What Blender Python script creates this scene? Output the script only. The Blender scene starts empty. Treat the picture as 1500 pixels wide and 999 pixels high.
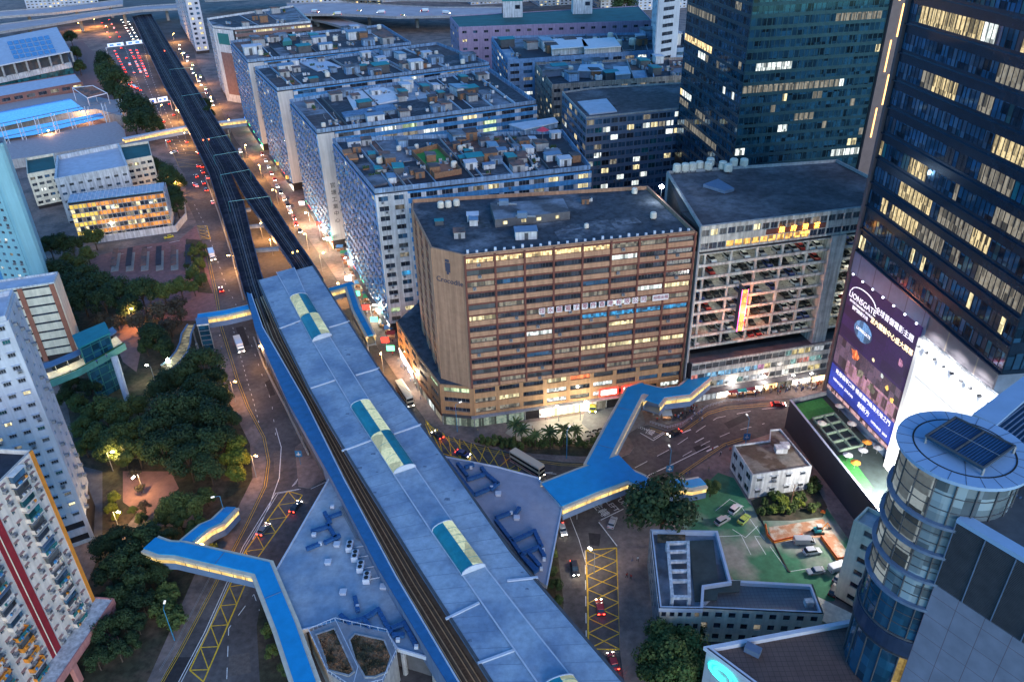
import bpy, math, random
from mathutils import Vector, Matrix
import mathutils
R = random.Random(7)
sc = bpy.context.scene
COL = sc.collection
# ------------------------------------------------------------------ camera
FPX, CX, CY, CAMH = 1150.0, 750.0, 499.5, 150.0
_d = Vector(((800 - CX) / FPX, -(2450 - CY) / FPX, -1)).normalized()
_Z = -_d; _f = Vector((0, 0, -1)); _Y = (_f - _f.dot(_Z) * _Z).normalized(); _X = _Y.cross(_Z)
CM = Matrix((_X, _Y, _Z))
cam = bpy.data.objects.new('camera', bpy.data.cameras.new('camera'))
COL.objects.link(cam)
cam.matrix_world = Matrix.Translation((0, 0, CAMH)) @ CM.to_4x4()
cam.data.sensor_width = 36; cam.data.lens = FPX / 1500 * 36
cam.data.clip_start = 1; cam.data.clip_end = 6000
sc.camera = cam
# ------------------------------------------------------------------ dusk sky and soft low sun
w = bpy.data.worlds.new('World'); sc.world = w; w.use_nodes = True
nt = w.node_tree; bg = nt.nodes['Background']
sky = nt.nodes.new('ShaderNodeTexSky'); sky.sky_type = 'NISHITA'; sky.sun_disc = False
sky.sun_elevation = math.radians(18); sky.sun_rotation = math.radians(158)
sky.air_density = 1.0; sky.dust_density = 0.6; sky.ozone_density = 3.0
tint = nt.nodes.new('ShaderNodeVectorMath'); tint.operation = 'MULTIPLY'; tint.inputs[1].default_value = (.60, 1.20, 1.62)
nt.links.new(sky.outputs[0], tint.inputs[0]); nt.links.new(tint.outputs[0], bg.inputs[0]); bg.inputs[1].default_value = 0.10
sl = bpy.data.lights.new('sun', 'SUN'); sl.energy = 0.8; sl.angle = math.radians(35); sl.color = (1.0, 0.72, 0.58)
so = bpy.data.objects.new('sun', sl); COL.objects.link(so)
az = math.radians(-68); el = math.radians(18)
so.rotation_euler = Vector((math.cos(az) * math.cos(el), math.sin(az) * math.cos(el), math.sin(el))).to_track_quat('Z', 'Y').to_euler()
sc.view_settings.view_transform = 'Standard'; sc.view_settings.look = 'None'
sc.view_settings.exposure = 1.15; sc.view_settings.gamma = 1
sc.cycles.use_denoising = True
try: sc.cycles.denoiser = 'OPENIMAGEDENOISE'
except Exception: pass
sc.cycles.max_bounces = 4; sc.cycles.diffuse_bounces = 2; sc.cycles.glossy_bounces = 2
sc.cycles.transmission_bounces = 2; sc.cycles.transparent_max_bounces = 6
sc.cycles.caustics_reflective = False; sc.cycles.caustics_refractive = False
sc.cycles.sample_clamp_indirect = 3.0

# ------------------------------------------------------------------ picking helpers
def at(u, v, z=0.0):
    r = CM @ Vector(((u - CX) / FPX, -(v - CY) / FPX, -1)); t = (z - CAMH) / r.z
    return Vector((r.x * t, r.y * t, z))
def atY(u, v, y):
    r = CM @ Vector(((u - CX) / FPX, -(v - CY) / FPX, -1)); t = y / r.y
    return Vector((r.x * t, r.y * t, CAMH + r.z * t))
def zat(p, v):
    """height over ground point p that lies at image row v"""
    lo, hi = -5.0, 149.5
    for _ in range(40):
        m = (lo + hi) / 2
        c = CM.transposed() @ Vector((p[0], p[1], m - CAMH))
        if CY - FPX * c.y / -c.z > v: lo = m
        else: hi = m
    return m
def A2(pts, z=0.0): return [at(u, v, z).to_2d() for u, v in pts]

# ------------------------------------------------------------------ materials
MATS = {}
def _newmat(name):
    m = bpy.data.materials.new(name); m.use_nodes = True; MATS[name] = m
    return m, m.node_tree, m.node_tree.nodes['Principled BSDF']
def mat(name, col, rough=.8, var=.25, scale=.5, metal=0.0, streak=0.0, spec=.3, col2=None, scale2=None, th=(.45, .6), bump=0.0):
    """weathered surface: two noises over position, optional vertical streaks, optional second colour in patches"""
    if name in MATS: return MATS[name]
    m, t, b = _newmat(name); N = t.nodes.new; L = t.links.new
    g = N('ShaderNodeNewGeometry')
    n1 = N('ShaderNodeTexNoise'); n1.inputs['Scale'].default_value = scale; n1.inputs['Detail'].default_value = 6; n1.inputs['Roughness'].default_value = .65
    L(g.outputs['Position'], n1.inputs['Vector'])
    mp = N('ShaderNodeMapRange'); mp.inputs[1].default_value = .3; mp.inputs[2].default_value = .7
    mp.inputs[3].default_value = 1 - var; mp.inputs[4].default_value = 1 + var; L(n1.outputs[0], mp.inputs[0])
    base = N('ShaderNodeRGB'); base.outputs[0].default_value = (*col, 1); c = base.outputs[0]
    if col2:
        n2 = N('ShaderNodeTexNoise'); n2.inputs['Scale'].default_value = scale2 or scale * .35; n2.inputs['Detail'].default_value = 5
        L(g.outputs['Position'], n2.inputs['Vector'])
        r2 = N('ShaderNodeMapRange'); r2.inputs[1].default_value = th[0]; r2.inputs[2].default_value = th[1]; L(n2.outputs[0], r2.inputs[0])
        mx = N('ShaderNodeMix'); mx.data_type = 'RGBA'; L(r2.outputs[0], mx.inputs[0]); L(c, mx.inputs[6]); mx.inputs[7].default_value = (*col2, 1); c = mx.outputs[2]
    mu = N('ShaderNodeVectorMath'); mu.operation = 'SCALE'; L(c, mu.inputs[0]); L(mp.outputs[0], mu.inputs['Scale']); c = mu.outputs[0]
    if streak:
        vm = N('ShaderNodeVectorMath'); vm.operation = 'MULTIPLY'; vm.inputs[1].default_value = (1.3, 1.3, .07); L(g.outputs['Position'], vm.inputs[0])
        n3 = N('ShaderNodeTexNoise'); n3.inputs['Scale'].default_value = 1.0; n3.inputs['Detail'].default_value = 4; L(vm.outputs[0], n3.inputs['Vector'])
        m3 = N('ShaderNodeMapRange'); m3.inputs[1].default_value = .35; m3.inputs[2].default_value = .65; m3.inputs[3].default_value = 1 - streak; m3.inputs[4].default_value = 1.0; L(n3.outputs[0], m3.inputs[0])
        mu2 = N('ShaderNodeVectorMath'); mu2.operation = 'SCALE'; L(c, mu2.inputs[0]); L(m3.outputs[0], mu2.inputs['Scale']); c = mu2.outputs[0]
    L(c, b.inputs['Base Color'])
    b.inputs['Roughness'].default_value = rough; b.inputs['Metallic'].default_value = metal
    b.inputs['Specular IOR Level'].default_value = spec
    if bump:
        bn = N('ShaderNodeBump'); bn.inputs['Strength'].default_value = bump; bn.inputs['Distance'].default_value = .1
        L(n1.outputs[0], bn.inputs['Height']); L(bn.outputs[0], b.inputs['Normal'])
    return m
def grid(name, col, line, sx, sy, lw=.04, rough=.6, rot=0.0, var=.15, vert=False, metal=0.0):
    """paving or cladding panels with joints"""
    if name in MATS: return MATS[name]
    m, t, b = _newmat(name); N = t.nodes.new; L = t.links.new
    g = N('ShaderNodeNewGeometry'); mp = N('ShaderNodeMapping'); L(g.outputs['Position'], mp.inputs[0])
    mp.inputs['Rotation'].default_value = (0, 0, rot)
    sp = N('ShaderNodeSeparateXYZ'); L(mp.outputs[0], sp.inputs[0])
    def line_of(o, s):
        d = N('ShaderNodeMath'); d.operation = 'DIVIDE'; L(o, d.inputs[0]); d.inputs[1].default_value = s
        f = N('ShaderNodeMath'); f.operation = 'FRACT'; L(d.outputs[0], f.inputs[0])
        c = N('ShaderNodeMath'); c.operation = 'LESS_THAN'; L(f.outputs[0], c.inputs[0]); c.inputs[1].default_value = lw / s
        return c.outputs[0]
    a = line_of(sp.outputs[0], sx); c2 = line_of(sp.outputs[2 if vert else 1], sy)
    mxm = N('ShaderNodeMath'); mxm.operation = 'MAXIMUM'; L(a, mxm.inputs[0]); L(c2, mxm.inputs[1])
    n1 = N('ShaderNodeTexNoise'); n1.inputs['Scale'].default_value = .35; n1.inputs['Detail'].default_value = 6; L(g.outputs['Position'], n1.inputs['Vector'])
    r = N('ShaderNodeMapRange'); r.inputs[1].default_value = .3; r.inputs[2].default_value = .7; r.inputs[3].default_value = 1 - var; r.inputs[4].default_value = 1 + var; L(n1.outputs[0], r.inputs[0])
    mx = N('ShaderNodeMix'); mx.data_type = 'RGBA'; L(mxm.outputs[0], mx.inputs[0]); mx.inputs[6].default_value = (*col, 1); mx.inputs[7].default_value = (*line, 1)
    mu = N('ShaderNodeVectorMath'); mu.operation = 'SCALE'; L(mx.outputs[2], mu.inputs[0]); L(r.outputs[0], mu.inputs['Scale'])
    L(mu.outputs[0], b.inputs['Base Color']); b.inputs['Roughness'].default_value = rough; b.inputs['Metallic'].default_value = metal
    return m
def glass(name, col=(.02, .03, .045), rough=.12, var=.5, metal=0.0):
    if name in MATS: return MATS[name]
    m, t, b = _newmat(name); N = t.nodes.new; L = t.links.new
    g = N('ShaderNodeNewGeometry'); vm = N('ShaderNodeVectorMath'); vm.operation = 'SCALE'; vm.inputs['Scale'].default_value = .45; L(g.outputs['Position'], vm.inputs[0])
    fl = N('ShaderNodeVectorMath'); fl.operation = 'FLOOR'; L(vm.outputs[0], fl.inputs[0])
    wn = N('ShaderNodeTexWhiteNoise'); L(fl.outputs[0], wn.inputs['Vector'])
    r = N('ShaderNodeMapRange'); r.inputs[3].default_value = 1 - var; r.inputs[4].default_value = 1 + 2 * var; L(wn.outputs[0], r.inputs[0])
    cc = N('ShaderNodeRGB'); cc.outputs[0].default_value = (*col, 1)
    mu = N('ShaderNodeVectorMath'); mu.operation = 'SCALE'; L(cc.outputs[0], mu.inputs[0]); L(r.outputs[0], mu.inputs['Scale'])
    L(mu.outputs[0], b.inputs['Base Color']); b.inputs['Roughness'].default_value = rough; b.inputs['Metallic'].default_value = metal
    b.inputs['Specular IOR Level'].default_value = .6
    return m
def lit(name, col, strength=1.0, col2=None, cell=.8, contrast=.7, sample=False):
    """a lit room behind glass: uneven blinds, furniture and lamps, given off light"""
    if name in MATS: return MATS[name]
    if not sample: strength *= .5; contrast = min(.93, contrast + .15)
    m, t, b = _newmat(name); N = t.nodes.new; L = t.links.new
    g = N('ShaderNodeNewGeometry')
    vm = N('ShaderNodeVectorMath'); vm.operation = 'MULTIPLY'; vm.inputs[1].default_value = (1 / cell, 1 / cell, .31); L(g.outputs['Position'], vm.inputs[0])
    fl = N('ShaderNodeVectorMath'); fl.operation = 'FLOOR'; L(vm.outputs[0], fl.inputs[0])
    wn = N('ShaderNodeTexWhiteNoise'); L(fl.outputs[0], wn.inputs['Vector'])
    n2 = N('ShaderNodeTexNoise'); n2.inputs['Scale'].default_value = 1.6; n2.inputs['Detail'].default_value = 3; L(g.outputs['Position'], n2.inputs['Vector'])
    mu = N('ShaderNodeMath'); mu.operation = 'MULTIPLY'; L(wn.outputs[0], mu.inputs[0]); L(n2.outputs[0], mu.inputs[1])
    r = N('ShaderNodeMapRange'); r.inputs[1].default_value = .02; r.inputs[2].default_value = .45; r.inputs[3].default_value = strength * (1 - contrast); r.inputs[4].default_value = strength * 1.25; L(mu.outputs[0], r.inputs[0])
    mx = N('ShaderNodeMix'); mx.data_type = 'RGBA'; L(n2.outputs[0], mx.inputs[0]); mx.inputs[6].default_value = (*col, 1); mx.inputs[7].default_value = (*(col2 or col), 1)
    L(mx.outputs[2], b.inputs['Emission Color']); L(r.outputs[0], b.inputs['Emission Strength'])
    b.inputs['Base Color'].default_value = (.03, .03, .03, 1); b.inputs['Roughness'].default_value = .6; b.inputs['Specular IOR Level'].default_value = .1
    if not sample: m.cycles.emission_sampling = 'NONE'
    return m
def emis(name, col, s, sample=False):
    if name in MATS: return MATS[name]
    m, t, b = _newmat(name)
    b.inputs['Base Color'].default_value = (*[min(1, c * .5) for c in col], 1); b.inputs['Emission Color'].default_value = (*col, 1); b.inputs['Emission Strength'].default_value = s
    if not sample: m.cycles.emission_sampling = 'NONE'
    return m
K = dict(
 concrete=mat('concrete', (.34, .34, .35), var=.2, scale=.4, streak=.25),
 darkc=mat('dark_concrete', (.10, .10, .11), var=.35, scale=.3),
 core=mat('interior_dark', (.025, .022, .025), rough=.6, var=.3),
 white=mat('white_paint', (.62, .63, .65), var=.18, scale=.4, streak=.42),
 lilac=mat('lilac_paint', (.46, .49, .56), var=.10, scale=.2, streak=.2),
 cream=mat('cream_paint', (.74, .67, .53), var=.12, streak=.2),
 bluep=mat('blue_panel', (.07, .27, .55), rough=.6, var=.25, scale=.4, streak=.3),
 bluewall=mat('blue_grey_parapet', (.23, .35, .52), var=.35, scale=.5, streak=.6),
 roofg=mat('station_roof_sheet', (.30, .39, .48), rough=.75, var=.18, scale=.7, col2=(.17, .25, .36), scale2=.10, th=(.42, .66), bump=.1),
 concroof=mat('concourse_roof', (.38, .42, .46), rough=.8, var=.2, scale=.5, col2=(.18, .27, .38), scale2=.055, th=(.42, .6)),
 trim=mat('pale_metal_trim', (.50, .54, .62), rough=.5, var=.1),
 brightblue=mat('bright_blue_roof', (.008, .26, .54), rough=.55, var=.12, scale=.4),
 ductblue=mat('blue_duct_paint', (.022, .085, .22), rough=.6, var=.25, scale=1.2),
 deepblue=mat('deep_blue_metal', (.02, .09, .26), rough=.6, var=.2),
 tan=mat('brown_tile_wall', (.42, .235, .145), rough=.7, var=.12, scale=.5, streak=.3),
 tan2=mat('orange_brown_wall', (.42, .235, .12), rough=.7, var=.12, scale=.5, streak=.25),
 rust=mat('dark_red_brown', (.13, .045, .035), rough=.7, var=.2),
 asphalt=mat('asphalt', (.078, .070, .070), rough=.8, var=.35, scale=.6, col2=(.12, .107, .104), scale2=.06, th=(.42, .62)),
 paving=mat('paving', (.23, .175, .155), rough=.9, var=.3, scale=.6, col2=(.13, .11, .105), scale2=.09),
 kerb=mat('kerb_stone', (.33, .32, .30), var=.2, scale=1),
 yellow=mat('yellow_road_paint', (.72, .44, .03), rough=.7, var=.3, scale=1.5),
 wpaint=mat('white_road_paint', (.75, .75, .73), rough=.7, var=.25, scale=1.5),
 roofdark=mat('dark_roof', (.055, .068, .085), rough=.95, var=.45, scale=.5, col2=(.15, .165, .19), scale2=.07, th=(.52, .64), spec=.1),
 roofdark2=mat('dark_roof_brown', (.085, .075, .08), rough=.95, var=.4, scale=.4, spec=.1, col2=(.16, .15, .16), scale2=.04, th=(.5, .68)),
 roofmid=mat('mid_roof', (.17, .19, .23), rough=.85, var=.35, scale=.3, col2=(.08, .08, .09), scale2=.12),
 rooflight=mat('light_roof', (.42, .46, .54), rough=.8, var=.15, scale=.3),
 roofblack=mat('black_roof', (.03, .033, .045), rough=.8, var=.4, scale=.5),
 roofbrown=mat('rusty_roof', (.20, .10, .075), rough=.85, var=.4, scale=.6, col2=(.08, .07, .07)),
 roofgreen=mat('green_roof', (.015, .085, .085), rough=.7, var=.3, scale=.1),
 ballast=mat('brown_ballast', (.13, .075, .045), rough=.95, var=.45, scale=1.5),
 deck=mat('viaduct_deck', (.018, .018, .028), rough=.95, var=.5, scale=.5, spec=.1, col2=(.035, .035, .05), scale2=.15),
 glintrail=mat('rail_steel_orange_glint', (.75, .48, .26), rough=.3, metal=.3, var=.15),  # orange glint of light put into the steel's base colour
 rail=mat('rail_steel', (.20, .13, .09), rough=.5, metal=.5, var=.2),
 soil=mat('dark_soil', (.045, .045, .028), rough=.95, var=.5, scale=.6, col2=(.09, .065, .045), scale2=.12),
 lawn=mat('lawn', (.05, .13, .03), rough=.95, var=.4, scale=1.2),
 turf=mat('artificial_turf', (.05, .26, .06), rough=.95, var=.25, scale=1.2),
 greencourt=mat('green_yard_paint', (.05, .17, .10), rough=.85, var=.2, scale=.3, col2=(.27, .27, .24), scale2=.055, th=(.5, .62)),
 black=mat('black_rubber', (.02, .02, .02), rough=.6, var=.1),
 grey=mat('grey_metal', (.28, .29, .31), rough=.5, var=.2, metal=.2),
 dgrey=mat('dark_grey_metal', (.08, .085, .095), rough=.5, var=.2, metal=.2),
 steelblue=mat('blue_grey_steel', (.14, .20, .30), rough=.5, var=.15, metal=.3),
 polebl=mat('blue_pole_paint', (.04, .20, .36), rough=.5, var=.1),
 tank=mat('water_tank_shell', (.62, .56, .47), rough=.7, var=.2),
 wood=mat('weathered_wood', (.23, .12, .07), rough=.85, var=.3, scale=1.5),
 orange=mat('orange_paint', (.75, .27, .04), rough=.7, var=.12, streak=.2),
 red=mat('deep_red_paint', (.28, .02, .03), rough=.7, var=.15),
 pink=mat('pink_paint', (.52, .22, .20), rough=.75, var=.12, streak=.2),
 palewall=mat('pale_pink_wall', (.74, .64, .57), rough=.8, var=.10, scale=.3, streak=.2),
 cyanwall=mat('cyan_wall', (.23, .46, .53), rough=.7, var=.06, scale=.1, streak=.12),
 tealroof=mat('teal_roof', (.01, .19, .22), rough=.6, var=.15),
 tealframe=mat('teal_frame', (.03, .16, .16), rough=.5, var=.1),
 g1=glass('window_glass', (.022, .028, .04)), g2=glass('blue_glass', (.03, .07, .12)), g3=glass('grey_glass', (.05, .055, .06), rough=.35),
 teal=glass('teal_glass', (.01, .07, .085), rough=.1),
 Lw=lit('lit_warm', (1.0, .62, .22), 1.5, (1, .80, .45)), Lt=lit('office_lit', (1.0, .70, .28), .8, (.95, .82, .50), cell=.55, contrast=.8), Ly=lit('lit_yellow', (1.0, .80, .36), 1.2, (.95, .85, .55)),
 Lc=lit('lit_cool', (.80, .92, 1.0), 1.3, (.95, 1, .85)), Lg=lit('lit_green', (.65, .95, .45), 1.0, (.8, .95, .6)),
 Lb=lit('lit_blue', (.03, .35, .90), .8, (.08, .55, .95)), Ld=lit('lit_dim', (.9, .7, .42), .35, (.5, .55, .55)),
 Lr=lit('lit_red', (1, .12, .03), 1.6, (1, .3, .1)), Lo=lit('lit_orange', (1, .42, .08), 1.6, (1, .6, .15)),
)
# ------------------------------------------------------------------ mesh builder
class MB:
    def __init__(s): s.v = []; s.f = []; s.m = []; s.mats = []
    def mi(s, m):
        if m not in s.mats: s.mats.append(m)
        return s.mats.index(m)
    def quad(s, pts, m):
        k = len(s.v); s.v += [Vector(p) for p in pts]; s.f.append(tuple(range(k, k + len(pts)))); s.m.append(s.mi(m))
    def hexa(s, P, m):
        k = len(s.v); s.v += [Vector(p) for p in P]; i = s.mi(m)
        for q in ((3, 2, 1, 0), (4, 5, 6, 7), (0, 1, 5, 4), (1, 2, 6, 5), (2, 3, 7, 6), (3, 0, 4, 7)):
            s.f.append(tuple(k + j for j in q)); s.m.append(i)
    def box(s, x0, x1, y0, y1, z0, z1, m):
        s.hexa([(x0, y0, z0), (x1, y0, z0), (x1, y1, z0), (x0, y1, z0), (x0, y0, z1), (x1, y0, z1), (x1, y1, z1), (x0, y1, z1)], m)
    def fb(s, a, d, n, s0, s1, o0, o1, z0, z1, m):
        """box in a facade's own frame: along d, out along n"""
        p = lambda q, o, z: (a.x + d.x * q + n.x * o, a.y + d.y * q + n.y * o, z)
        s.hexa([p(s0, o1, z0), p(s1, o1, z0), p(s1, o0, z0), p(s0, o0, z0), p(s0, o1, z1), p(s1, o1, z1), p(s1, o0, z1), p(s0, o0, z1)], m)
    def prism(s, pts, z0, z1, m, mtop=None):
        k = len(s.v); n = len(pts)
        ar = sum(pts[i][0] * pts[(i + 1) % n][1] - pts[(i + 1) % n][0] * pts[i][1] for i in range(n))
        if ar < 0: pts = pts[::-1]
        s.v += [Vector((p[0], p[1], z0)) for p in pts] + [Vector((p[0], p[1], z1)) for p in pts]
        i = s.mi(m); it = s.mi(mtop or m)
        s.f.append(tuple(range(k + n - 1, k - 1, -1))); s.m.append(i)
        s.f.append(tuple(range(k + n, k + 2 * n))); s.m.append(it)
        for j in range(n):
            s.f.append((k + j, k + (j + 1) % n, k + n + (j + 1) % n, k + n + j)); s.m.append(i)
    def strip(s, L, Rr, z0, z1, m, mtop=None):
        """slab between two polylines"""
        for j in range(len(L) - 1):
            a, b, c, d = L[j], L[j + 1], Rr[j + 1], Rr[j]
            s.prism([a, b, c, d], z0, z1, m, mtop)
    def seg(s, a, b, wd, z0, z1, m):
        a = Vector(a[:2]); b = Vector(b[:2]); d = (b - a)
        if d.length < 1e-4: return
        d.normalize(); n = Vector((d.y, -d.x)) * wd / 2
        s.prism([a + n, b + n, b - n, a - n], z0, z1, m)
    def ribbon(s, pts, wd, z0, z1, m, closed=False):
        """mitred wall or painted line following a polyline"""
        P = [Vector(p[:2]) for p in pts]; n = len(P)
        if closed: P = P + [P[0]]; n += 1
        O = []
        for i in range(n):
            if closed and i in (0, n - 1): a, b = P[-2], P[1]
            else: a, b = P[max(0, i - 1)], P[min(n - 1, i + 1)]
            pd = (P[i] - P[i - 1]).normalized() if i > 0 else (P[1] - P[0]).normalized()
            nd = (P[i + 1] - P[i]).normalized() if i < n - 1 else pd
            if closed and i == 0: pd = (P[0] - P[-2]).normalized()
            if closed and i == n - 1: nd = (P[1] - P[0]).normalized()
            t = (pd + nd); t = t.normalized() if t.length > 1e-6 else nd
            nn = Vector((t.y, -t.x)); c = max(.35, nn.dot(Vector((nd.y, -nd.x))))
            O.append(nn * (wd / 2 / c))
        for i in range(n - 1):
            s.prism([P[i] + O[i], P[i + 1] + O[i + 1], P[i + 1] - O[i + 1], P[i] - O[i]], z0, z1, m)
    def tube(s, p, q, r, m, r2=None, n=6):
        p = Vector(p); q = Vector(q); r2 = r if r2 is None else r2
        d = (q - p).normalized(); u = d.orthogonal().normalized(); w_ = d.cross(u); k = len(s.v); i = s.mi(m)
        for c, rr in ((p, r), (q, r2)):
            for j in range(n):
                a = 2 * math.pi * j / n; s.v.append(c + (u * math.cos(a) + w_ * math.sin(a)) * rr)
        for j in range(n): s.f.append((k + j, k + (j + 1) % n, k + n + (j + 1) % n, k + n + j)); s.m.append(i)
        s.f.append(tuple(range(k + n - 1, k - 1, -1))); s.m.append(i); s.f.append(tuple(range(k + n, k + 2 * n))); s.m.append(i)
    def lathe(s, c, prof, m, n=14):
        k = len(s.v); i = s.mi(m)
        for r, z in prof:
            for j in range(n):
                a = 2 * math.pi * j / n; s.v.append(Vector((c[0] + r * math.cos(a), c[1] + r * math.sin(a), c[2] + z)))
        for q in range(len(prof) - 1):
            for j in range(n): s.f.append((k + q * n + j, k + q * n + (j + 1) % n, k + (q + 1) * n + (j + 1) % n, k + (q + 1) * n + j)); s.m.append(i)
        s.f.append(tuple(range(k + n - 1, k - 1, -1))); s.m.append(i)
        e = k + (len(prof) - 1) * n; s.f.append(tuple(range(e, e + n))); s.m.append(i)
    def mesh(s, name, off=Vector((0, 0, 0))):
        me = bpy.data.meshes.new(name); me.from_pydata([tuple(v - off) for v in s.v], [], s.f)
        for m in s.mats: me.materials.append(m)
        me.polygons.foreach_set('material_index', s.m); me.update(); return me
    def build(s, name, parent=None, label=None, cat=None, group=None, kind=None, smooth=False):
        if not s.f: return None
        off = parent.matrix_world.translation.copy() if parent is not None else Vector((0, 0, 0))
        if parent is not None:
            off = Vector((0, 0, 0)); q = parent
            while q is not None: off += q.location; q = q.parent
        elif kind != 'structure' and s.v:
            xs = [v.x for v in s.v]; ys = [v.y for v in s.v]; zs = [v.z for v in s.v]
            off = Vector(((min(xs) + max(xs)) / 2, (min(ys) + max(ys)) / 2, min(zs)))
        me = s.mesh(name, off); o = bpy.data.objects.new(name, me); COL.objects.link(o)
        if parent is not None: o.parent = parent
        else: o.location = off
        if smooth: me.polygons.foreach_set('use_smooth', [True] * len(me.polygons))
        return tag(o, label, cat, group, kind)
def tag(o, label=None, cat=None, group=None, kind=None):
    if label: o['label'] = label
    if cat: o['category'] = cat
    if group: o['group'] = group
    if kind: o['kind'] = kind
    return o
def thing(name, label, cat, loc=(0, 0, 0), rz=0.0, group=None):
    o = bpy.data.objects.new(name, None); COL.objects.link(o); o.empty_display_size = .5
    o.location = loc; o.rotation_euler = (0, 0, rz)
    return tag(o, label, cat, group)
def place(name, me, mtx, parent=None):
    o = bpy.data.objects.new(name, me); COL.objects.link(o)
    if parent is not None: o.parent = parent
    o.matrix_local = mtx; return o
KIDS = {}
def kids(o):
    if o.name not in KIDS: KIDS[o.name] = list(o.children)
    return KIDS[o.name]
def dup(root, loc, rz=0.0, scale=1.0, label=None, group=None, cat=None):
    r = root.copy(); COL.objects.link(r); r.location = loc; r.rotation_euler = (0, 0, rz)
    if scale != 1.0: r.scale = (scale,) * 3 if not isinstance(scale, tuple) else scale
    tag(r, label, cat, group)
    for ch in kids(root):
        c = ch.copy(); COL.objects.link(c); c.parent = r
        for g in kids(ch):
            e = g.copy(); COL.objects.link(e); e.parent = c
    return r
def prisms(name, px, zt, zb, m, mtop=None, **kw):
    b = MB(); b.prism(A2(px, zt), zb, zt, m, mtop); return b.build(name, **kw)

# ------------------------------------------------------------------ buildings
def wmesh(w_, h, m, frame, nm=3, cache={}):
    k = (round(w_, 2), round(h, 2), m.name, frame.name, nm)
    if k in cache: return cache[k]
    b = MB(); hw = w_ / 2
    b.quad([(-hw, 0, 0), (hw, 0, 0), (hw, 0, h), (-hw, 0, h)], m)
    t = .07; y = -.06
    if nm >= 0:
        b.box(-hw, hw, y, .0, 0, t, frame); b.box(-hw, hw, y, .0, h - t, h, frame)
        for i in range(nm + 1):
            x = -hw + (w_ - t) * i / max(1, nm); b.box(x, x + t, y - .002, .001, t, h - t, frame)
    cache[k] = b.mesh('window_' + m.name); return cache[k]
def acmesh(cache={}):
    if 'a' not in cache:
        b = MB(); b.box(-.45, .45, -.75, 0, 0, .6, K['grey']); b.box(-.3, .3, -.78, -.75, .08, .52, K['dgrey']); b.box(-.5, .5, -.8, 0, -.1, -.03, K['grey']); cache['a'] = b.mesh('air_conditioner')
    return cache['a']
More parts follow.
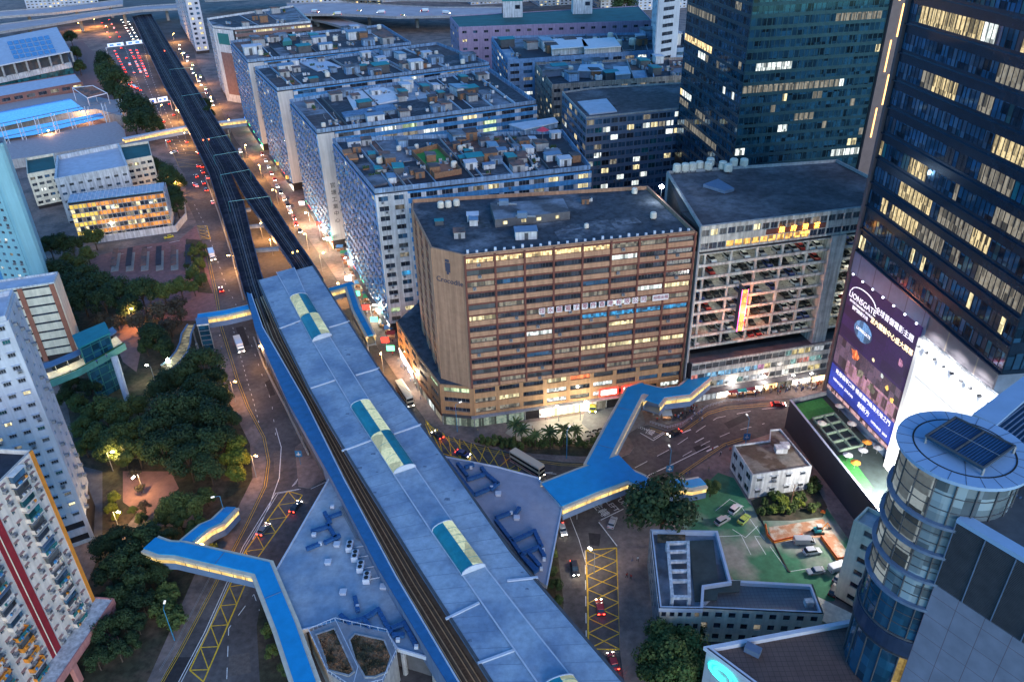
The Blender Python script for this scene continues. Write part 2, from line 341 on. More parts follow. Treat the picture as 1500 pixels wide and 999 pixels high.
class Bld:
    def __init__(s, name, label, cat='building', loc=(0, 0, 0), group=None):
        s.root = thing(name, label, cat, loc, 0, group); s.parts = {}; s.items = {}; s.loc = Vector(loc)
    def mb(s, part):
        if part not in s.parts: s.parts[part] = MB()
        return s.parts[part]
    def add(s, kind, me, mtx): s.items.setdefault(kind, []).append((me, mtx))
    def core(s, pts, z0, z1, m=None, roof=None, name='wall'):
        s.mb(name).prism(pts, z0, z1, m or K['core'], None)
    def roof(s, pts, z, m, par=1.2, parm=None, pw=.35, roofm=None):
        c = sum((Vector(p) for p in pts), Vector((0, 0))) / len(pts)
        s.mb('roof').prism([c + (Vector(p) - c) * .998 for p in pts], z - .3, z + .004, m)
        if par: s.mb('parapet').ribbon([c + (Vector(p) - c) * .9965 for p in pts], pw, z, z + par, parm or K['concrete'], closed=True)
    def facade(s, a, b, z0, z1, nf, nb, wm, pick, ww=.72, wh=.5, sill=.32, th=.3, band=None, pier=None, frame=None, nm=3, ac=0.0, pierw=None, part='wall', pierth=0.0, kind='window', ends=0.0, skip=None, hood=None):
        """wall skin of spandrel bands and piers with windows set back between them; a->b runs left to right seen from outside"""
        a = Vector(a[:2]); b = Vector(b[:2]); L = (b - a).length; d = (b - a) / L; n = Vector((d.y, -d.x))
        M = s.mb(part); fh = (z1 - z0) / nf; bw = (L - 2 * ends) / nb; frame = frame or K['grey']; band = band or wm; pier = pier or wm
        if ends > 0:
            for q0, q1 in ((0, ends), (L - ends, L + th)): M.fb(a, d, n, q0, q1, 0, th, z0, z1, wm)
        e0, e1 = ends, (L - ends if ends > 0 else L + th)
        zb = z0
        for i in range(nf):
            zw = z0 + i * fh + sill * fh; M.fb(a, d, n, e0, e1, 0, th, zb, zw, band); zb = zw + wh * fh
            for j in range(nb + 1):
                c = ends + j * bw; hwp = bw * (1 - ww) / 2
                q0, q1 = max(e0, c - hwp), min(e1, c + hwp)
                if j == nb: q1 = e1
                M.fb(a, d, n, q0, q1, 0, th + .001, zw, zb, pier)
            for j in range(nb):
                if skip and skip(i, j):
                    M.fb(a, d, n, ends + j * bw + hwp, ends + (j + 1) * bw - hwp, 0, th - .01, zw, zb, wm); continue
                m = pick(i, j)
                c = ends + (j + .5) * bw; p = a + d * c + n * .08
                mt = Matrix(((d.x, -n.x, 0, p.x - s.loc.x), (d.y, -n.y, 0, p.y - s.loc.y), (0, 0, 1, zw - s.loc.z), (0, 0, 0, 1)))
                s.add(kind, wmesh(bw * ww, wh * fh, m, frame, nm), mt)
                if ac and R.random() < ac:
                    off = (R.random() - .5) * bw * ww * .6; p2 = a + d * (c + off) + n * (th)
                    m2 = Matrix(((d.x, -n.x, 0, p2.x - s.loc.x), (d.y, -n.y, 0, p2.y - s.loc.y), (0, 0, 1, zw - .55 - s.loc.z), (0, 0, 0, 1)))
                    s.add('air_conditioner', acmesh(), m2)
                if hood:
                    M.fb(a, d, n, c - bw * ww / 2 - .15, c + bw * ww / 2 + .15, th, th + .6, zb + .02, zb + .12, hood)
        M.fb(a, d, n, e0, e1, 0, th, zb, z1, band)
        if pierw:
            for j in range(nb + 1):
                c = ends + j * bw; M2 = s.mb('pilaster'); M2.fb(a, d, n, c - pierw / 2, c + pierw / 2, th + .003, th + .003 + pierth, z0, z1, pier)
    def plain(s, a, b, z0, z1, m, th=.3, part='wall'):
        a = Vector(a[:2]); b = Vector(b[:2]); L = (b - a).length; d = (b - a) / L; n = Vector((d.y, -d.x))
        s.mb(part).fb(a, d, n, 0, L + th, 0, th, z0, z1, m)
    def done(s):
        made = {}; par_of = dict(parapet='roof', roof_grid='roof', pilaster='wall', sill_band='wall', floor_fin='wall', canopy='podium_wall', stair_netting='wall', transom='mullion', roof_joint='roof_groove', louvre_frame='louvre_bed')
        for k, m in sorted(s.parts.items(), key=lambda e: e[0] in par_of): made[k] = m.build(k, made.get(par_of.get(k)) or s.root)
        camp = Vector((0, 0, CAMH)) - s.loc
        for kind, L in s.items.items():
            L.sort(key=lambda e: (e[1].translation - camp).length)
            pr_ = (made.get('wall') if kind == 'air_conditioner' else None) or s.root
            for me, mt in L[:100]: place(kind, me, mt, pr_)
            rest = L[100:]
            if rest:
                V = []; F = []; MI = []; ms = []
                for me, mt in rest:
                    k = len(V); mi = []
                    for q in me.materials:
                        if q not in ms: ms.append(q)
                        mi.append(ms.index(q))
                    V += [tuple(mt @ v.co) for v in me.vertices]
                    for p in me.polygons: F.append(tuple(k + q for q in p.vertices)); MI.append(mi[p.material_index])
                me = bpy.data.meshes.new(kind); me.from_pydata(V, [], F)
                for q in ms: me.materials.append(q)
                me.polygons.foreach_set('material_index', MI)
                o = bpy.data.objects.new(kind, me); COL.objects.link(o); o.parent = pr_; o['kind'] = 'stuff'
        return s.root
def chooser(seed, weights):
    r = random.Random(seed); ks = [k for k, _ in weights]; ws = [w_ for _, w_ in weights]
    return lambda i, j: K[r.choices(ks, ws)[0]]
def runs(seed, weights, stay=.6):
    r = random.Random(seed); ks = [k for k, _ in weights]; ws = [w_ for _, w_ in weights]; st = {}
    def f(i, j):
        if i in st and r.random() < stay: return K[st[i]]
        st[i] = r.choices(ks, ws)[0]; return K[st[i]]
    return f
def text_mesh(s, size, m, depth=.05, name='lettering'):
    cu = bpy.data.curves.new('t', 'FONT'); cu.body = s; cu.size = size; cu.extrude = depth; cu.align_x = 'CENTER'; cu.align_y = 'CENTER'; cu.resolution_u = 2
    o = bpy.data.objects.new('t', cu); COL.objects.link(o)
    bpy.context.view_layer.update()
    me = bpy.data.meshes.new_from_object(o.evaluated_get(bpy.context.evaluated_depsgraph_get()))
    bpy.data.objects.remove(o); bpy.data.curves.remove(cu)
    me.materials.clear(); me.materials.append(m); me.name = name
    return me
def wallmtx(a, b, q, z, off, root):
    """matrix putting an XY-plane mesh upright on wall a->b at distance q, height z"""
    a = Vector(a[:2]); b = Vector(b[:2]); d = (b - a).normalized(); n = Vector((d.y, -d.x)); p = a + d * q + n * off
    l = root.location if root is not None else Vector((0, 0, 0))
    return Matrix(((d.x, 0, n.x, p.x - l.x), (d.y, 0, n.y, p.y - l.y), (0, 1, 0, z - l.z), (0, 0, 0, 1)))
V2_ = lambda *a: Vector(a)
# ================================================================== GROUND AND ROADS
b = MB(); b.quad([(-3500, -300, -.06), (3500, -300, -.06), (3500, 5000, -.06), (-3500, 5000, -.06)], K['paving']); b.build('ground', kind='structure')
b = MB(); b.prism([Vector(p) for p in ((-1500, 60), (260, 60), (260, 1500), (-1500, 1500))], -.03, 0.0, K['asphalt']); b.build('road', kind='structure')
KW = [(234, 999), (259, 956), (316, 848), (359, 766), (385, 712), (390, 676), (383, 640), (360, 597), (344, 555), (331, 512), (321, 480), (312, 425), (299, 365), (287, 325), (272, 293), (272, 258), (262, 245), (244, 205), (227, 165), (203, 144), (187, 115), (170, 85), (149, 35), (135, 5)]
west = A2(KW) + [Vector((-2200, 2200)), Vector((-2200, 40)), Vector((-60, 40))]
b = MB(); b.prism(west, -.02, .13, K['kerb'], K['paving']); b.build('pavement', kind='structure')
KN = [(268, 20), (290, 95), (318, 150), (345, 205), (392, 265), (430, 322), (470, 374), (520, 450), (560, 520), (600, 582), (623, 615), (653, 637), (694, 650), (776, 670), (822, 676), (855, 677), (901, 673), (922, 665), (929, 655), (921, 641), (905, 632), (950, 622), (978, 631), (998, 626), (1034, 600), (1062, 592), (1157, 584), (1230, 574)]
north = A2(KN) + [Vector((420, 230)), Vector((900, 1500)), Vector((-240, 1500))]
b = MB(); b.prism(north, -.02, .13, K['kerb'], K['paving']); b.build('pavement', kind='structure')
KS = [(916, 1010), (908, 952), (904, 802), (877, 762), (923, 739), (960, 722), (992, 702), (1062, 657), (1096, 646), (1152, 628), (1180, 640)]
south = A2(KS) + [Vector((420, 190)), Vector((420, 60)), at(916, 1010).to_2d() + Vector((0, -30))]
b = MB(); b.prism(south, -.02, .13, K['kerb'], K['paving']); b.build('pavement', kind='structure')
prisms('pavement', [(385, 868), (376, 915), (381, 1005), (470, 1005), (450, 940), (412, 850)], .13, -.02, K['kerb'], K['soil'], kind='structure')
# small island under the station corner and the planted strip beside the main road
prisms('traffic_island', [(432, 655), (452, 640), (478, 700), (452, 715), (437, 712)], .14, -.02, K['kerb'], K['paving'], kind='structure')
prisms('pavement', [(814, 785), (802, 800), (800, 870), (822, 905), (826, 884)], .13, -.02, K['kerb'], K['soil'], kind='structure')
# asphalt sheets on the pavements: terminus road, loading yard
prisms('road', [(287, 330), (262, 352), (200, 360), (130, 378), (128, 440), (175, 462), (290, 478), (318, 455), (303, 385)], .140, .10, mat('reddish_asphalt', (.24, .12, .11), var=.3, scale=.5), kind='structure')
prisms('road', [(858, 598), (938, 590), (945, 620), (912, 640), (875, 640), (852, 620)], .140, .10, mat('yard_concrete', (.20, .20, .20), var=.25), kind='structure')
prisms('plaza', [(752, 622), (858, 606), (866, 640), (840, 650), (760, 646), (740, 634)], .138, .10, mat('pale_plaza', (.34, .32, .27), var=.15, scale=.5), kind='structure')
prisms('road', [(172, 120), (150, 90), (120, 60), (60, 75), (110, 160), (160, 200), (190, 180)], .14, .10, mat('dull_red_court', (.15, .10, .10), var=.2), kind='structure')
# planted ground
prisms('park_ground', [(120, 440), (240, 470), (308, 470), (312, 540), (336, 590), (366, 650), (370, 700), (345, 750), (300, 770), (240, 700), (170, 790), (130, 780), (100, 600), (60, 500)], .16, .10, K['soil'], kind='structure')
prisms('hillside', [(150, 800), (240, 770), (300, 775), (290, 830), (255, 910), (215, 999), (60, 1100), (110, 900)], .17, .10, K['soil'], kind='structure')
prisms('garden_path', [(180, 690), (250, 690), (262, 715), (215, 760), (180, 735)], .175, .10, mat('pink_tiles', (.30, .16, .13), var=.2), kind='structure')
prisms('garden_path', [(160, 480), (215, 470), (205, 520), (200, 545), (180, 530)], .175, .10, MATS['pink_tiles'], kind='structure')
prisms('planting_bed', [(272, 350), (296, 352), (300, 400), (312, 430), (290, 428), (274, 390)], .175, .10, K['soil'], kind='structure')
prisms('planting_bed', [(700, 645), (745, 645), (850, 650), (900, 655), (895, 668), (850, 668), (780, 664), (700, 648)], .2, .10, K['soil'], kind='structure')
prisms('path', [(110, 680), (150, 690), (150, 790), (115, 790)], .175, .1, K['darkc'], kind='structure')
for k, (pxs, m) in enumerate((([(236, 999), (254, 962), (284, 962), (262, 1000)], 0), ([(340, 820), (352, 800), (362, 806), (350, 826)], 1), ([(388, 560), (396, 580), (404, 578), (395, 556)], 0), ([(455, 740), (480, 720), (488, 728), (468, 748)], 0), ([(862, 780), (880, 782), (878, 800), (864, 798)], 0), ([(835, 820), (850, 818), (852, 860), (838, 862)], 1), ([(945, 660), (975, 648), (985, 656), (955, 670)], 1), ([(1060, 620), (1090, 606), (1098, 614), (1068, 628)], 0), ([(1015, 655), (1030, 650), (1040, 657), (1022, 664)], 0), ([(345, 480), (356, 478), (366, 505), (356, 508)], 0), ([(335, 960), (365, 955), (368, 985), (336, 990)], 1), ([(400, 660), (412, 660), (414, 690), (402, 690)], 1), ([(300, 380), (318, 376), (326, 396), (310, 400)], 1))):
    prisms('road_patch', pxs, .0035, -.01, mat('patched_asphalt_%d' % m, (.035, .032, .034) if m == 0 else (.12, .10, .09), var=.35, scale=1.2), kind='structure')
# ---- painted markings
ZM = .007
yl = MB(); wl = MB()
def lines(mb, px, wd, m, z=0.0, dash=None):
    P = A2(px)
    if not dash: mb.ribbon(P, wd, z + ZM - .004, z + ZM, m); return
    on, off = dash; t = 0.0; nxt = 0.0
    for i in range(len(P) - 1):
        a, c = P[i], P[i + 1]; L = (c - a).length; d = (c - a) / L; q = 0.0
        while q < L:
            ph = (t + q) % (on + off)
            if ph < on: e = min(L, q + on - ph); mb.seg(a + d * q, a + d * e, wd, z + ZM - .004, z + ZM, m); q = e + 1e-3
            else: q += (on + off - ph) + 1e-3
        t += L
def lattice(mb, A, B, n, wd, m, cross=True, z=0.0):
    """yellow box: two side lines given in pixels, n cells, crossed or zigzag bars"""
    PA = A2(A); PB = A2(B)
    def res(P, n):
        S = [0]; 
        for i in range(len(P) - 1): S.append(S[-1] + (P[i + 1] - P[i]).length)
        o = []
        for k in range(n + 1):
            t = S[-1] * k / n; i = max(j for j in range(len(P)) if S[j] <= t + 1e-6); i = min(i, len(P) - 2)
            o.append(P[i].lerp(P[i + 1], (t - S[i]) / (S[i + 1] - S[i])))
        return o
    a = res(PA, n); c = res(PB, n)
    zz = z + ZM
    for P in (a, c):
        mb.ribbon(P, wd * 1.5, zz - .005, zz, m)
    mb.seg(a[0], c[0], wd * 1.3, zz - .005, zz - .0005, m); mb.seg(a[-1], c[-1], wd * 1.3, zz - .005, zz - .0005, m)
    for k in range(n):
        if cross or k % 2 == 0: mb.seg(a[k], c[k + 1], wd, zz - .005, zz - .001, m)
        if cross or k % 2 == 1: mb.seg(c[k], a[k + 1], wd, zz - .005, zz - .0015, m)
lattice(yl, [(422, 719), (356, 812), (338, 855), (278, 981)], [(443, 725), (377, 817), (359, 856), (298, 998)], 20, .22, K['yellow'], cross=False)
lattice(yl, [(858, 806), (861, 870), (862, 950)], [(903, 802), (906, 870), (909, 951)], 7, .24, K['yellow'])
lattice(yl, [(622, 612), (690, 645), (778, 668)], [(648, 664), (700, 678), (760, 690)], 8, .24, K['yellow'])
lattice(yl, [(244, 205), (262, 245)], [(300, 205), (312, 245)], 6, .5, mat('worn_yellow', (.33, .22, .08), var=.3))
lattice(yl, [(287, 331), (290, 349)], [(303, 331), (308, 350)], 4, .25, K['yellow'])
lines(wl, [(438, 716), (404, 722), (356, 800), (300, 925), (258, 1005)], .18, K['wpaint'])
lines(wl, [(441, 716), (407, 723), (359, 801), (303, 926), (262, 1005)], .14, K['wpaint'])
lines(wl, [(341, 480), (352, 520), (360, 550), (372, 590), (380, 622)], .16, K['wpaint'], dash=(1.2, 2.2))
lines(wl, [(330, 415), (345, 445), (372, 515), (398, 590), (404, 640)], .14, K['wpaint'], dash=(1.5, 6))
lines(wl, [(404, 627), (412, 655), (409, 700), (394, 742), (370, 790)], .22, K['wpaint'])
lines(wl, [(384, 905), (372, 870), (335, 920), (332, 999)], .16, K['wpaint'], dash=(3, 3))
lines(wl, [(428, 712), (437, 700), (433, 708), (428, 712)], .2, K['wpaint'])
lines(wl, [(455, 716), (490, 700)], .16, K['wpaint'])
for q in ((0, 0), (3.2, 0)): lines(yl, [(u - q[0] * .0 + 2 + q[0], v) for u, v in KW[:13]], .12, K['yellow'])
lines(wl, [(835, 757), (848, 790), (860, 830)], .16, K['wpaint'])
lines(wl, [(857, 806), (858, 870), (859, 960)], .18, K['wpaint'], z=.002, dash=(3, 2))
for q in (0, 2.4): lines(yl, [(u, v + 3 + q) for u, v in KN[10:17]], .12, K['yellow'])
lines(yl, [(623, 621), (640, 660), (650, 668)], .2, K['yellow'])
for q in (0, 3): lines(yl, [(952, 626 + q), (978, 635 + q), (1001, 630 + q), (1037, 604 + q), (1064, 596 + q), (1150, 589 + q)], .12, K['yellow'])
for q in (0, 3): lines(yl, [(994, 698 - q), (1060, 653 - q), (1094, 642 - q)], .12, K['yellow'])
lines(wl, [(930, 705), (985, 680), (1040, 653)], .25, K['wpaint'])
lines(wl, [(930, 685), (985, 656), (1050, 612), (1110, 600), (1160, 594)], .18, K['wpaint'], dash=(5, 4))
lines(wl, [(1000, 668), (1035, 648), (1070, 633), (1120, 620)], .18, K['wpaint'], dash=(4, 4))
lines(wl, [(1035, 661), (1052, 653)], .45, K['wpaint']); lines(wl, [(1018, 648), (1031, 641)], .3, K['wpaint'])
lines(wl, [(999, 634), (1012, 629)], .45, K['wpaint'])
lines(wl, [(938, 634), (957, 645), (974, 634)], .22, K['wpaint']); lines(wl, [(957, 642), (972, 633)], .22, K['wpaint'])
lines(wl, [(775, 691), (810, 692)], .18, K['wpaint']); lines(wl, [(787, 692), (815, 694)], .18, K['wpaint'])
for i in range(5): lines(wl, [(222 + i * 9, 175 + i * 17 - 30 * 0), (226 + i * 9, 183 + i * 17)], .4, K['wpaint'])
for px in ([(195, 60), (213, 118), (235, 170), (262, 225)], [(180, 60), (200, 118), (224, 170), (252, 220)], [(208, 60), (224, 118), (245, 170), (272, 225)]):
    lines(wl, px, .3, K['wpaint'], dash=(4, 7))
lines(wl, [(285, 300), (300, 330), (318, 380), (330, 415)], .16, K['wpaint'], dash=(2, 5))
lines(wl, [(384, 905 - 200 + 200), (380, 930)], .2, K['wpaint'])
lines(wl, [(262, 105), (300, 175), (345, 240), (400, 320), (450, 390)], .18, K['wpaint'], dash=(3, 5))
lines(wl, [(165, 376), (240, 358), (268, 352)], .3, K['wpaint'], z=.14, dash=(5, 8))
lines(wl, [(877, 765), (904, 800)], .25, K['wpaint'], z=.13); lines(wl, [(880, 762), (925, 740)], .25, K['wpaint'], z=.13)
yl.build('yellow_road_markings', kind='structure'); wl.build('white_road_markings', kind='structure')
def road_text(s, u, v, size, ang, z=.012):
    me = text_mesh(s, size, K['wpaint'], .002, 'road_lettering'); p = at(u, v, z)
    o = place('road_lettering', me, Matrix.Translation(p) @ Matrix.Rotation(math.radians(ang), 4, 'Z')); return tag(o, kind='structure')
road_text('TURN', 912, 736, 2.3, -62); road_text('LEFT', 897, 741, 2.3, -62); road_text('左轉', 879, 746, 3.0, -62)
road_text('慢', 952, 633, 3.0, -35); road_text('SLOW', 940, 627, 1.6, -35)

# ================================================================== RAILWAY VIADUCT
ZD = 9.5
DL = [[(193, 25), (216, 74), (240, 125), (267, 173), (307, 256), (320, 301), (339, 360), (357, 427), (375, 478)],
      [(207, 22), (231, 66), (257, 112), (284, 163), (332, 240), (357, 297), (369, 350), (383, 403), (404, 470)]]
DR = [[(207.3, 22), (231.3, 66), (257.3, 112), (284.3, 163), (332.3, 240), (364, 297), (394, 340), (425, 384), (436, 404)],
      [(221, 21), (244, 60), (272, 105), (301, 152), (350, 229), (392, 288), (424, 338), (459, 389), (474, 412)]]
vi = thing('railway_viaduct', 'dark elevated railway viaduct splitting into two branches before the blue station roof', 'viaduct', (*at(300, 240, 0).to_2d(), 0))
dk = MB(); pr = MB()
for D in (DL, DR): dk.strip(A2(D[0], ZD), A2(D[1], ZD), ZD - 1.6, ZD, K['steelblue'], K['deck'])
dk.build('deck', vi); vpm = mat('viaduct_parapet', (.06, .08, .12), var=.3)
for line in (DL[0], DR[1], DL[1][5:], DR[0][5:]):
    pr.ribbon(A2(line, ZD), .35, ZD + .003, ZD + 1.1, vpm)
pr.build('parapet', vi)
ra = MB()
def rails(mb, A, B, ts, z, zb=0.16):
    for t in ts:
        c = [Vector(p).lerp(Vector(q), t) for p, q in zip(A2(A, z), A2(B, z))]
        mb.ribbon(c, .13, z + .01, z + zb, K['rail'])
rails(ra, DL[0], DL[1], (.30, .42, .62, .74), ZD); rails(ra, DR[0], DR[1], (.30, .42, .62, .74), ZD)
ra.build('rail', vi)
wk = MB()
for D, t in ((DL, .52), (DR, .52)):
    c = [Vector(p).lerp(Vector(q), t) for p, q in zip(A2(D[0], ZD), A2(D[1], ZD))]; wk.ribbon(c, .6, ZD + .005, ZD + .25, K['darkc'])
wk.build('walkway', vi)
for D in (DL, DR):
    P = [Vector(p).lerp(Vector(q), .5) for p, q in zip(A2(D[0], ZD), A2(D[1], ZD))]
    for i in range(len(P) - 2):
        for t in (.2, .7):
            c = P[i].lerp(P[i + 1], t); m_ = MB(); m_.lathe((c.x, c.y, 0), [(1.1, 0), (1.1, ZD - 2.4), (2.2, ZD - 1.601)], K['concrete'], 10); m_.build('pier', vi)
# cross beams in the opening between the branches
for q, (a, c) in enumerate((((371, 365), (408, 362)), ((358, 306), (367, 305)), ((365, 330), (386, 328)))):
    b = MB(); b.seg(at(*a, ZD - .6).to_2d(), at(*c, ZD - .6).to_2d(), 1.6, ZD - 2.2, ZD - .7, K['concrete']); b.build('cross_beam', vi)
gm = K['tealframe']
for i, (a, c) in enumerate((((305, 214), (338, 208)), ((315, 239), (356, 232)), ((325, 268), (368, 260)), ((337, 308), (398, 300)), ((250, 110), (285, 107)), ((268, 150), (305, 144)))):
    g = thing('overhead_wire_gantry', 'thin teal portal over the dark tracks, one of the wire gantries along the viaduct', 'gantry', at(*a, ZD), 0, 'wire gantries over the viaduct')
    P, Q = at(*a, ZD + 1), at(*c, ZD + 1)
    for X in (P, Q): m_ = MB(); m_.tube((X.x, X.y, ZD), (X.x, X.y, ZD + 5.5), .12, gm); m_.build('post', g)
    m_ = MB(); m_.tube((P.x, P.y, ZD + 5.4), (Q.x, Q.y, ZD + 5.4), .11, mat('pale_teal', (.15, .4, .45), var=.1)); m_.build('beam', g)
for i, (u, v, k) in enumerate(((299, 210, 'Lr'), (307, 209, 'Lr'), (430, 376, 'Lo'), (437, 374, 'Lo'), (242, 78, 'Lr'))):  # lamps on added posts stand in for train lights; no trains built
    g = thing('train_light', ('red' if k == 'Lr' else 'orange') + ' lit lamp added in place of a train on the dark viaduct', 'train light', at(u, v, ZD), 0, 'red added train lights' if k == 'Lr' else 'orange added train lights')
    p = at(u, v, ZD)
    m_ = MB(); m_.tube((p.x, p.y, ZD), (p.x, p.y, ZD + 1.6), .1, K['dgrey']); m_.build('post', g)
    m_ = MB(); m_.box(p.x - .35, p.x + .35, p.y - .3, p.y + .1, ZD + 1.6, ZD + 2.5, K['dgrey']); m_.box(p.x - .28, p.x + .28, p.y - .34, p.y - .305, ZD + 1.65, ZD + 2.4, emis('sig' + k, (1, .1, .03) if k == 'Lr' else (1, .45, .1), 6)); m_.build('lamp', g)

# ================================================================== STATION
ZR = 16.5
RL = [(377, 411), (407, 480), (452, 570.7), (480, 620), (508, 667), (529.6, 702), (607, 826), (718, 999), (735, 1028)]
RR = [(459, 389), (513, 473), (556, 540), (585, 580), (617, 621), (648, 663), (750, 807.5), (913, 996), (940, 1030)]
st = thing('railway_station', 'long elevated railway station with pale blue sheet roof and arched teal skylights', 'station', (*at(600, 700, 0).to_2d(), 0))
b = MB(); b.strip(A2(RL, ZR), A2(RR, ZR), ZR - .8, ZR, K['steelblue'], K['roofg']); st_roof = b.build('roof', st)
b = MB(); b.ribbon([p + (q - p) * .012 for p, q in zip(A2(RL, ZR), A2(RR, ZR))], .55, ZR + .003, ZR + .22, K['dgrey']); b.ribbon([q + (p - q) * .012 for p, q in zip(A2(RL, ZR), A2(RR, ZR))], .55, ZR + .003, ZR + .22, K['dgrey']); b.build('gutter', st_roof)
CLn = [(405, 399), (425, 435), (459, 501), (516, 597), (577, 695), (633, 780), (679, 844), (750, 946), (787, 999), (806, 1028)]
CRn = [(431, 392), (449, 433), (484, 495), (543, 589), (608, 684), (664, 766), (711, 831), (778, 917), (840, 995), (866, 1028)]
zc = ZR + .45
b = MB(); b.strip(A2(CLn, zc), A2(CRn, zc), ZR + .004, zc, K['trim'], K['roofg']); b.build('centre_roof', st_roof)
b = MB()
for Lx in (CLn, CRn): b.ribbon(A2(Lx, zc), .28, zc + .003, zc + .16, K['trim'])
b.build('roof_trim', st_roof)
for a, c in (((455, 569), (491, 557)), ((521, 550), (556, 539.5)), ((501, 661), (544, 645)), ((577, 636), (617, 622)), ((653, 907), (702, 883)), ((743, 851), (788, 846)), ((409, 482), (440, 470)), ((482, 480), (512, 471)), ((760, 950), (700, 972))):
    b = MB(); b.seg(at(*a, ZR).to_2d(), at(*c, ZR).to_2d(), .55, ZR + .005, ZR + .32, K['trim']); b.build('roof_seam', st_roof)
b = MB(); jm = mat('sheet_joint', (.15, .21, .29), var=.2)
for Lp, Rq, zj in ((A2(RL, ZR), A2(RR, ZR), ZR),):
    for i in range(len(Lp) - 1):
        n_ = max(1, int((Lp[i + 1] - Lp[i]).length / 4.2))
        for k in range(n_):
            p_ = Lp[i].lerp(Lp[i + 1], k / n_); q_ = Rq[i].lerp(Rq[i + 1], k / n_); b.seg(p_.lerp(q_, .03), p_.lerp(q_, .33), .07, zj + .003, zj + .03, jm); b.seg(p_.lerp(q_, .66), p_.lerp(q_, .97), .07, zj + .003, zj + .03, jm)
b.build('sheet_joint', st_roof)
# dark patched squares and drain gratings on the roof sheets
for k in range(26):
    i = R.randrange(len(RL) - 2); t = R.random(); p_ = A2(RL, ZR)[i].lerp(A2(RL, ZR)[i + 1], t); q_ = A2(RR, ZR)[i].lerp(A2(RR, ZR)[i + 1], t); c = p_.lerp(q_, R.choice([.05, .08, .2, .28, .72, .85, .93])); s_ = R.uniform(.2, .8)
    b = MB(); b.prism([c + V2_(-s_, -s_ * .5), c + V2_(s_, -s_ * .7), c + V2_(s_ * .8, s_ * .6), c + V2_(-s_ * .6, s_ * .5)], ZR + .002, ZR + .012, mat('roof_stain', (.13, .18, .25), var=.4, scale=2)); b.build('repair_patch', st_roof)
tealg = mat('teal_sheet', (.012, .20, .26), rough=.45, var=.25, scale=.25); creamg = lit('cream_skylight', (.50, .74, .56), .58, (.92, .95, .70), cell=6, contrast=.3)
def vaultp(quad, pat, root):
    A, B_, C_, D = [at(u, v, zc).to_2d() for u, v in quad]; nl, nc = 12, 8; H = 1.7
    mb = MB()
    for i in range(0, nl + 1, 2 if True else 1):
        t = i / nl; a = A.lerp(D, t); c = B_.lerp(C_, t); pv = None
        for jj in range(nc + 1):
            th = math.pi * jj / nc; p = a.lerp(c, (1 - math.cos(th)) / 2); q = (p.x, p.y, zc + .09 + H * math.sin(th) ** .8)
            if pv: mb.tube(pv, q, .16 if i in (0, nl) else .04, K['trim'] if i in (0, nl) else tealg, n=4)
            pv = q
    for E0, E1 in ((A, D), (B_, C_)): mb.tube((*E0, zc + .1), (*E1, zc + .1), .14, K['trim'], n=4)
    for t in (0, 1):
        a = A.lerp(D, t); c = B_.lerp(C_, t)
        P = [(a.lerp(c, (1 - math.cos(math.pi * j / nc)) / 2).x, a.lerp(c, (1 - math.cos(math.pi * j / nc)) / 2).y, zc + .06 + H * math.sin(math.pi * j / nc) ** .8) for j in range(nc + 1)]
        mb.quad(P if t else P[::-1], K['trim'])
    fr = mb.build('skylight_frame', root)
    for half in (0, 1):
        for side in (0, 1):
            mb = MB(); m = creamg if pat[half] == side else tealg
            for i in range(half * nl // 2, (half + 1) * nl // 2):
                for j in range(side * nc // 2, (side + 1) * nc // 2):
                    P = []
                    for ii, jj in ((i, j), (i, j + 1), (i + 1, j + 1), (i + 1, j)):
                        t = ii / nl; a = A.lerp(D, t); c = B_.lerp(C_, t); th = math.pi * jj / nc
                        p = a.lerp(c, (1 - math.cos(th)) / 2); P.append((p.x, p.y, zc + .05 + H * math.sin(th) ** .8))
                    mb.quad(P[::-1], m)
            mb.build('skylight_panel', fr)

vaultp([(425, 438), (451, 434), (486, 492), (458, 501)], (0, 1), st)
vaultp([(514, 597), (543, 589), (609, 684), (577, 695)], (1, 0), st)
vaultp([(633, 779), (664, 766), (711, 830), (677, 843)], (1, 1), st)
vaultp([(797, 1005), (841, 992), (870, 1030), (820, 1045)], (1, 1), st)
# open track beside the platforms, wall, blue outer coping
O = [(361, 428), (373, 480), (421, 587), (486, 701), (553, 830), (633, 963), (668, 1020)]
I = [(368, 431), (385, 480), (447, 587), (503, 700), (580, 844), (672, 999), (690, 1030)]
RLb = [(377, 411), (407, 480), (452, 570.7), (529.6, 702), (607, 826), (718, 999), (735, 1028)]
ZW = 12.3
Op = A2(O, ZW); Ip = A2(I, ZW)
Rp = [p + (q - p) * .1 for p, q in zip(A2(RLb, ZR), A2([RR[0], RR[1], RR[2], RR[5], RR[6], RR[7], RR[8]], ZR))]
b = MB(); b.strip(Ip, Rp, ZD - 1.4, ZD, K['concrete'], K['ballast']); b.build('track_bed', st)
b = MB(); b.strip(Op, Ip, ZW - .5, ZW, K['deepblue'], mat('coping_blue', (.025, .13, .29), rough=.55, var=.2)); b.build('coping', st)
b = MB(); b.ribbon(Ip, .3, ZD - 1.4, ZW + .35, K['trim']); b.build('track_wall', st)
b = MB(); b.ribbon([p + (q - p) * .12 for p, q in zip(Op, Ip)], .3, 5.2, ZW - .5, mat('station_side', (.20, .25, .36), rough=.7, var=.15, streak=.2)); b.build('side_wall', st)
b = MB()
for t in (.20, .36, .58, .74): b.ribbon([p.lerp(q, t) for p, q in zip(Ip, Rp)], .2, ZD + .01, ZD + .22, K['glintrail'])
b.build('rail', st)
b = MB()
for t in (.29, .67, .9): b.ribbon([p.lerp(q, t) for p, q in zip(Ip, Rp)], .5 if t < .9 else .9, ZD + .005, ZD + .3, mat('cable_trough', (.14, .09, .06), var=.3))
b.build('cable_trough', st)
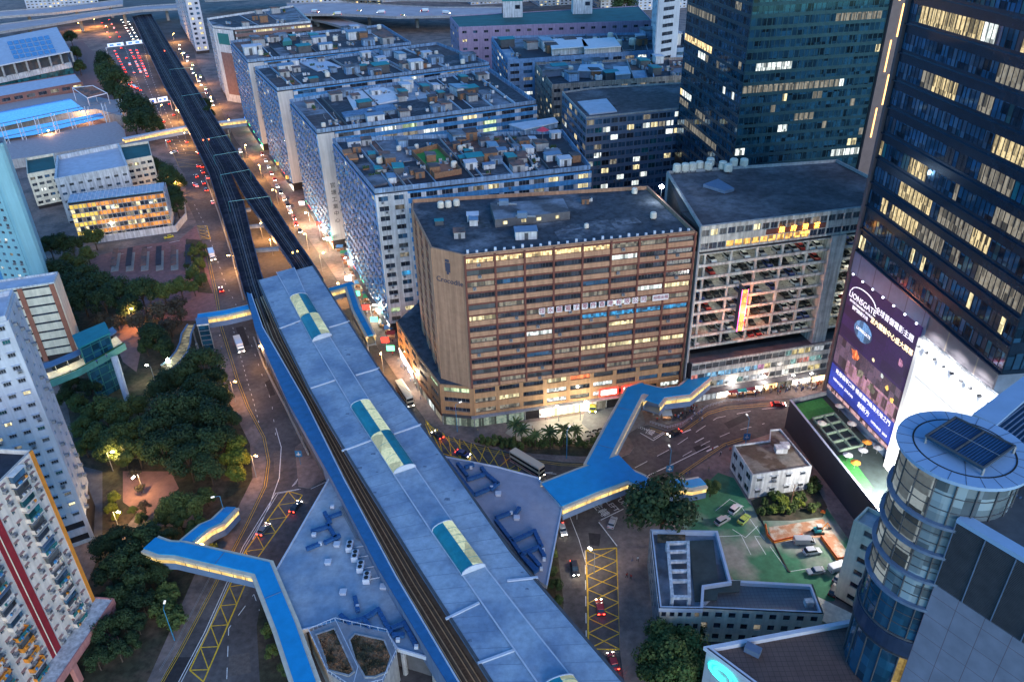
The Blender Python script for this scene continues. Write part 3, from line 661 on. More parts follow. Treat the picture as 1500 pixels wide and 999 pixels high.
pl = [p + (q - p) * .13 for p, q in zip(A2(RL, ZR), A2(RR, ZR))]; pr_ = [q + (p - q) * .03 for p, q in zip(A2(RL, ZR), A2(RR, ZR))]
b = MB(); b.strip(pl, pr_, 8.0, 10.6, K['concrete'], K['darkc']); b.build('platform', st)
b = MB(); b.ribbon([p + (q - p) * .2 for p, q in zip(pl, pr_)], .4, 10.6, ZR - .8, K['darkc']); b.ribbon(pr_, .3, 10.6, ZR - .8, K['steelblue']); b.build('platform_wall', st)
b = MB(); b.strip([p + (q - p) * .03 for p, q in zip(Op, Rp)], [p for p in Rp], 5.2, ZD - 1.5, K['darkc']); b.build('underframe', st)
for i in range(len(pl) - 1):
    for t in (.25, .75):
        c = pl[i].lerp(pl[i + 1], t).lerp(pr_[i].lerp(pr_[i + 1], t), .5); b = MB(); b.lathe((c.x, c.y, 0), [(1.0, 0), (1.0, 8)], K['concrete'], 10); b.build('column', st)
# concourse roofs on both sides
ZC = 8.0
con = thing('station_concourse', 'flat grey blue concourse roof west of the railway station with ducts on it', 'concourse', (*at(520, 850, 0).to_2d(), 0))
W1 = [(482, 702), (405, 835), (441, 923), (491, 911), (567, 927), (582, 950), (637, 966), (640, 955), (560, 822), (494, 706)]
b = MB(); b.prism(A2(W1, ZC), ZC - 1, ZC, K['trim'], K['concroof']); b.build('roof', con)
b = MB(); b.ribbon([p for p in A2(W1, ZC)[:7]], .35, ZC + .003, ZC + .35, K['trim']); b.build('parapet', con)
ib = A2([(492, 712), (416, 838), (452, 925), (560, 935), (628, 955), (560, 830)], ZC)
b = MB(); b.prism(ib, .2, ZC - 1.01, K['darkc']); b.build('wall', con)
for u, v in ((410, 838), (445, 925), (590, 955), (634, 967)):
    p = at(u, v, ZC - 1); b = MB(); b.lathe((p.x, p.y, 0), [(.6, 0), (.6, ZC - 1.02)], K['concrete'], 8); b.build('column', con)
con2 = thing('station_concourse', 'flat pale lilac concourse roof east of the railway station, joined to the blue footbridge', 'concourse', (*at(730, 760, 0).to_2d(), 0))
W2 = [(650, 669), (727, 684), (787, 700), (823, 745), (801, 858), (790, 850), (720, 765), (660, 680)]
b = MB(); b.prism(A2(W2, ZC), ZC - 1, ZC, K['trim'], mat('lilac_roof', (.34, .33, .38), rough=.8, var=.12, scale=.4, col2=(.25, .28, .36), scale2=.07)); b.build('roof', con2)
b = MB(); b.ribbon(A2(W2, ZC)[:5], .35, ZC + .003, ZC + .3, K['trim']); b.build('parapet', con2)
b = MB(); b.prism(A2([(665, 690), (725, 694), (780, 709), (812, 748), (795, 846), (735, 780)], ZC), .2, ZC - 1.01, K['concrete']); b.build('wall', con2)
# octagonal planted block
pl_ = thing('planter_block', 'concrete octagonal block with two sunken beds of dry brown grass by the footbridge', 'planter', (*at(520, 960, 0).to_2d(), 0))
ZP = 8.8
OC = [(453, 925), (491, 909), (567, 926), (581, 956), (561, 999), (518, 1010), (480, 985)]
b = MB(); b.prism(A2(OC, ZP), 0, ZP, K['concrete'], mat('planter_top', (.22, .24, .28), var=.2)); b.build('wall', pl_)
b = MB(); b.ribbon(A2(OC, ZP), .12, ZP + 1.0, ZP + 1.1, K['trim'], closed=True); b.ribbon(A2([(491, 909), (525, 981), (518, 1008)], ZP), .12, ZP + 1.0, ZP + 1.1, K['trim'])
for i in range(len(OC)):
    p = A2(OC, ZP)[i]; q = A2(OC, ZP)[(i + 1) % len(OC)]
    for k in range(6): c = p.lerp(q, k / 6); b.tube((c.x, c.y, ZP), (c.x, c.y, ZP + 1.0), .05, K['trim'], n=4)
b.build('railing', pl_)
dry = mat('dry_grass', (.26, .14, .075), rough=.95, var=.6, scale=1.1, col2=(.05, .045, .025), scale2=.35, th=(.42, .58), bump=.6)
for P in ([(463, 930), (490, 921), (519, 984), (511, 990), (481, 982), (475, 960)], [(512, 938), (520, 929), (563, 938), (573, 962), (566, 985), (549, 992), (535, 992), (521, 968)]):
    b = MB(); q = A2(P, ZP); b.ribbon(q, .35, ZP + .004, ZP + .35, K['concrete'], closed=True); b.prism([c for c in q], ZP + .003, ZP + .2, dry)
    cx = sum(p.x for p in q) / len(q); cy = sum(p.y for p in q) / len(q)
    for k in range(700):
        i = R.randrange(len(q)); t = R.random(); s_ = R.random() ** .5 * .93; e = Vector((cx, cy)) + (q[i].lerp(q[(i + 1) % len(q)], t) - Vector((cx, cy))) * s_
        a = R.random() * 6.3; h = R.uniform(.2, .6); dx, dy = math.cos(a) * .14, math.sin(a) * .14; lx, ly = R.uniform(-.3, .3), R.uniform(-.3, .3)
        b.quad([(e.x - dx, e.y - dy, ZP + .2), (e.x + dx, e.y + dy, ZP + .2), (e.x + lx, e.y + ly, ZP + .2 + h)], dry)
    b.build('planting_bed', pl_)
# blue air ducts on the concourse roofs
def duct(segs, label, caps=()):
    a0 = at(*segs[0][0], ZC); g = thing('air_duct', label, 'air duct', a0)
    for s_ in segs:
        P = A2(s_, ZC + .8)
        b = MB()
        for i in range(len(P) - 1):
            L = (P[i + 1] - P[i]).length; d = (P[i + 1] - P[i]) / L; n = max(1, int(L / 1.3))
            b.seg(P[i] - d * .45, P[i + 1] + d * .45, .9, ZC + .35 + i * .003, ZC + 1.25 + i * .003, K['ductblue'])
            for k in range(n + 1): c = P[i].lerp(P[i + 1], k / n); b.seg(c - d * .07, c + d * .07, 1.06, ZC + .3, ZC + 1.32, K['deepblue'])
            for k in range(n): c = P[i].lerp(P[i + 1], (k + .5) / n); b.box(c.x - .1, c.x + .1, c.y - .1, c.y + .1, ZC, ZC + .36, K['grey'])
        b.build('duct_run', g)
    for u, v, s_ in caps:
        p = at(u, v, ZC + .8); b = MB(); s_ *= .6; b.box(p.x - s_, p.x + s_, p.y - s_ * .8, p.y + s_ * .8, ZC + .4, ZC + 1.3, K['trim']); b.build('vent_cowl', g)
duct([[(458, 778), (480, 771)], [(480, 768), (492, 788)], [(477, 794), (496, 785)], [(451, 803), (466, 797)]], 'blue boxed duct run on the concourse roof nearest the station corner, north west', [(469, 796, .7), (460, 783, .9)])
duct([[(476, 752), (483, 764)], [(484, 757), (498, 752)]], 'short blue duct beside a white cowl at the narrow tip of the concourse roof', [(487, 742, .8)])
duct([[(520, 876), (524, 893)], [(500, 902), (512, 912), (535, 905), (554, 893)], [(534, 908), (541, 918)], [(554, 893), (572, 925)], [(575, 920), (592, 913), (608, 942)], [(577, 930), (590, 930)]], 'sprawling blue duct network on the concourse roof behind the octagonal planters', [(524, 888, .6), (583, 937, .7), (610, 947, .7)])
duct([[(656, 676), (693, 724)], [(671, 680), (683, 695)], [(683, 684), (692, 681)], [(686, 702), (712, 694), (706, 686)], [(712, 694), (729, 708)], [(697, 724), (716, 716)], [(720, 716), (729, 708)]], 'blue duct loop on the lilac concourse roof nearest the yellow box junction', [(690, 685, .6), (720, 714, .7)])
duct([[(727, 763), (746, 788)], [(728, 758), (745, 752)], [(755, 752), (760, 745)]], 'blue duct with a flared hood in the middle of the lilac concourse roof', [(749, 751, .6)])
duct([[(748, 790), (765, 815), (783, 836)], [(752, 792), (783, 778), (793, 800)], [(764, 812), (790, 801), (797, 814)], [(776, 812), (790, 828)], [(772, 822), (786, 834)]], 'blue comb shaped duct at the lower corner of the lilac concourse roof', [(796, 805, .5), (797, 819, .6), (793, 833, .6)])
for i, (u, v) in enumerate(((494, 799), (481, 825), (503, 869), (562, 861), (730, 725), (757, 760))):
    p = at(u, v, ZC); g = thing('roof_vent', ['square white vent box beside the blue duct on the concourse roof', 'low white vent box alone in the open middle of the concourse roof', 'white vent box before the lower blue duct network', 'white vent box right of the four fan units', 'flat square hatch on the lilac concourse roof near the duct loop', 'flat square hatch on the lilac roof near the flared hood'][i], 'vent', p)
    b = MB(); b.box(p.x - .65, p.x + .65, p.y - .6, p.y + .6, ZC, ZC + .7, K['rooflight']); b.build('base', g); b = MB(); b.box(p.x - .8, p.x + .8, p.y - .75, p.y + .75, ZC + .7, ZC + .85, K['trim']); b.build('cap', g)
for i, (u, v) in enumerate(((513, 804), (521, 818), (529, 834), (538, 850))):
    p = at(u, v, ZC); g = thing('condenser_unit', ['topmost', 'second', 'third', 'lowest'][i] + ' of the four twin fan condenser units in a row on the concourse roof', 'condenser unit', p, 0, 'twin fan condensers on the concourse roof')
    b = MB(); b.box(p.x - .8, p.x + .8, p.y - 1.4, p.y + 1.4, ZC + .2, ZC + 1.7, K['trim']); b.build('casing', g)
    for s_ in (-.65, .65): b = MB(); b.lathe((p.x, p.y + s_, ZC + 1.701), [(.5, 0), (.55, .12)], K['black'], 12); b.build('fan', g)
    b = MB(); b.tube((p.x + .8, p.y, ZC + .5), (p.x + 5, p.y + .8, ZC + .5), .1, K['trim']); b.build('pipe', g)
b = MB(); P = A2([(497, 742), (521, 788), (534, 795), (536, 806)], ZC + .4)
for q in (0, .35, .7): b.ribbon([p + Vector((q, q * .4)) for p in P], .14, ZC + .3, ZC + .45, K['grey'])
b.build('pipe_run', label='bundle of thin pipes running along the station wall on the concourse roof', cat='pipes')

# ================================================================== FOOTBRIDGES
cream_in = mat('footbridge_cream', (.68, .56, .30), rough=.7, var=.1)
strip_em = emis('ceiling_strip', (1.0, .70, .28), 9, sample=True)
eave = mat('translucent_eave', (.60, .52, .40), rough=.5, var=.15)
side_lit = lit('footbridge_glow', (1, .60, .16), 1.25, (1, .72, .28), cell=1.5, contrast=.3)
def footbridge(label, paths, z1=9.4, cols=(), blue=None):
    """paths: (pixel centre line at roof height, width, [roof height at each point])"""
    c0 = at(*paths[0][0][0], z1); g = thing('footbridge', label, 'footbridge', (c0.x, c0.y, 0)); blue = blue or K['brightblue']
    parts = {k: MB() for k in ('floor', 'side_panel', 'lit_window', 'eave', 'roof')}
    for pi, (px, wd, *hz) in enumerate(paths):
        hs = hz[0] if hz else [z1] * len(px); P = [at(u, v, h) for (u, v), h in zip(px, hs)]
        off = []
        for i in range(len(P)):
            a = P[max(0, i - 1)].to_2d(); c = P[min(len(P) - 1, i + 1)].to_2d()
            t = Vector((0, 0))
            if i > 0: t += (P[i].to_2d() - P[i - 1].to_2d()).normalized()
            if i < len(P) - 1: t += (P[i + 1].to_2d() - P[i].to_2d()).normalized()
            t.normalize(); nn = Vector((t.y, -t.x)); seg = (P[i] - P[i - 1] if i else P[1] - P[0]).to_2d().normalized()
            off.append(nn / max(.5, nn.dot(Vector((seg.y, -seg.x)))))
        def slab(mb, o0, o1, za, zb, m, cap=None):
            for i in range(len(P) - 1):
                A_, B_ = P[i], P[i + 1]; oa, ob = off[i], off[i + 1]; e = pi * .004
                q = []
                for z in (za + e, zb + e):
                    for X, o_, s_ in ((A_, oa, o0), (B_, ob, o0), (B_, ob, o1), (A_, oa, o1)):
                        q.append((X.x + o_.x * s_, X.y + o_.y * s_, X.z + z))
                q = q if (Vector(q[1]) - Vector(q[0])).cross(Vector(q[3]) - Vector(q[0])).z > 0 else [q[3], q[2], q[1], q[0], q[7], q[6], q[5], q[4]]
                mb.hexa(q, m)
        h = wd / 2
        slab(parts['floor'], -h + .3, h - .3, -4.2, -3.8, K['steelblue'])
        for s_ in (-1, 1):
            slab(parts['side_panel'], s_ * (h - .3), s_ * (h - .12), -4.6, -2.55, mat('footbridge_blue_side', (.13, .20, .33), rough=.6, var=.12))
            slab(parts['lit_window'], s_ * (h - .27), s_ * (h - .15), -2.55, -1.05, side_lit)
            slab(parts['eave'], s_ * (h - .75), s_ * (h + .25), -1.05, -.30, eave)
            n = 0
            for i in range(len(P) - 1):
                L = (P[i + 1] - P[i]).length; k = max(1, int(L / 3)); d = (P[i + 1] - P[i]).to_2d().normalized(); nn = Vector((d.y, -d.x))
                for q in range(1, k):
                    c = P[i].lerp(P[i + 1], q / k); c2 = c.to_2d() + nn * s_ * (h - .13); e = d * .07; parts['side_panel'].seg(c2 - e, c2 + e, .1, c.z - 2.6, c.z - 1.05, K['dgrey'])
                    c3 = c.to_2d() + nn * s_ * (h + .21); parts['eave'].seg(c3 - e * .6, c3 + e * .6, .1, c.z - 1.1, c.z - .32, K['dgrey'])
        slab(parts['roof'], -h + .7, h - .7, -.4, 0, blue)
        for i in range(len(P) - 1):
            L = (P[i + 1] - P[i]).length; k = max(1, int(L / 9)); d = (P[i + 1] - P[i]).to_2d().normalized()
            for q in range(1, k): c = P[i].lerp(P[i + 1], q / k); nn = Vector((d.y, -d.x)); parts['roof'].seg(c.to_2d() - nn * (h - .72), c.to_2d() + nn * (h - .72), .12, c.z, c.z + .09, K['steelblue'])
    for k, m_ in parts.items(): m_.build(k, g)
    for u, v, zt in cols:
        p = at(u, v, 0); b = MB(); b.lathe((p.x, p.y, 0), [(.45, 0), (.45, zt)], K['grey'], 10); b.build('column', g)
    return g
footbridge('bright blue roofed footbridge crossing the left road and running down beside the concourse roof', [
    ([(219, 794.5), (240, 802), (262, 803), (384, 831), (418, 915), (449, 1005)], 5.4),
    ([(264, 800), (284, 783), (300, 770), (318, 762), (330, 750), (338, 742)], 4.0, [9.3, 8.6, 8.2, 7.0, 6.4, 5.2])], cols=((278, 832, 5), (385, 880, 5), (420, 985, 5)))
footbridge('short blue roofed footbridge from the park lift tower to the station', [([(289, 463), (330, 457), (369, 448)], 4.6)], cols=((292, 520, 5),))
footbridge('zigzag blue roofed footbridge from the lilac concourse to the car park shops', [
    ([(808, 724), (860, 703), (921, 681)], 11.4), ([(872, 682), (900, 628), (930, 572), (948, 566)], 6.4),
    ([(940, 568), (970, 575), (1003, 571), (1030, 549)], 6.0), ([(968, 572), (955, 588)], 6.0),
    ([(915, 692), (937, 702), (950, 712)], 5.4), ([(968, 712), (990, 706), (1010, 708), (1030, 704)], 4.2, [8.2, 7.6, 7.0, 6.4])],
    cols=((905, 655, 5), (958, 608, 5), (1003, 600, 5), (880, 740, 5), (940, 728, 5)))
footbridge('narrow blue roofed footbridge over the market street, turning down beside the station', [([(482, 424), (517, 414)], 3.6), ([(511, 418), (522, 452), (543, 491)], 3.4)], cols=((517, 440, 5), (540, 520, 5)))
footbridge('long grey roofed footbridge crossing the wide road west of the viaduct', [([(180, 203), (230, 193), (274, 185)], 5.0)], z1=8.6, blue=K['trim'], cols=((200, 228, 4.4), (245, 217, 4.4)))
footbridge('long grey roofed footbridge east of the viaduct meeting the white industrial tower', [([(318, 179), (360, 174)], 5.0)], z1=8.6, blue=K['trim'], cols=((336, 200, 4.4),))
# median barriers
b = MB(); b.ribbon(A2([(372, 496), (388, 539), (417, 595), (452, 667)]), .5, 0, .9, K['kerb']); b.build('road_barrier', label='long low concrete barrier between the left carriageway and the station wall', cat='barrier')
b = MB(); b.ribbon(A2([(301, 262), (320, 312), (339, 373), (357, 440)]), .6, 0, .9, K['kerb']); b.build('road_barrier', label='pale concrete barrier under the west edge of the viaduct', cat='barrier')
# ================================================================== BUILDINGS
V2 = lambda *a: Vector(a)
def rot_(a): return Vector((math.cos(math.radians(a)), math.sin(math.radians(a))))
def clutter_text(bld, s, a, b_, q, z, size, m, off=.4, depth=.08, name='lettering'):
    me = text_mesh(s, size, m, depth, name); return place(name, me, wallmtx(a, b_, q, z, off, bld.root), bld.root)
# ---------- brown factory building
Z = 60.0
a0, a1, a2, a3 = A2([(603, 305), (632, 362), (680, 373), (1018, 338)], Z)
dB = (a3 - a2).normalized(); back = Vector((-dB.y, dB.x))
a4 = a3 + back * 40; a5 = a0 + back * 8 + dB * 1
base = Bld('factory_building', 'big brown tiled factory building with twelve window rows and a dark flat roof', loc=(*((a2 + a3) / 2), 0))
pk = [a0, a1, a2, a3, a4, a5]
base.core(pk, 15, Z - 1.6); base.roof(pk, Z - 1.2, K['roofdark'], par=1.2, parm=K['tan'])
lit_w = [('g1', 50), ('g3', 16), ('Ld', 18), ('Ly', 5), ('Lc', 4), ('Lw', 2), ('g2', 5)]
rr = random.Random(21)
def pick_brown(i, j):
    if i == 11: return K['Lw'] if j < 5 else (K['Ld'] if j < 7 else K['g3'])
    if i == 5 and 3 <= j: return K['Lb'] if j != 3 else K['g1']
    if i == 4 and j in (5, 6): return K['Ly'] if j == 5 else K['g3']
    if i == 2 and j in (5, 6, 7): return K['Ly']
    return K[rr.choices([k for k, _ in lit_w], [w_ for _, w_ in lit_w])[0]]
base.facade(a2, a3, 15.5, Z - .3, 12, 8, K['tan'], pick_brown, ww=.92, wh=.45, sill=.30, th=.55, pierw=.55, pierth=.25, pier=K['rust'], frame=K['dgrey'], nm=8, ac=.22)
# dark red drip bands over each window row
d = (a3 - a2).normalized(); n = Vector((d.y, -d.x)); L = (a3 - a2).length; fh = (Z - .3 - 15.5) / 12
for i in range(12): base.mb('sill_band').fb(a2, d, n, 0, L, .552, .62, 15.5 + (i + .30) * fh + .45 * fh, 15.5 + (i + .75) * fh + .55, K['rust'])
base.plain(a1, a2, 15, Z, K['tan']); base.facade(a0, a1, 15, Z - .3, 13, 3, K['tan'], lambda i, j: K['rust'], ww=.5, wh=.85, sill=.08, th=.3, nm=-1, ends=2.0)
base.plain(a3, a4, 0, Z, K['rust'])
# podium
q = [(598, 462), (624, 520), (644, 556), (690, 560), (998, 519)]
zp = 15.5
p0, p1, p1b, p2, p3 = A2([(582, 470), (613, 520), (645, 562), (692, 566), (1000, 524)], zp)
pod = [p0, p1, p1b, p2, p3, p3 + back * 30, p0 + back * 20 + dB * 14]
base.core(pod, 0, zp - .4, name='podium_core'); b = base.mb('podium_roof'); b.prism([p + (sum(pod, V2(0, 0)) / 7 - p) * .002 for p in pod], zp - .5, zp, K['roofdark'])
pp = chooser(5, [('g1', 50), ('g2', 10), ('Ld', 15), ('g3', 10), ('Ly', 6), ('Lc', 8)])
def pod_pick(i, j):
    if i == 2 and j == 4: return K['Lr']
    if i == 1 and j == 5: return K['Lc']
    if i == 1 and j in (3,): return K['Lc']
    return pp(i, j)
base.facade(p2, p3, 4.6, zp, 3, 9, K['tan2'], pod_pick, ww=.84, wh=.46, sill=.30, th=.5, frame=K['dgrey'], nm=6, part='podium_wall', kind='podium_window', ac=.05)
base.facade(p1b, p2, 4.6, zp, 3, 1, K['tan2'], lambda i, j: K['Lg'] if i == 2 else K['g1'], ww=.8, wh=.45, sill=.32, th=.5, nm=6, part='podium_wall', kind='podium_window')
base.facade(p1, p1b, 4.6, zp, 3, 2, K['tan2'], lambda i, j: K['Lg'] if (i == 2 and j == 1) else K['g1'], ww=.7, wh=.42, sill=.34, th=.5, nm=4, part='podium_wall', kind='podium_window')
base.facade(p0, p1, 4.6, zp, 3, 3, K['tan2'], lambda i, j: K['g1'], ww=.55, wh=.45, sill=.3, th=.5, nm=3, part='podium_wall', kind='podium_window')
# shop front of the podium
def shopfront(bd, a, b_, z1, cells, part='shop_front'):
    """cells: (width share, material of the shop, sign material or None)"""
    L = (b_ - a).length; d = (b_ - a) / L; n = Vector((d.y, -d.x)); tot = sum(c[0] for c in cells); s = 0
    for wsh, m, sg in cells:
        e = s + L * wsh / tot; mb = MB(); mb.fb(a, d, n, s + .15, e - .15, .1, .16, .15, z1 - 1.2, m)
        mb.build('shop_window', bd.root)
        mb = MB(); mb.fb(a, d, n, s, e - .02, .05, .55, z1 - 1.15, z1 - .02, sg or K['dgrey']); mb.build('shop_sign', bd.root)
        mb = MB(); mb.fb(a, d, n, s - .12, s + .12, .05, .5, 0, z1 - 1.2, K['concrete']); mb.build('shop_pier', bd.root); s = e
    return
dsg = K['dgrey']
Lshop = lit('shop_bright', (1, .85, .6), 2.2, (1, .95, .85), cell=1.2, contrast=.5, sample=True)
Lshopy = lit('shop_yellow', (.9, .9, .35), 1.8, (1, .8, .4), cell=1.0, contrast=.6, sample=True)
Lshopc = lit('shop_cool', (.8, .95, 1), 2.2, (1, 1, .95), cell=1.3, contrast=.5, sample=True)
Lshopo = lit('shop_orange', (1, .42, .12), 3.0, (1, .75, .4), cell=.9, contrast=.7, sample=True)
redsign = emis('red_sign', (1, .03, .02), 2.2); whitesign = emis('white_sign', (1, .85, .8), 2.0, sample=True); bluesign = emis('blue_sign', (.1, .3, 1), 2.5); greensign = emis('green_sign', (.1, 1, .35), 2.0)
tealshop = lit('bank_window', (.25, .55, .5), .35, (.8, .8, .6), cell=.8)
shopfront(base, p2, p3, 4.6, [(2.3, tealshop, dsg), (1.2, tealshop, dsg), (1.0, K['core'], dsg), (.9, Lshop, redsign), (2.0, Lshopy, whitesign), (.9, Lshop, redsign), (1.0, K['Ld'], K['cream']), (2.6, K['core'], K['cream']), (2.8, K['core'], dsg)])
shopfront(base, p1b, p2, 4.6, [(1, tealshop, dsg), (1, tealshop, dsg)])
shopfront(base, p1, p1b, 4.6, [(1, K['Ld'], K['rust']), (1, K['Lc'], K['rust']), (1, K['Ld'], K['rust'])])
shopfront(base, p0, p1, 4.6, [(1, Lshopc, whitesign), (1, Lshopc, whitesign), (1, K['Ld'], K['rust'])])
base.mb('canopy').fb(p2, (p3 - p2).normalized(), Vector(((p3 - p2).normalized().y, -(p3 - p2).normalized().x)), -1, (p3 - p2).length, .56, 2.0, 4.62, 4.8, K['concrete'])
base.done()
red_t = mat('dark_red_letters', (.30, .02, .06), var=.05); wb = mat('white_board', (.75, .72, .72), var=.05)
d = (a3 - a2).normalized(); n = Vector((d.y, -d.x)); zz = 15.5 + 6.36 * fh
sg = thing('hanging_sign', 'row of white squares with dark red Chinese characters across the brown building', 'sign', (*(a2 + d * 21), zz))
for k, ch in enumerate('恒永盛電子零件香港有限公司'):
    q = 22.0 + k * 2.62; b = MB(); b.fb(a2, d, n, q - .9, q + .9, .85, .95, zz - .2, zz + 1.75, wb); o = b.build('sign_board', sg)
    me = text_mesh(ch, 1.75, red_t, .03); place('lettering', me, wallmtx(a2, a3, q, zz + .78, .99, sg), sg)
b = MB(); b.fb(a2, d, n, 56.3, 61.4, .85, .95, zz - .2, zz + 1.75, wb); b.build('sign_board', sg); place('lettering', text_mesh('招租出租', 1.2, red_t, .03), wallmtx(a2, a3, 58.9, zz + .78, .99, sg), sg)
e1 = (a2 - a1).normalized(); lm = mat('dark_logo', (.06, .06, .09), var=.05)
lg = thing('wall_logo', 'dark hanging emblem over a line of lettering high on the blank brown wall', 'logo', (*a1.lerp(a2, .5), 50))
place('lettering', text_mesh('Crocodile', 2.3, lm, .06), wallmtx(a1, a2, (a2 - a1).length * .52, 50.6, .38, lg), lg)
b = MB(); nn = Vector((e1.y, -e1.x)); c_ = (a2 - a1).length * .48
for x, z, w_, h_ in ((0, 57, 1.3, .8), (.1, 55.6, 1.7, 1.6), (-.25, 54.3, .9, 1.2), (.55, 54.1, .7, 1.3), (0, 53.2, .7, .9)):
    b.fb(a1, e1, nn, c_ + x - w_ / 2, c_ + x + w_ / 2, .32 + x * .01, .42, z - h_ / 2, z + h_ / 2, lm)
b.build('emblem', lg)
for (q, w_, m, s_, tm, nm_) in ((5.25, 6.3, whitesign, '大家樂', red_t, 'glowing white shop sign with a red frame on the brown podium'), (6.25, 6.3, whitesign, '美心 MX', red_t, 'larger glowing red and white shop sign right of the first on the brown podium')):
    dd = (p3 - p2).normalized(); n2 = Vector((dd.y, -dd.x)); L = (p3 - p2).length; bw = L / 9; c = bw * (q + .5)
    g = thing('light_box_sign', nm_, 'sign', (*(p2 + dd * c), 5)); b = MB(); b.fb(p2, dd, n2, c - 3.2, c + 3.2, .6, .9, 5.5, 8.1, redsign); b.build('frame', g)
    b = MB(); b.fb(p2, dd, n2, c - 2.6, c + 2.6, .9, .98, 5.9, 7.7, m); b.build('face', g)
    place('lettering', text_mesh(s_, 1.1, redsign, .02), wallmtx(p2, p3, c, 6.8, 1.01, g), g)

# ---------- car park building with shops
Z = 62.0
c0, c1 = A2([(1028, 330), (1275, 300)], Z); dC = (c1 - c0).normalized(); nC = Vector((dC.y, -dC.x)); bk = -nC
c1 = c0 + dC * 72; cb0 = at(978, 250, Z).to_2d(); c2 = c1 + bk * 42; c3 = cb0
cp = Bld('car_park_building', 'pale concrete multi storey car park with open decks, a rooftop canteen floor and shops below', loc=(*((c0 + c1) / 2), 0))
cpts = [c0, c1, c2, c3]
cp.core([c0 - nC * 14, c1 - nC * 14, c2, c3 + dC * 0], 0, Z - 1.2)
cp.mb('wall').prism([c0, c1, c1 - nC * 14.2, c0 - nC * 14.2], Z - 9.2, Z - 1.3, K['core'])
cp.mb('wall').prism([c0 + dC * .5, c1, c1 - nC * 14.2, c0 + dC * .5 - nC * 14.2], 0, 15.0, K['core'])
cp.roof(cpts, Z - 1.2, K['roofdark2'], par=1.0, parm=K['concrete'])
pale = mat('pale_concrete', (.56, .54, .49), var=.22, scale=.5, streak=.5)
f1 = chooser(8, [('g3', 60), ('g1', 15), ('Ld', 20), ('Ly', 5)]); f2 = lambda i, j: K['Lo'] if j in (3, 4, 5, 6, 7, 8, 9, 10, 11, 12, 20, 21, 22, 23) else (K['g1'])
cp.facade(c0, c1, Z - 4.4, Z - .4, 1, 26, pale, f1, ww=.86, wh=.5, sill=.2, th=.4, nm=2)
cp.facade(c0, c1, Z - 8.4, Z - 4.4, 1, 26, pale, f2, ww=.92, wh=.5, sill=.15, th=.4, nm=2, kind='canteen_window')
L = (c1 - c0).length; ndk = 8; z0 = 20.2; dh = (Z - 9.2 - z0) / ndk
slabm = MB(); rl = MB(); flr = pale
for k in range(ndk + 1):
    z = z0 + k * dh
    b = MB(); b.fb(c0, dC, nC, 0, L, -14, .25, z - .35, z, pale if k else pale); b.fb(c0, dC, nC, 0, L, .0, .28, z + .005, z + .55, pale) if k < ndk else None
    b.build('deck', cp.root)
for k in range(9):
    s_ = 2 + k * 8.6; b = MB(); b.fb(c0, dC, nC, s_, s_ + .7, -.9, -.2, z0, Z - 9.5, pale); b.build('column', cp.root)
b = MB(); b.fb(c0, dC, nC, 44, 49, -14, .8, 15.4, Z - 8.6, pale); b.build('stair_tower', cp.root)
b = MB(); b.fb(c0, dC, nC, -.02, .3, -14, .3, 15, Z - 9, pale); b.build('end_wall', cp.root)
cp.plain(c3, c0, 0, Z - .2, K['concrete'])
# lamps inside the open decks (pale strips on the ceilings)
tubem = emis('deck_tube', (.95, 1, .80), 8, sample=True)
for k in range(ndk):
    z = z0 + (k + 1) * dh - .45
    for s_ in (6, 15, 24, 33, 40, 52, 60): b = MB(); b.fb(c0, dC, nC, s_, s_ + 4.5, -4.2, -4.0, z, z + .08, tubem); b.build('ceiling_light', cp.root)
# shops under the car park
e0, e1_ = A2([(1010, 548), (1225, 524)], 15.0); e0 = c0 + dC * 1 + nC * 1.6; e1_ = c1 + nC * 1.6
cp.mb('podium').prism([e0, e1_, c1 - nC * 2, c0 - nC * 2], 4.6, 15.0, K['core'])
cp.mb('podium').prism([e0 - nC * .3, e1_ - nC * .3, c1 - nC * 4, c0 - nC * 4], 15.0, 15.4, K['darkc'])
adk = [('Lc', 18), ('g3', 16), ('Lb', 10), ('Lr', 8), ('Ly', 14), ('g1', 10), ('Lw', 12), ('Lg', 5), ('Ld', 10)]
posters = {'pr': lit('poster_red', (.8, .06, .06), .8, (.9, .5, .4), cell=.7), 'pb': lit('poster_blue', (.03, .35, .8), .9, (.5, .8, .95), cell=.9), 'py': lit('poster_yellow', (.9, .65, .15), .8, (.9, .8, .5), cell=.8), 'pt': lit('poster_teal', (.05, .5, .5), .7, (.6, .8, .75), cell=.7), 'pm': lit('poster_magenta', (.6, .05, .4), .7, (.9, .6, .7), cell=.6), 'pw': lit('poster_white', (.85, .85, .85), .8, (.7, .8, .9), cell=.8)}
K.update(posters)
ps = chooser(12, [('pr', 12), ('pb', 12), ('py', 12), ('pt', 8), ('pm', 5), ('pw', 14), ('g3', 16), ('Ld', 8), ('Lc', 8)])
def shop_pick(i, j): return K['g3'] if i == 2 and j < 12 else ps(i, j // 2 + i * 40) if False else ps(i, j)
rp = runs(33, [('pr', 12), ('pb', 14), ('py', 12), ('pt', 8), ('pm', 5), ('pw', 14), ('g3', 20), ('Ld', 8), ('Lc', 8)], .45)
cp.facade(e0, e1_, 4.6, 15.4, 3, 30, pale, lambda i, j: K['g3'] if i == 2 and j < 14 else rp(i, j), ww=.96, wh=.56, sill=.22, th=.3, nm=1, part='podium_wall', kind='shop_window')
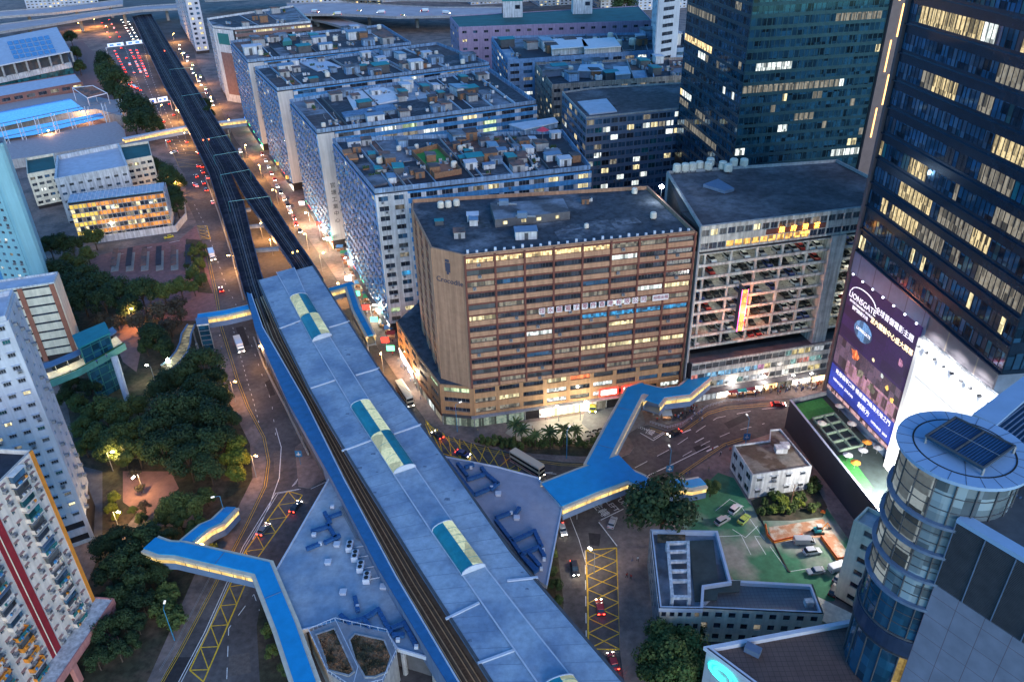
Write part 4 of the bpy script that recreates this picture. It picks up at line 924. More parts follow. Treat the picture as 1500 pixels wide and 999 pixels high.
shopfront(cp, e0, e1_, 4.6, [(1.5, K['pw'], whitesign), (1.5, K['pw'], whitesign), (2, Lshop, K['concrete']), (1.6, Lshopc, bluesign), (1.6, Lshop, K['concrete']), (1.6, Lshopo, K['deepblue']), (1.6, K['Ld'], K['concrete']), (2.2, Lshop, whitesign), (2, Lshopo, K['orange']), (2, Lshopo, redsign), (4, K['Ld'], None)])
cp.mb('canopy').fb(e0, dC, nC, 0, L, .31, 3.2, 4.65, 4.9, K['darkc'])
cp.done()
# big signs on the car park
g = thing('neon_sign', 'tall upright neon sign glowing orange and red on the car park front', 'neon sign', (*(c0 + dC * 15.5 + nC * 2), 26))
b = MB(); b.fb(c0, dC, nC, 14.6, 15.3, .4, 3.6, 26, 41, K['dgrey']); b.build('casing', g)
ne = lit('neon_face', (1, .14, .02), 1.25, (1, .62, .12), cell=.6, contrast=.6, sample=True)
b = MB(); b.fb(c0, dC, nC, 14.0, 15.9, 3.6, 3.75, 26.4, 40.6, ne); b.build('face', g)
b = MB()
for s_ in (13.9, 15.9): b.fb(c0, dC, nC, s_, s_ + .12, 3.6, 3.8, 26.2, 40.8, emis('neon_pink', (1, .1, .5), 1.6))
b.build('tube', g)
for k, ch in enumerate('美食天地'): place('lettering', text_mesh(ch, 2.4, redsign, .03), wallmtx(c0, c1, 15, 38.6 - k * 3.3, 3.8, g), g)
lp = bpy.data.lights.new('neon_glow', 'POINT'); lp.energy = 8000; lp.color = (1, .30, .10); lp.shadow_soft_size = 1.5
lo = bpy.data.objects.new('neon_glow', lp); COL.objects.link(lo); lo.parent = g; lo.location = (0, 0, 7); lo.location = (nC.x * 2.6, nC.y * 2.6, 7)
g = thing('banner_sign', 'tall upright blue and white lit banner beside the stair tower of the car park', 'sign', (*(c0 + dC * 55 + nC * 2), 18))
b = MB(); b.fb(c0, dC, nC, 56.2, 56.7, 1.2, 4.0, 22, 46, K['grey']); b.build('casing', g)
b = MB(); b.fb(c0, dC, nC, 55.6, 57.3, 4.0, 4.15, 22.2, 45.8, lit('banner_face', (.25, .75, .95), 1.6, (.95, 1, 1), cell=1.6, contrast=.85, sample=True)); b.build('face', g)
for z in (26, 31, 36, 41): b = MB(); b.tube(((c0 + dC * 53 + nC * .3).x, (c0 + dC * 53 + nC * .3).y, z + 1.5), ((c0 + dC * 56.4 + nC * 3).x, (c0 + dC * 56.4 + nC * 3).y, z), .08, K['grey']); P_ = c0 + dC * 53 + nC * .9; b.lathe((P_.x, P_.y, z + 1.2), [(.1, 0), (.45, .3), (.1, .6)], emis('flood_bulb', (1, .85, .6), 40, sample=True), 8); b.build('flood_lamp', g)
g = thing('orange_shop_sign', 'row of four glowing orange characters on the top floors of the car park', 'sign', (*(c0 + dC * 30 + nC * .5), 56))
b = MB(); b.fb(c0, dC, nC, 21, 41, .42, .6, 56.6, 58.3, K['rust']); b.build('board', g)
for k, ch in enumerate('煌府婚宴'): place('lettering', text_mesh(ch, 2.0, emis('orange_neon', (1, .42, .05), 4), .06), wallmtx(c0, c1, 26 + k * 3.9, 57.7, .9, g), g)
place('lettering', text_mesh('PALACE', .8, MATS['orange_neon'], .05), wallmtx(c0, c1, 34, 55.9, .9, g), g)
CARPARK = (c0, dC, nC, z0, dh, ndk)

# ---------- blue industrial blocks, street side and gable fronts
AREA = {}
def block(label, roofpx, z, fl, bays, seed, side_bays, white_q=None, front=True, roofmat='roofmid', par='bluewall', txt=None, near=True, backz=None, sidepick=None, frontpick=None):
    P = A2(roofpx, z); B_ = Bld('industrial_block', label, loc=(*P[0], 0))
    B_.core(P, 0, z - 2.2); zr = z - 1.6; B_.roof(P, zr, K[roofmat], par=1.6, parm=K[par], pw=.4)
    L1 = (P[1] - P[0]).length; L2 = (P[0] - P[-1]).length
    fp = frontpick or chooser(seed, [('g1', 45), ('g3', 16), ('g2', 8), ('Ld', 12), ('Lc', 7), ('Ly', 5), ('Lg', 2), ('Lb', 3)])
    spk = sidepick or chooser(seed + 1, [('g1', 44), ('g2', 26), ('g3', 6), ('Ld', 6), ('Lc', 3), ('Ly', 3), ('Lb', 4)])
    wm = K['white']; bl = K['bluep']
    if front:
        e = 11.0 if near else 6.0
        da = (P[1] - P[0]) / L1
        if txt is not None:
            e = txt[4]; B_.plain(P[0], P[0] + da * (e - .3), 4.5, z - 2.2, mat('pale_blind_wall', (.50, .50, .50), var=.08, scale=.2, streak=.2), th=.4, part='blind_wall')
        else: B_.facade(P[0], P[0] + da * e, 4.5, z - 2.2, fl, 2, wm, fp, ww=.62, wh=.5, sill=.28, th=.4, nm=2, ac=.25)
        B_.facade(P[0] + da * (e + .4), P[1], 4.5, z - 2.2, fl, bays, bl, fp, ww=.7, wh=.5, sill=.30, th=.4, nm=3, ac=.12, pier=wm)
    # street side: coloured panels, many air conditioners, white blind strip
    B_.facade(P[-1], P[0], 4.5, z - 2.2, fl, side_bays, bl, spk, ww=.72, wh=.52, sill=.26, th=.4, nm=1, ac=.55, pier=K['bluewall'], frame=K['steelblue'])
    cells = []
    r_ = random.Random(seed + 9); n_ = max(4, int(L2 / 7))
    for k in range(n_): cells.append((1, r_.choice([Lshop, Lshopo, Lshopc, Lshopy, Lshop, K['Lw']]), r_.choice([whitesign, redsign, greensign, K['rust'], K['dgrey'], bluesign, K['orange']])))
    ds = (P[0] - P[-1]) / L2
    shopfront(B_, P[-1], P[0], 4.5, cells)
    B_.mb('canopy').fb(P[-1], ds, Vector((ds.y, -ds.x)), 0, L2, .56, 2.2, 4.3, 4.5, K['darkc'])
    if txt:
        s_, q, ztop, size, _e = txt
        for k, ch in enumerate(s_): place('lettering', text_mesh(ch, size, K['dgrey'], .06), wallmtx(P[0], P[1], q, ztop - k * size * 1.3, .45, B_.root), B_.root)
    B_.done(); AREA[label] = (P, zr, B_.root); return P
bP1 = block('nearest blue and white industrial block, beside the brown building, with a garden roof', [(548, 277), (865, 242), (824, 190), (487, 203)], 58, 14, 12, 101, 16)
bP2 = block('second blue and white industrial block with a large white roof terrace', [(463, 190), (785, 147), (716, 99), (424, 146)], 57, 14, 10, 102, 12, txt=('官塘工業中心', 3.6, 31, 2.6, 7.5))
bP3 = block('third blue and white industrial block with name characters on its white strip', [(405, 129), (716, 91), (640, 62), (373, 98)], 57, 14, 8, 103, 10, txt=('', 3, 50, 3.6, 8.0))
bP4 = block('fourth blue industrial block from the brown building with a green tarpaulin on its roof', [(362, 88), (602, 62), (560, 36), (337, 60)], 57, 14, 8, 104, 10, txt=('觀塘工業中心', 4.6, 50, 4.4, 9.5))
# white block with brown bands
B_ = Bld('industrial_block', 'white industrial block with brown window bands and a stair bay of green netting', loc=(*at(313, 40, 57).to_2d(), 0))
P = A2([(311, 38), (340, 41), (343, 41), (455, 31), (430, 8), (303, 27)], 57); B_.core(P, 0, 55); B_.roof(P, 55.5, K['roofmid'], par=1.5, parm=K['white'])
B_.facade(P[2], P[3], 4, 55, 13, 4, K['white'], chooser(3, [('g1', 30), ('g3', 20), ('Ld', 20), ('Ly', 10)]), ww=.86, wh=.42, sill=.34, th=.5, band=mat('brown_band', (.20, .12, .11), var=.2), nm=4)
B_.plain(P[0], P[1], 0, 55, K['white'], th=.3); B_.facade(P[5], P[0], 4, 55, 13, 10, K['lilac'], chooser(4, [('g1', 40), ('g3', 30), ('Ld', 10)]), ww=.7, wh=.5, sill=.3, nm=2, ac=.3)
b = B_.mb('stair_netting'); dd = (P[1] - P[0]).normalized(); nn = Vector((dd.y, -dd.x)); LL = (P[1] - P[0]).length
b.fb(P[0], dd, nn, LL * .2, LL * .75, .302, .5, 44, 52, K['tealframe']); b.fb(P[0], dd, nn, LL * .2, LL * .75, .302, .5, 6, 38, mat('brown_band', (0, 0, 0)))
B_.done(); AREA['white block with brown bands'] = ([P[2], P[3], P[4], P[5]], 55.5, B_.root)
# slender pale tower with two window columns
B_ = Bld('tower_block', 'slender pale lilac tower with two columns of windows beside the far road', loc=(*at(288, 82, 0).to_2d(), 0))
g0 = at(289, 80, 0).to_2d(); g1 = at(307, 78, 0).to_2d(); g2 = at(303, 60, 0).to_2d(); g3 = at(266, 40, 0).to_2d()
B_.core([g0, g1, g2, g3], 0, 88); B_.roof([g0, g1, g2, g3], 88, K['roofmid'])
B_.facade(g0, g1, 3, 88, 18, 2, K['lilac'], chooser(6, [('g1', 40), ('g2', 20), ('Ly', 14), ('Ld', 10)]), ww=.5, wh=.5, sill=.3, nm=1); B_.facade(g3, g0, 3, 88, 18, 5, K['lilac'], chooser(7, [('g1', 40), ('g2', 20)]), ww=.4, wh=.4, sill=.3, nm=1); B_.done()
# ---------- glass office by the blocks
B_ = Bld('office_building', 'glass fronted office block with a brown and white flat roof behind the brown building', loc=(*at(858, 171, 60).to_2d(), 0))
P = A2([(824, 134), (859, 171), (1000, 157), (1006, 120), (874, 127)], 60); B_.core(P, 0, 58.6); B_.roof(P, 59, K['roofdark2'], par=.8, parm=K['concrete'])
gp = chooser(14, [('g2', 46), ('g1', 20), ('teal', 12), ('Ld', 8), ('Ly', 6), ('Lc', 8)]); K['teal'] = MATS['teal_glass']
B_.facade(P[1], P[2], 3, 59, 15, 12, K['steelblue'], gp, ww=.9, wh=.62, sill=.2, th=.2, nm=2, ac=.2, frame=K['grey'])
B_.facade(P[0], P[1], 3, 59, 15, 9, K['steelblue'], gp, ww=.9, wh=.62, sill=.2, th=.2, nm=2, frame=K['grey'])
b = B_.mb('roof_terrace'); q = A2([(842, 150), (862, 171), (908, 166), (890, 145)], 59); b.prism([p + (sum(q, V2(0, 0)) / 4 - p) * .12 for p in q], 59.01, 59.6, K['rooflight']); B_.done()
AREA['glass office'] = (P, 59, B_.root)
# ---------- beige older block, blue block, mauve hall
def simple(name, label, roofpx, z, wm, fl, b1, b2, seed, roofmat='roofmid', par=1.4, pw=None, parm=None, cat='building', base_z=0, sides=(0, -1), weights=None, ww=.7, wh=.45, ac=0.0, band=None):
    P = A2(roofpx, z); B_ = Bld(name, label, cat, loc=(*P[0], 0)); B_.core(P, base_z, z - par - .1); B_.roof(P, z - par, K[roofmat], par=par, parm=parm or wm)
    ch = chooser(seed, weights or [('g1', 50), ('g3', 20), ('g2', 10), ('Ld', 10), ('Ly', 5), ('Lc', 4)])
    if b1: B_.facade(P[0], P[1], base_z + 2, z - par, fl, b1, wm, ch, ww=ww, wh=wh, sill=.3, th=.3, nm=2, ac=ac, band=band)
    if b2: B_.facade(P[-1], P[0], base_z + 2, z - par, fl, b2, wm, ch, ww=ww, wh=wh, sill=.3, th=.3, nm=2, ac=ac, band=band)
    B_.done(); AREA[label] = (P, z - par, B_.root); return P
simple('industrial_block', 'stained beige concrete block with low white roof huts between glass and blue blocks', [(809, 124), (1004, 110), (1004, 84), (784, 92)], 55, mat('stained_beige', (.36, .30, .26), var=.3, scale=.3, streak=.5), 12, 14, 9, 41, 'rooflight')
simple('industrial_block', 'blue fronted industrial block with white sheds on its roof before the mauve hall', [(744, 88), (1004, 70), (1002, 46), (720, 54)], 55, mat('blue_front', (.20, .32, .50), var=.25, streak=.3), 12, 14, 8, 42, 'roofmid', weights=[('g1', 40), ('g2', 20), ('Lc', 12), ('Ld', 8)])
mv = mat('mauve_wall', (.36, .28, .40), var=.12, streak=.25)
simple('warehouse', 'long mauve warehouse hall under a dark green flat roof with two white towers', [(672, 40), (955, 30), (935, 9), (659, 24)], 52, mv, 8, 18, 4, 43, 'roofgreen', par=.5, ww=.4, wh=.3)
for u, v, l in ((751, 24, 'left of the two small white stair towers on the green warehouse roof'), (852, 19, 'right of the two small white stair towers on the green warehouse roof')):
    p = at(u, v, 51.6); g = thing('stair_tower', l, 'stair tower', p); b = MB(); b.box(p.x - 8, p.x + 8, p.y - 8, p.y + 8, 51.6, 64, K['white']); b.build('wall', g); b = MB(); b.box(p.x - 8.5, p.x + 8.5, p.y - 8.5, p.y + 8.5, 64, 65, K['tealroof']); b.build('roof', g)
    b = MB(); b.box(p.x + 2, p.x + 6, p.y - 8.1, p.y - 7.95, 58, 61, K['g1']); b.build('window', g)
simple('tower_block', 'white tower with dark window bands left of the glass tower', [(966, -20), (998, -24), (1000, -60), (960, -50)], 95, K['lilac'], 20, 1, 4, 44, weights=[('g1', 90)], ww=.5)
# far backdrop blocks beyond the flyovers
fr = random.Random(77)
for k, (u, v, w_, h_, dpt, l) in enumerate(((40, -8, 60, 30, 30, 'low pale block beyond the flyover at the top edge above the sports centre'), (430, 4, 70, 20, 40, 'low striped shed roof beyond the white banded block'), (560, -18, 80, 40, 40, 'distant grey block above the flyover'), (690, -14, 50, 36, 40, 'distant lilac block above the warehouse'), (790, -12, 60, 34, 40, 'distant block of flats right of the first warehouse tower'), (880, -8, 46, 40, 40, 'distant flats with small windows left of the white tower'), (935, -6, 40, 34, 30, 'distant flats with orange glow beside the white tower'))):
    p = at(u, v + 22, 0).to_2d(); B_ = Bld('distant_block', l, loc=(*p, 0)); P = [p, p + V2(w_ * 1.6, w_ * .35), p + V2(w_ * 1.6 - dpt * .4, w_ * .35 + dpt * 2), p + V2(-dpt * .4, dpt * 2)]
    B_.core(P, 0, h_ - .2); B_.roof(P, h_, K['rooflight' if k % 2 else 'roofmid'], par=1); B_.facade(P[0], P[1], 0, h_, max(3, int(h_ / 3.4)), int(w_ / 3.5), K['lilac'], chooser(50 + k, [('g1', 40), ('Ld', 20), ('Lw', 12), ('Ly', 8)]), ww=.5, wh=.45, nm=-1); B_.facade(P[3], P[0], 0, h_, max(3, int(h_ / 3.4)), 10, K['lilac'], chooser(60 + k, [('g1', 40), ('Ld', 20)]), ww=.5, wh=.45, nm=-1); B_.done()

# ---------- white flats, upper left of the park
def tower(name, label, base_px, top_v, dirpx, flz, fl, wA, dB_, sB, colw, seed, bays, sbays, wts, roofm='roofmid', **kw):
    pass
hw = 68.3; pR = at(137, 790, 0).to_2d(); dW = Vector((math.cos(math.radians(30)), math.sin(math.radians(30)))); sW = Vector((-dW.y, dW.x))
pL = pR - dW * 24; side = Vector((math.cos(math.radians(112)), math.sin(math.radians(112))))
B_ = Bld('apartment_tower', 'tall pale lilac apartment tower with barred windows and a roof garden', loc=(*pR, 0))
pts = [pL, pR, pR + side * 14, pL + side * 14]; B_.core(pts, 0, hw - 1.2); B_.roof(pts, hw - 1.2, K['rooflight'], par=1.2, parm=K['lilac'], pw=.5)
fwp = chooser(31, [('g1', 55), ('g3', 18), ('teal', 10), ('Ld', 8), ('Ly', 3)])
B_.facade(pL, pR, 8.5, hw - 1.2, 17, 8, K['lilac'], fwp, ww=.52, wh=.40, sill=.34, th=.45, nm=3, hood=K['lilac'], ac=.10)
B_.facade(pR, pR + side * 14, 8.5, hw - 1.2, 17, 3, K['lilac'], chooser(32, [('g1', 60), ('g3', 20)]), ww=.35, wh=.36, sill=.34, th=.45, nm=2, ac=.45)
B_.facade(pL, pR, 0, 8.5, 2, 4, K['lilac'], lambda i, j: K['core'], ww=.82, wh=.5, sill=.28, th=.45, nm=-1, kind='car_deck_opening'); B_.done()
# ---------- striped block behind it
P = A2([(42, 440), (49, 432), (44, 400), (34, 405)], 0)
pR = at(116, 520, 0).to_2d(); dd = Vector((math.cos(math.radians(18)), math.sin(math.radians(18)))); sd = Vector((-dd.y, dd.x)); pL = pR - dd * 22
B_ = Bld('slab_block', 'beige slab block with dark bands and red brown corner strips behind the lilac tower', loc=(*pR, 0)); h_ = zat(pR, 415)
pts = [pL, pR, pR + sd * 9, pL + sd * 9]; B_.core(pts, 0, h_ - .3); B_.roof(pts, h_ - .3, K['rooflight'], par=.8, parm=K['white'])
B_.facade(pL, pR, 2, h_, 8, 2, K['cream'], lambda i, j: K['g1'], ww=.9, wh=.22, sill=.7, th=.3, nm=-1)
b = B_.mb('corner_strip')
for s_ in (22 - 1.6, 11 - .8, 0): b.fb(pL, dd, Vector((dd.y, -dd.x)), s_, s_ + 1.6, .31, .6, 0, h_, mat('brick_strip', (.30, .12, .08), var=.15))
B_.plain(pR, pR + sd * 9, 0, h_, K['cream']); B_.done()
# ---------- pale cyan tower
p0_ = at(84, 436, 0).to_2d(); h_ = zat(p0_, 214)
dd = Vector((math.cos(math.radians(28)), math.sin(math.radians(28)))); pA = p0_ - dd * 13; sd = Vector((-dd.y, dd.x))
B_ = Bld('apartment_tower', 'pale cyan tower with a smooth rounded blank wall beside the terminus', loc=(*p0_, 0))
pA = p0_ - dd * 6.5; arc = [pA, pA - sd * 1.2 + dd * 1.2, p0_ - sd * 1.2 - dd * 1.2, p0_]
b = B_.mb('wall'); b.prism(arc + [p0_ + sd * 14, pA + sd * 14], 0, h_, K['cyanwall'], K['roofmid']); b = B_.mb('parapet'); b.ribbon(arc, .4, h_ + .002, h_ + 1.2, K['cyanwall'])
dv = rot_(-12); pB = pA - dv * 14; pA2 = pA + sd * .6; pB2 = pA2 - dv * 14; B_.core([pB2, pA2, pA2 + sd * 12, pB2 + sd * 12], 0, h_ - 4)
B_.facade(pB2, pA2 - dv * .3, 0, h_ - 4, 19, 4, K['cyanwall'], chooser(51, [('g1', 60), ('g2', 20), ('Ly', 8), ('Lc', 4)]), ww=.42, wh=.36, sill=.34, th=.3, nm=2, ac=.25); B_.roof([pB2, pA2, pA2 + sd * 12, pB2 + sd * 12], h_ - 4, K['roofmid'], par=1, parm=K['cyanwall'])
b = B_.mb('blue_stripe'); b.fb(pB2, dv, Vector((dv.y, -dv.x)), -3, -.1, -8, .35, 0, h_ - 6, K['bluep']); B_.done()
# ---------- orange, red and pink apartment slab
zt = 51.4; pf = at(150, 910, 0).to_2d()
dd = Vector((math.cos(math.radians(83)), math.sin(math.radians(83)))); pe = pf; ps_ = pf - dd * 46; bk_ = Vector((dd.y, -dd.x)) * -1
B_ = Bld('apartment_slab', 'pale pink apartment slab with caged balconies, orange edges and a deep red stripe', loc=(*pe, 0))
pts = [ps_, pe, pe + bk_ * 20, ps_ + bk_ * 20]; B_.core(pts, 7.5, zt - 1.4); B_.roof(pts, zt - 1.0, K['roofblack'], par=1.0, parm=K['palewall'])
op = chooser(61, [('g1', 50), ('g3', 20), ('teal', 14), ('Ld', 5)])
secs = [(0, 30, 'palewall', 11), (30, 32.6, 'red', 0), (32.6, 45.2, 'palewall', 5), (45.2, 46.0, 'orange', 0)]
for s0, s1, m_, nb in secs:
    A_, C_ = ps_ + dd * s0, ps_ + dd * (s1 - .3)
    if nb: B_.facade(A_, C_, 7.5, zt, 14, nb, K[m_], op, ww=.36, wh=.38, sill=.36, th=.3, nm=2, ac=.35, hood=mat('dull_pink_hood', (.36, .22, .20), var=.2), band=None)
    else: B_.plain(A_, C_, 7.5, zt, K[m_], th=.5 if m_ == 'red' else .45, part=m_ + '_stripe')
nn = Vector((dd.y, -dd.x)); fhh = (zt - 7.5) / 14; br = random.Random(9)
for s_ in (3.5, 16.2, 24.0, 38.0):
    for i in range(14):
        z = 7.5 + i * fhh; w_ = 3.6; o = br.uniform(1.2, 1.7); mb = MB(); orange_low = (s_ < 30 and i < 5)
        pm = K['orange'] if orange_low else K['palewall']
        mb.fb(ps_, dd, nn, s_, s_ + w_, .31, o, z + .1, z + .35, pm); mb.fb(ps_, dd, nn, s_, s_ + w_, o - .12, o, z + .36, z + 1.2, br.choice([pm, pm, K['dgrey'], K['tealframe']]))
        for e in (s_, s_ + w_ - .12): mb.fb(ps_, dd, nn, e, e + .12, .31, o - .13, z + .36, z + 1.2, pm)
        if br.random() < .75:
            mb.fb(ps_, dd, nn, s_ + .1, s_ + w_ - .1, .6, o - .2, z + 1.25, z + fhh - .25, br.choice([K['g1'], K['g3'], K['teal'], K['g2']])); mb.fb(ps_, dd, nn, s_ - .1, s_ + w_ + .1, .31, o + .25, z + fhh - .2, z + fhh - .1, br.choice([K['steelblue'], K['grey'], K['palewall']]))
        for q in range(3): x = s_ + br.uniform(.2, w_ - .8); mb.fb(ps_, dd, nn, x, x + br.uniform(.3, .6), o + .01, o + .35, z + .5, z + 1.0, br.choice([K['white'], K['bluep'], K['grey'], K['tealframe'], K['orange']]))
        mb.build('balcony', B_.root)
b = B_.mb('drain_pipe')
for s_ in (41.6, 42.3, 31.0): b.tube((*(ps_ + dd * s_ + nn * .5), 7), (*(ps_ + dd * s_ + nn * .5), zt - 1), .13, K['cream'])
b = B_.mb('podium_deck'); b.fb(ps_, dd, nn, -2, 46.5, -19, 4.5, 6.2, 7.4, K['white']); b = B_.mb('deck_edge'); b.fb(ps_, dd, nn, -2.2, 46.7, 4.51, 4.8, 5.6, 7.6, K['pink']); b.fb(ps_, dd, nn, 46.51, 46.8, -19, 4.5, 5.6, 7.6, K['pink'])
for s_, o in ((45.6, 4.2), (30, 4.2), (15, 4.2), (1, 4.2), (45.6, -8), (30, -8)): b = MB(); p_ = ps_ + dd * s_ + nn * o; b.seg(p_ - dd * .7, p_ + dd * .7, 1.2, 0, 6.19, K['pink']); b.build('pillar', B_.root)
b = MB(); p_ = ps_ + dd * 38 + nn * 6.5; b.seg(p_ - dd * 2.5, p_ + dd * 2.5, 2.6, .2, 3.6, K['pink']); b.build('stair_block', B_.root)
B_.done()

# ---------- school with yellow and orange panels
P = A2([(99, 297), (239, 279), (234, 250), (118, 285)], 21)
B_ = Bld('school_building', 'school wing with rows of yellow and orange window panels under a blue glass roof', loc=(*P[0], 0))
P = [P[0], P[1], P[1] + V2(-4, 13), P[0] + V2(-4, 13)]
B_.core(P, 0, 20.6)
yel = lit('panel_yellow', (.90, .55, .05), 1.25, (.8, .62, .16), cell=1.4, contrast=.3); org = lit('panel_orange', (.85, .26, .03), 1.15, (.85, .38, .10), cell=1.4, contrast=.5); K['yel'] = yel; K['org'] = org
sr = random.Random(4)
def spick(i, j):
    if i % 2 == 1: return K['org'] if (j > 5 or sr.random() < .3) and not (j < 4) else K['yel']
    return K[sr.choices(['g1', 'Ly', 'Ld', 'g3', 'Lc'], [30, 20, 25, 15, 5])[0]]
B_.facade(P[0], P[1], 1.5, 19.6, 8, 22, K['concrete'], spick, ww=.88, wh=.86, sill=.06, th=.25, nm=-1)
B_.facade(P[1], P[2], 1.5, 20.5, 5, 2, K['white'], lambda i, j: K['g3'], ww=.3, wh=.4, nm=1)
bg_ = mat('blue_grid_roof', (.07, .25, .42), rough=.4, var=.2); b = B_.mb('roof_grid')
dd = (P[1] - P[0]).normalized(); nn = Vector((dd.y, -dd.x)); LL = (P[1] - P[0]).length
b.fb(P[0], dd, nn, 0, LL, -12, -.1, 20.61, 20.9, bg_)
for k in range(23): b.fb(P[0], dd, nn, LL * k / 22 - .1, LL * k / 22 + .1, -12, .3, 20.91, 21.1, K['trim'])
for k in range(7): b.fb(P[0], dd, nn, 0, LL, -k * 2 - .1, -k * 2 + .1, 21.11, 21.25, K['trim'])
B_.done()
P = A2([(85, 243), (184, 222), (178, 213 - 2), (170, 211), (84, 231)], 24)
P = A2([(81, 262), (186, 243), (173, 211), (84, 229)], 24)
B_ = Bld('school_building', 'white school hall with a sunken pale blue roof', loc=(*P[0], 0)); B_.core(P, 0, 21.9); B_.roof(P, 22, K['rooflight'], par=2.2, parm=K['white'], pw=1.0)
B_.facade(P[0], P[1], 1, 22, 5, 8, K['white'], chooser(71, [('g3', 50), ('g2', 30)]), ww=.5, wh=.3, nm=2); B_.plain(P[1], P[2], 0, 22, K['white']); B_.plain(P[3], P[0], 0, 22, K['white']); B_.done()
simple('school_building', 'cream school wing with small dark green roof terraces left of the white hall', [(40, 255), (82, 247), (78, 225), (38, 232)], 20, K['cream'], 5, 4, 3, 72, 'roofgreen')
simple('school_building', 'cream school block with a dark green roof right of the white hall', [(183, 235), (222, 228), (217, 207), (176, 213)], 21, K['cream'], 5, 4, 3, 73, 'roofgreen')
w0, w1, w2 = at(139, 357).to_2d(), at(259, 340).to_2d(), at(274, 322).to_2d()
b = MB(); b.ribbon([w0, w1, w2, at(272, 305).to_2d()], .4, 0, 3.6, K['white']); b.build('boundary_wall', label='long white boundary wall with dark lettering in front of the school', cat='wall')
# ---------- sports centre with pools
P = A2([(-40, 104), (103, 75), (83, 40), (-40, 64)], 24)
B_ = Bld('sports_centre', 'large sports hall with a pale roof of blue solar panels', loc=(*P[1], 0)); B_.core([p + (sum(P, V2(0, 0)) / 4 - p) * .08 for p in P], 0, 22.9, K['dgrey']); B_.mb('roof').prism(P, 23, 24, K['trim'], K['rooflight'])
q = [p + (sum(P, V2(0, 0)) / 4 - p) * .05 for p in P]; B_.mb('wall').prism(q, 9.5, 14, K['white']); B_.mb('glazing').prism([p + (sum(P, V2(0, 0)) / 4 - p) * .06 for p in P], 2, 9.4, K['teal'])
for k in range(9): c = P[0].lerp(P[1], k / 8 * .98 + .01) + (sum(P, V2(0, 0)) / 4 - P[0]) * .03; b = MB(); b.lathe((c.x, c.y, 14), [(1, 0), (1, 9)], K['grey'], 8); b.build('column', B_.root)
for i in range(4):
    for j in range(7): u0 = 10 + j * 9 - i * -3; v0 = 62 + i * 6.6 - j * 1.4; b = MB(); b.prism(A2([(u0, v0), (u0 + 7, v0 - 1.2), (u0 + 9, v0 + 3.6), (u0 + 2, v0 + 4.8)], 24.4), 24.2, 24.6, K['bluep']); b.build('solar_panel', B_.root)
B_.done()
B_ = Bld('pool_deck', 'raised swimming pool deck with two bright blue pools and a lattice truss', 'swimming pool', loc=(*at(90, 170, 0).to_2d(), 0))
b = B_.mb('deck'); b.prism(A2([(-60, 186), (140, 160), (178, 170), (182, 150), (110, 136), (-60, 160)], 8), 0, 8, K['concrete'], mat('pool_paving', (.34, .30, .31), var=.15)); b.prism(A2([(-60, 216), (170, 178), (182, 190), (186, 208), (-60, 246)], 6), 0, 6, K['concrete'], mat('pool_paving', (0, 0, 0)))
wat = mat('pool_water', (.03, .32, .72), rough=.08, var=.12, scale=.15, col2=(.08, .45, .85), scale2=.8)
b = B_.mb('water'); b.prism(A2([(-60, 176), (0, 164), (102, 144.5), (123, 160), (8, 185), (-60, 196)], 8), 8.001, 8.05, wat); b.prism(A2([(-60, 205), (148, 166), (153, 173), (60, 196), (50, 198), (-60, 214)], 8), 8.002, 8.06, wat)
b = B_.mb('truss')
for z in (8.5, 17):
    p, q = at(-30, 205, 12), at(178, 160, 12); b.tube((p.x, p.y, z + 2), (q.x, q.y, z + 2), .25, K['steelblue'])
for k in range(9):
    p = at(-20 + k * 24.6, 203 - k * 5.3, 12); b.tube((p.x, p.y, 0), (p.x, p.y, 19), .3, K['trim']); b.tube((p.x + 2.5, p.y, 0), (p.x + 2.5, p.y, 19), .2, K['trim'])
    for z in range(0, 18, 3): b.tube((p.x, p.y, z), (p.x + 2.5, p.y, z + 3), .1, K['trim'])
B_.done()
simple('pool_pavilion', 'low pool pavilion with a reddish wall between the sports hall and the pool', [(-60, 152), (120, 120), (110, 108), (-60, 136)], 14, mat('brick_dull', (.20, .10, .09), var=.2), 2, 10, 0, 74, 'rooflight', par=.5)
g = thing('grandstand_canopy', 'tilted lattice canopy of brown panels at the corner of the pool', 'canopy', at(140, 150, 8)); q = [at(106, 129, 18), at(128, 144, 14), at(157, 137, 16), at(136, 126, 20)]
b = MB(); b.hexa([*[p - Vector((0, 0, .4)) for p in (q[1], q[2], q[3], q[0])], *(q[1], q[2], q[3], q[0])], K['roofbrown']); b.build('roof_panel', g); b = MB()
for i in range(4): b.tube(q[i], q[(i + 1) % 4], .35, K['trim']); b.tube((q[i].x, q[i].y, 0), q[i], .25, K['trim'])
b.build('frame', g)
# ---------- flyovers at the top
def flyover(label, A_, B2, z, m='concrete', piers=True):
    c = at(*A_[0], z); g = thing('flyover', label, 'flyover', (c.x, c.y, 0)); a, c2 = A2(A_, z), A2(B2, z); b = MB(); b.strip(a, c2, z - 1.6, z, K['concrete'], mat('flyover_road', (.40, .33, .34), var=.2, scale=.05)); b.build('deck', g)
    b = MB(); b.ribbon(a, .4, z + .003, z + 1.1, K['concrete']); b.ribbon(c2, .4, z + .003, z + 1.1, K['concrete']); b.build('parapet', g)
    if piers:
        for i in range(len(a) - 1):
            p = a[i].lerp(c2[i], .5).lerp(a[i + 1].lerp(c2[i + 1], .5), .5); b = MB(); b.lathe((p.x, p.y, 0), [(2, 0), (2, z - 1.61)], K['concrete'], 8); b.build('pier', g)
flyover('wide lower flyover curving over the far end of the dark railway viaduct', [(-60, 58), (0, 48), (80, 36), (150, 24), (210, 16), (275, 13)], [(-60, 45), (0, 37), (80, 27), (150, 17), (210, 10), (275, 6)], 16)
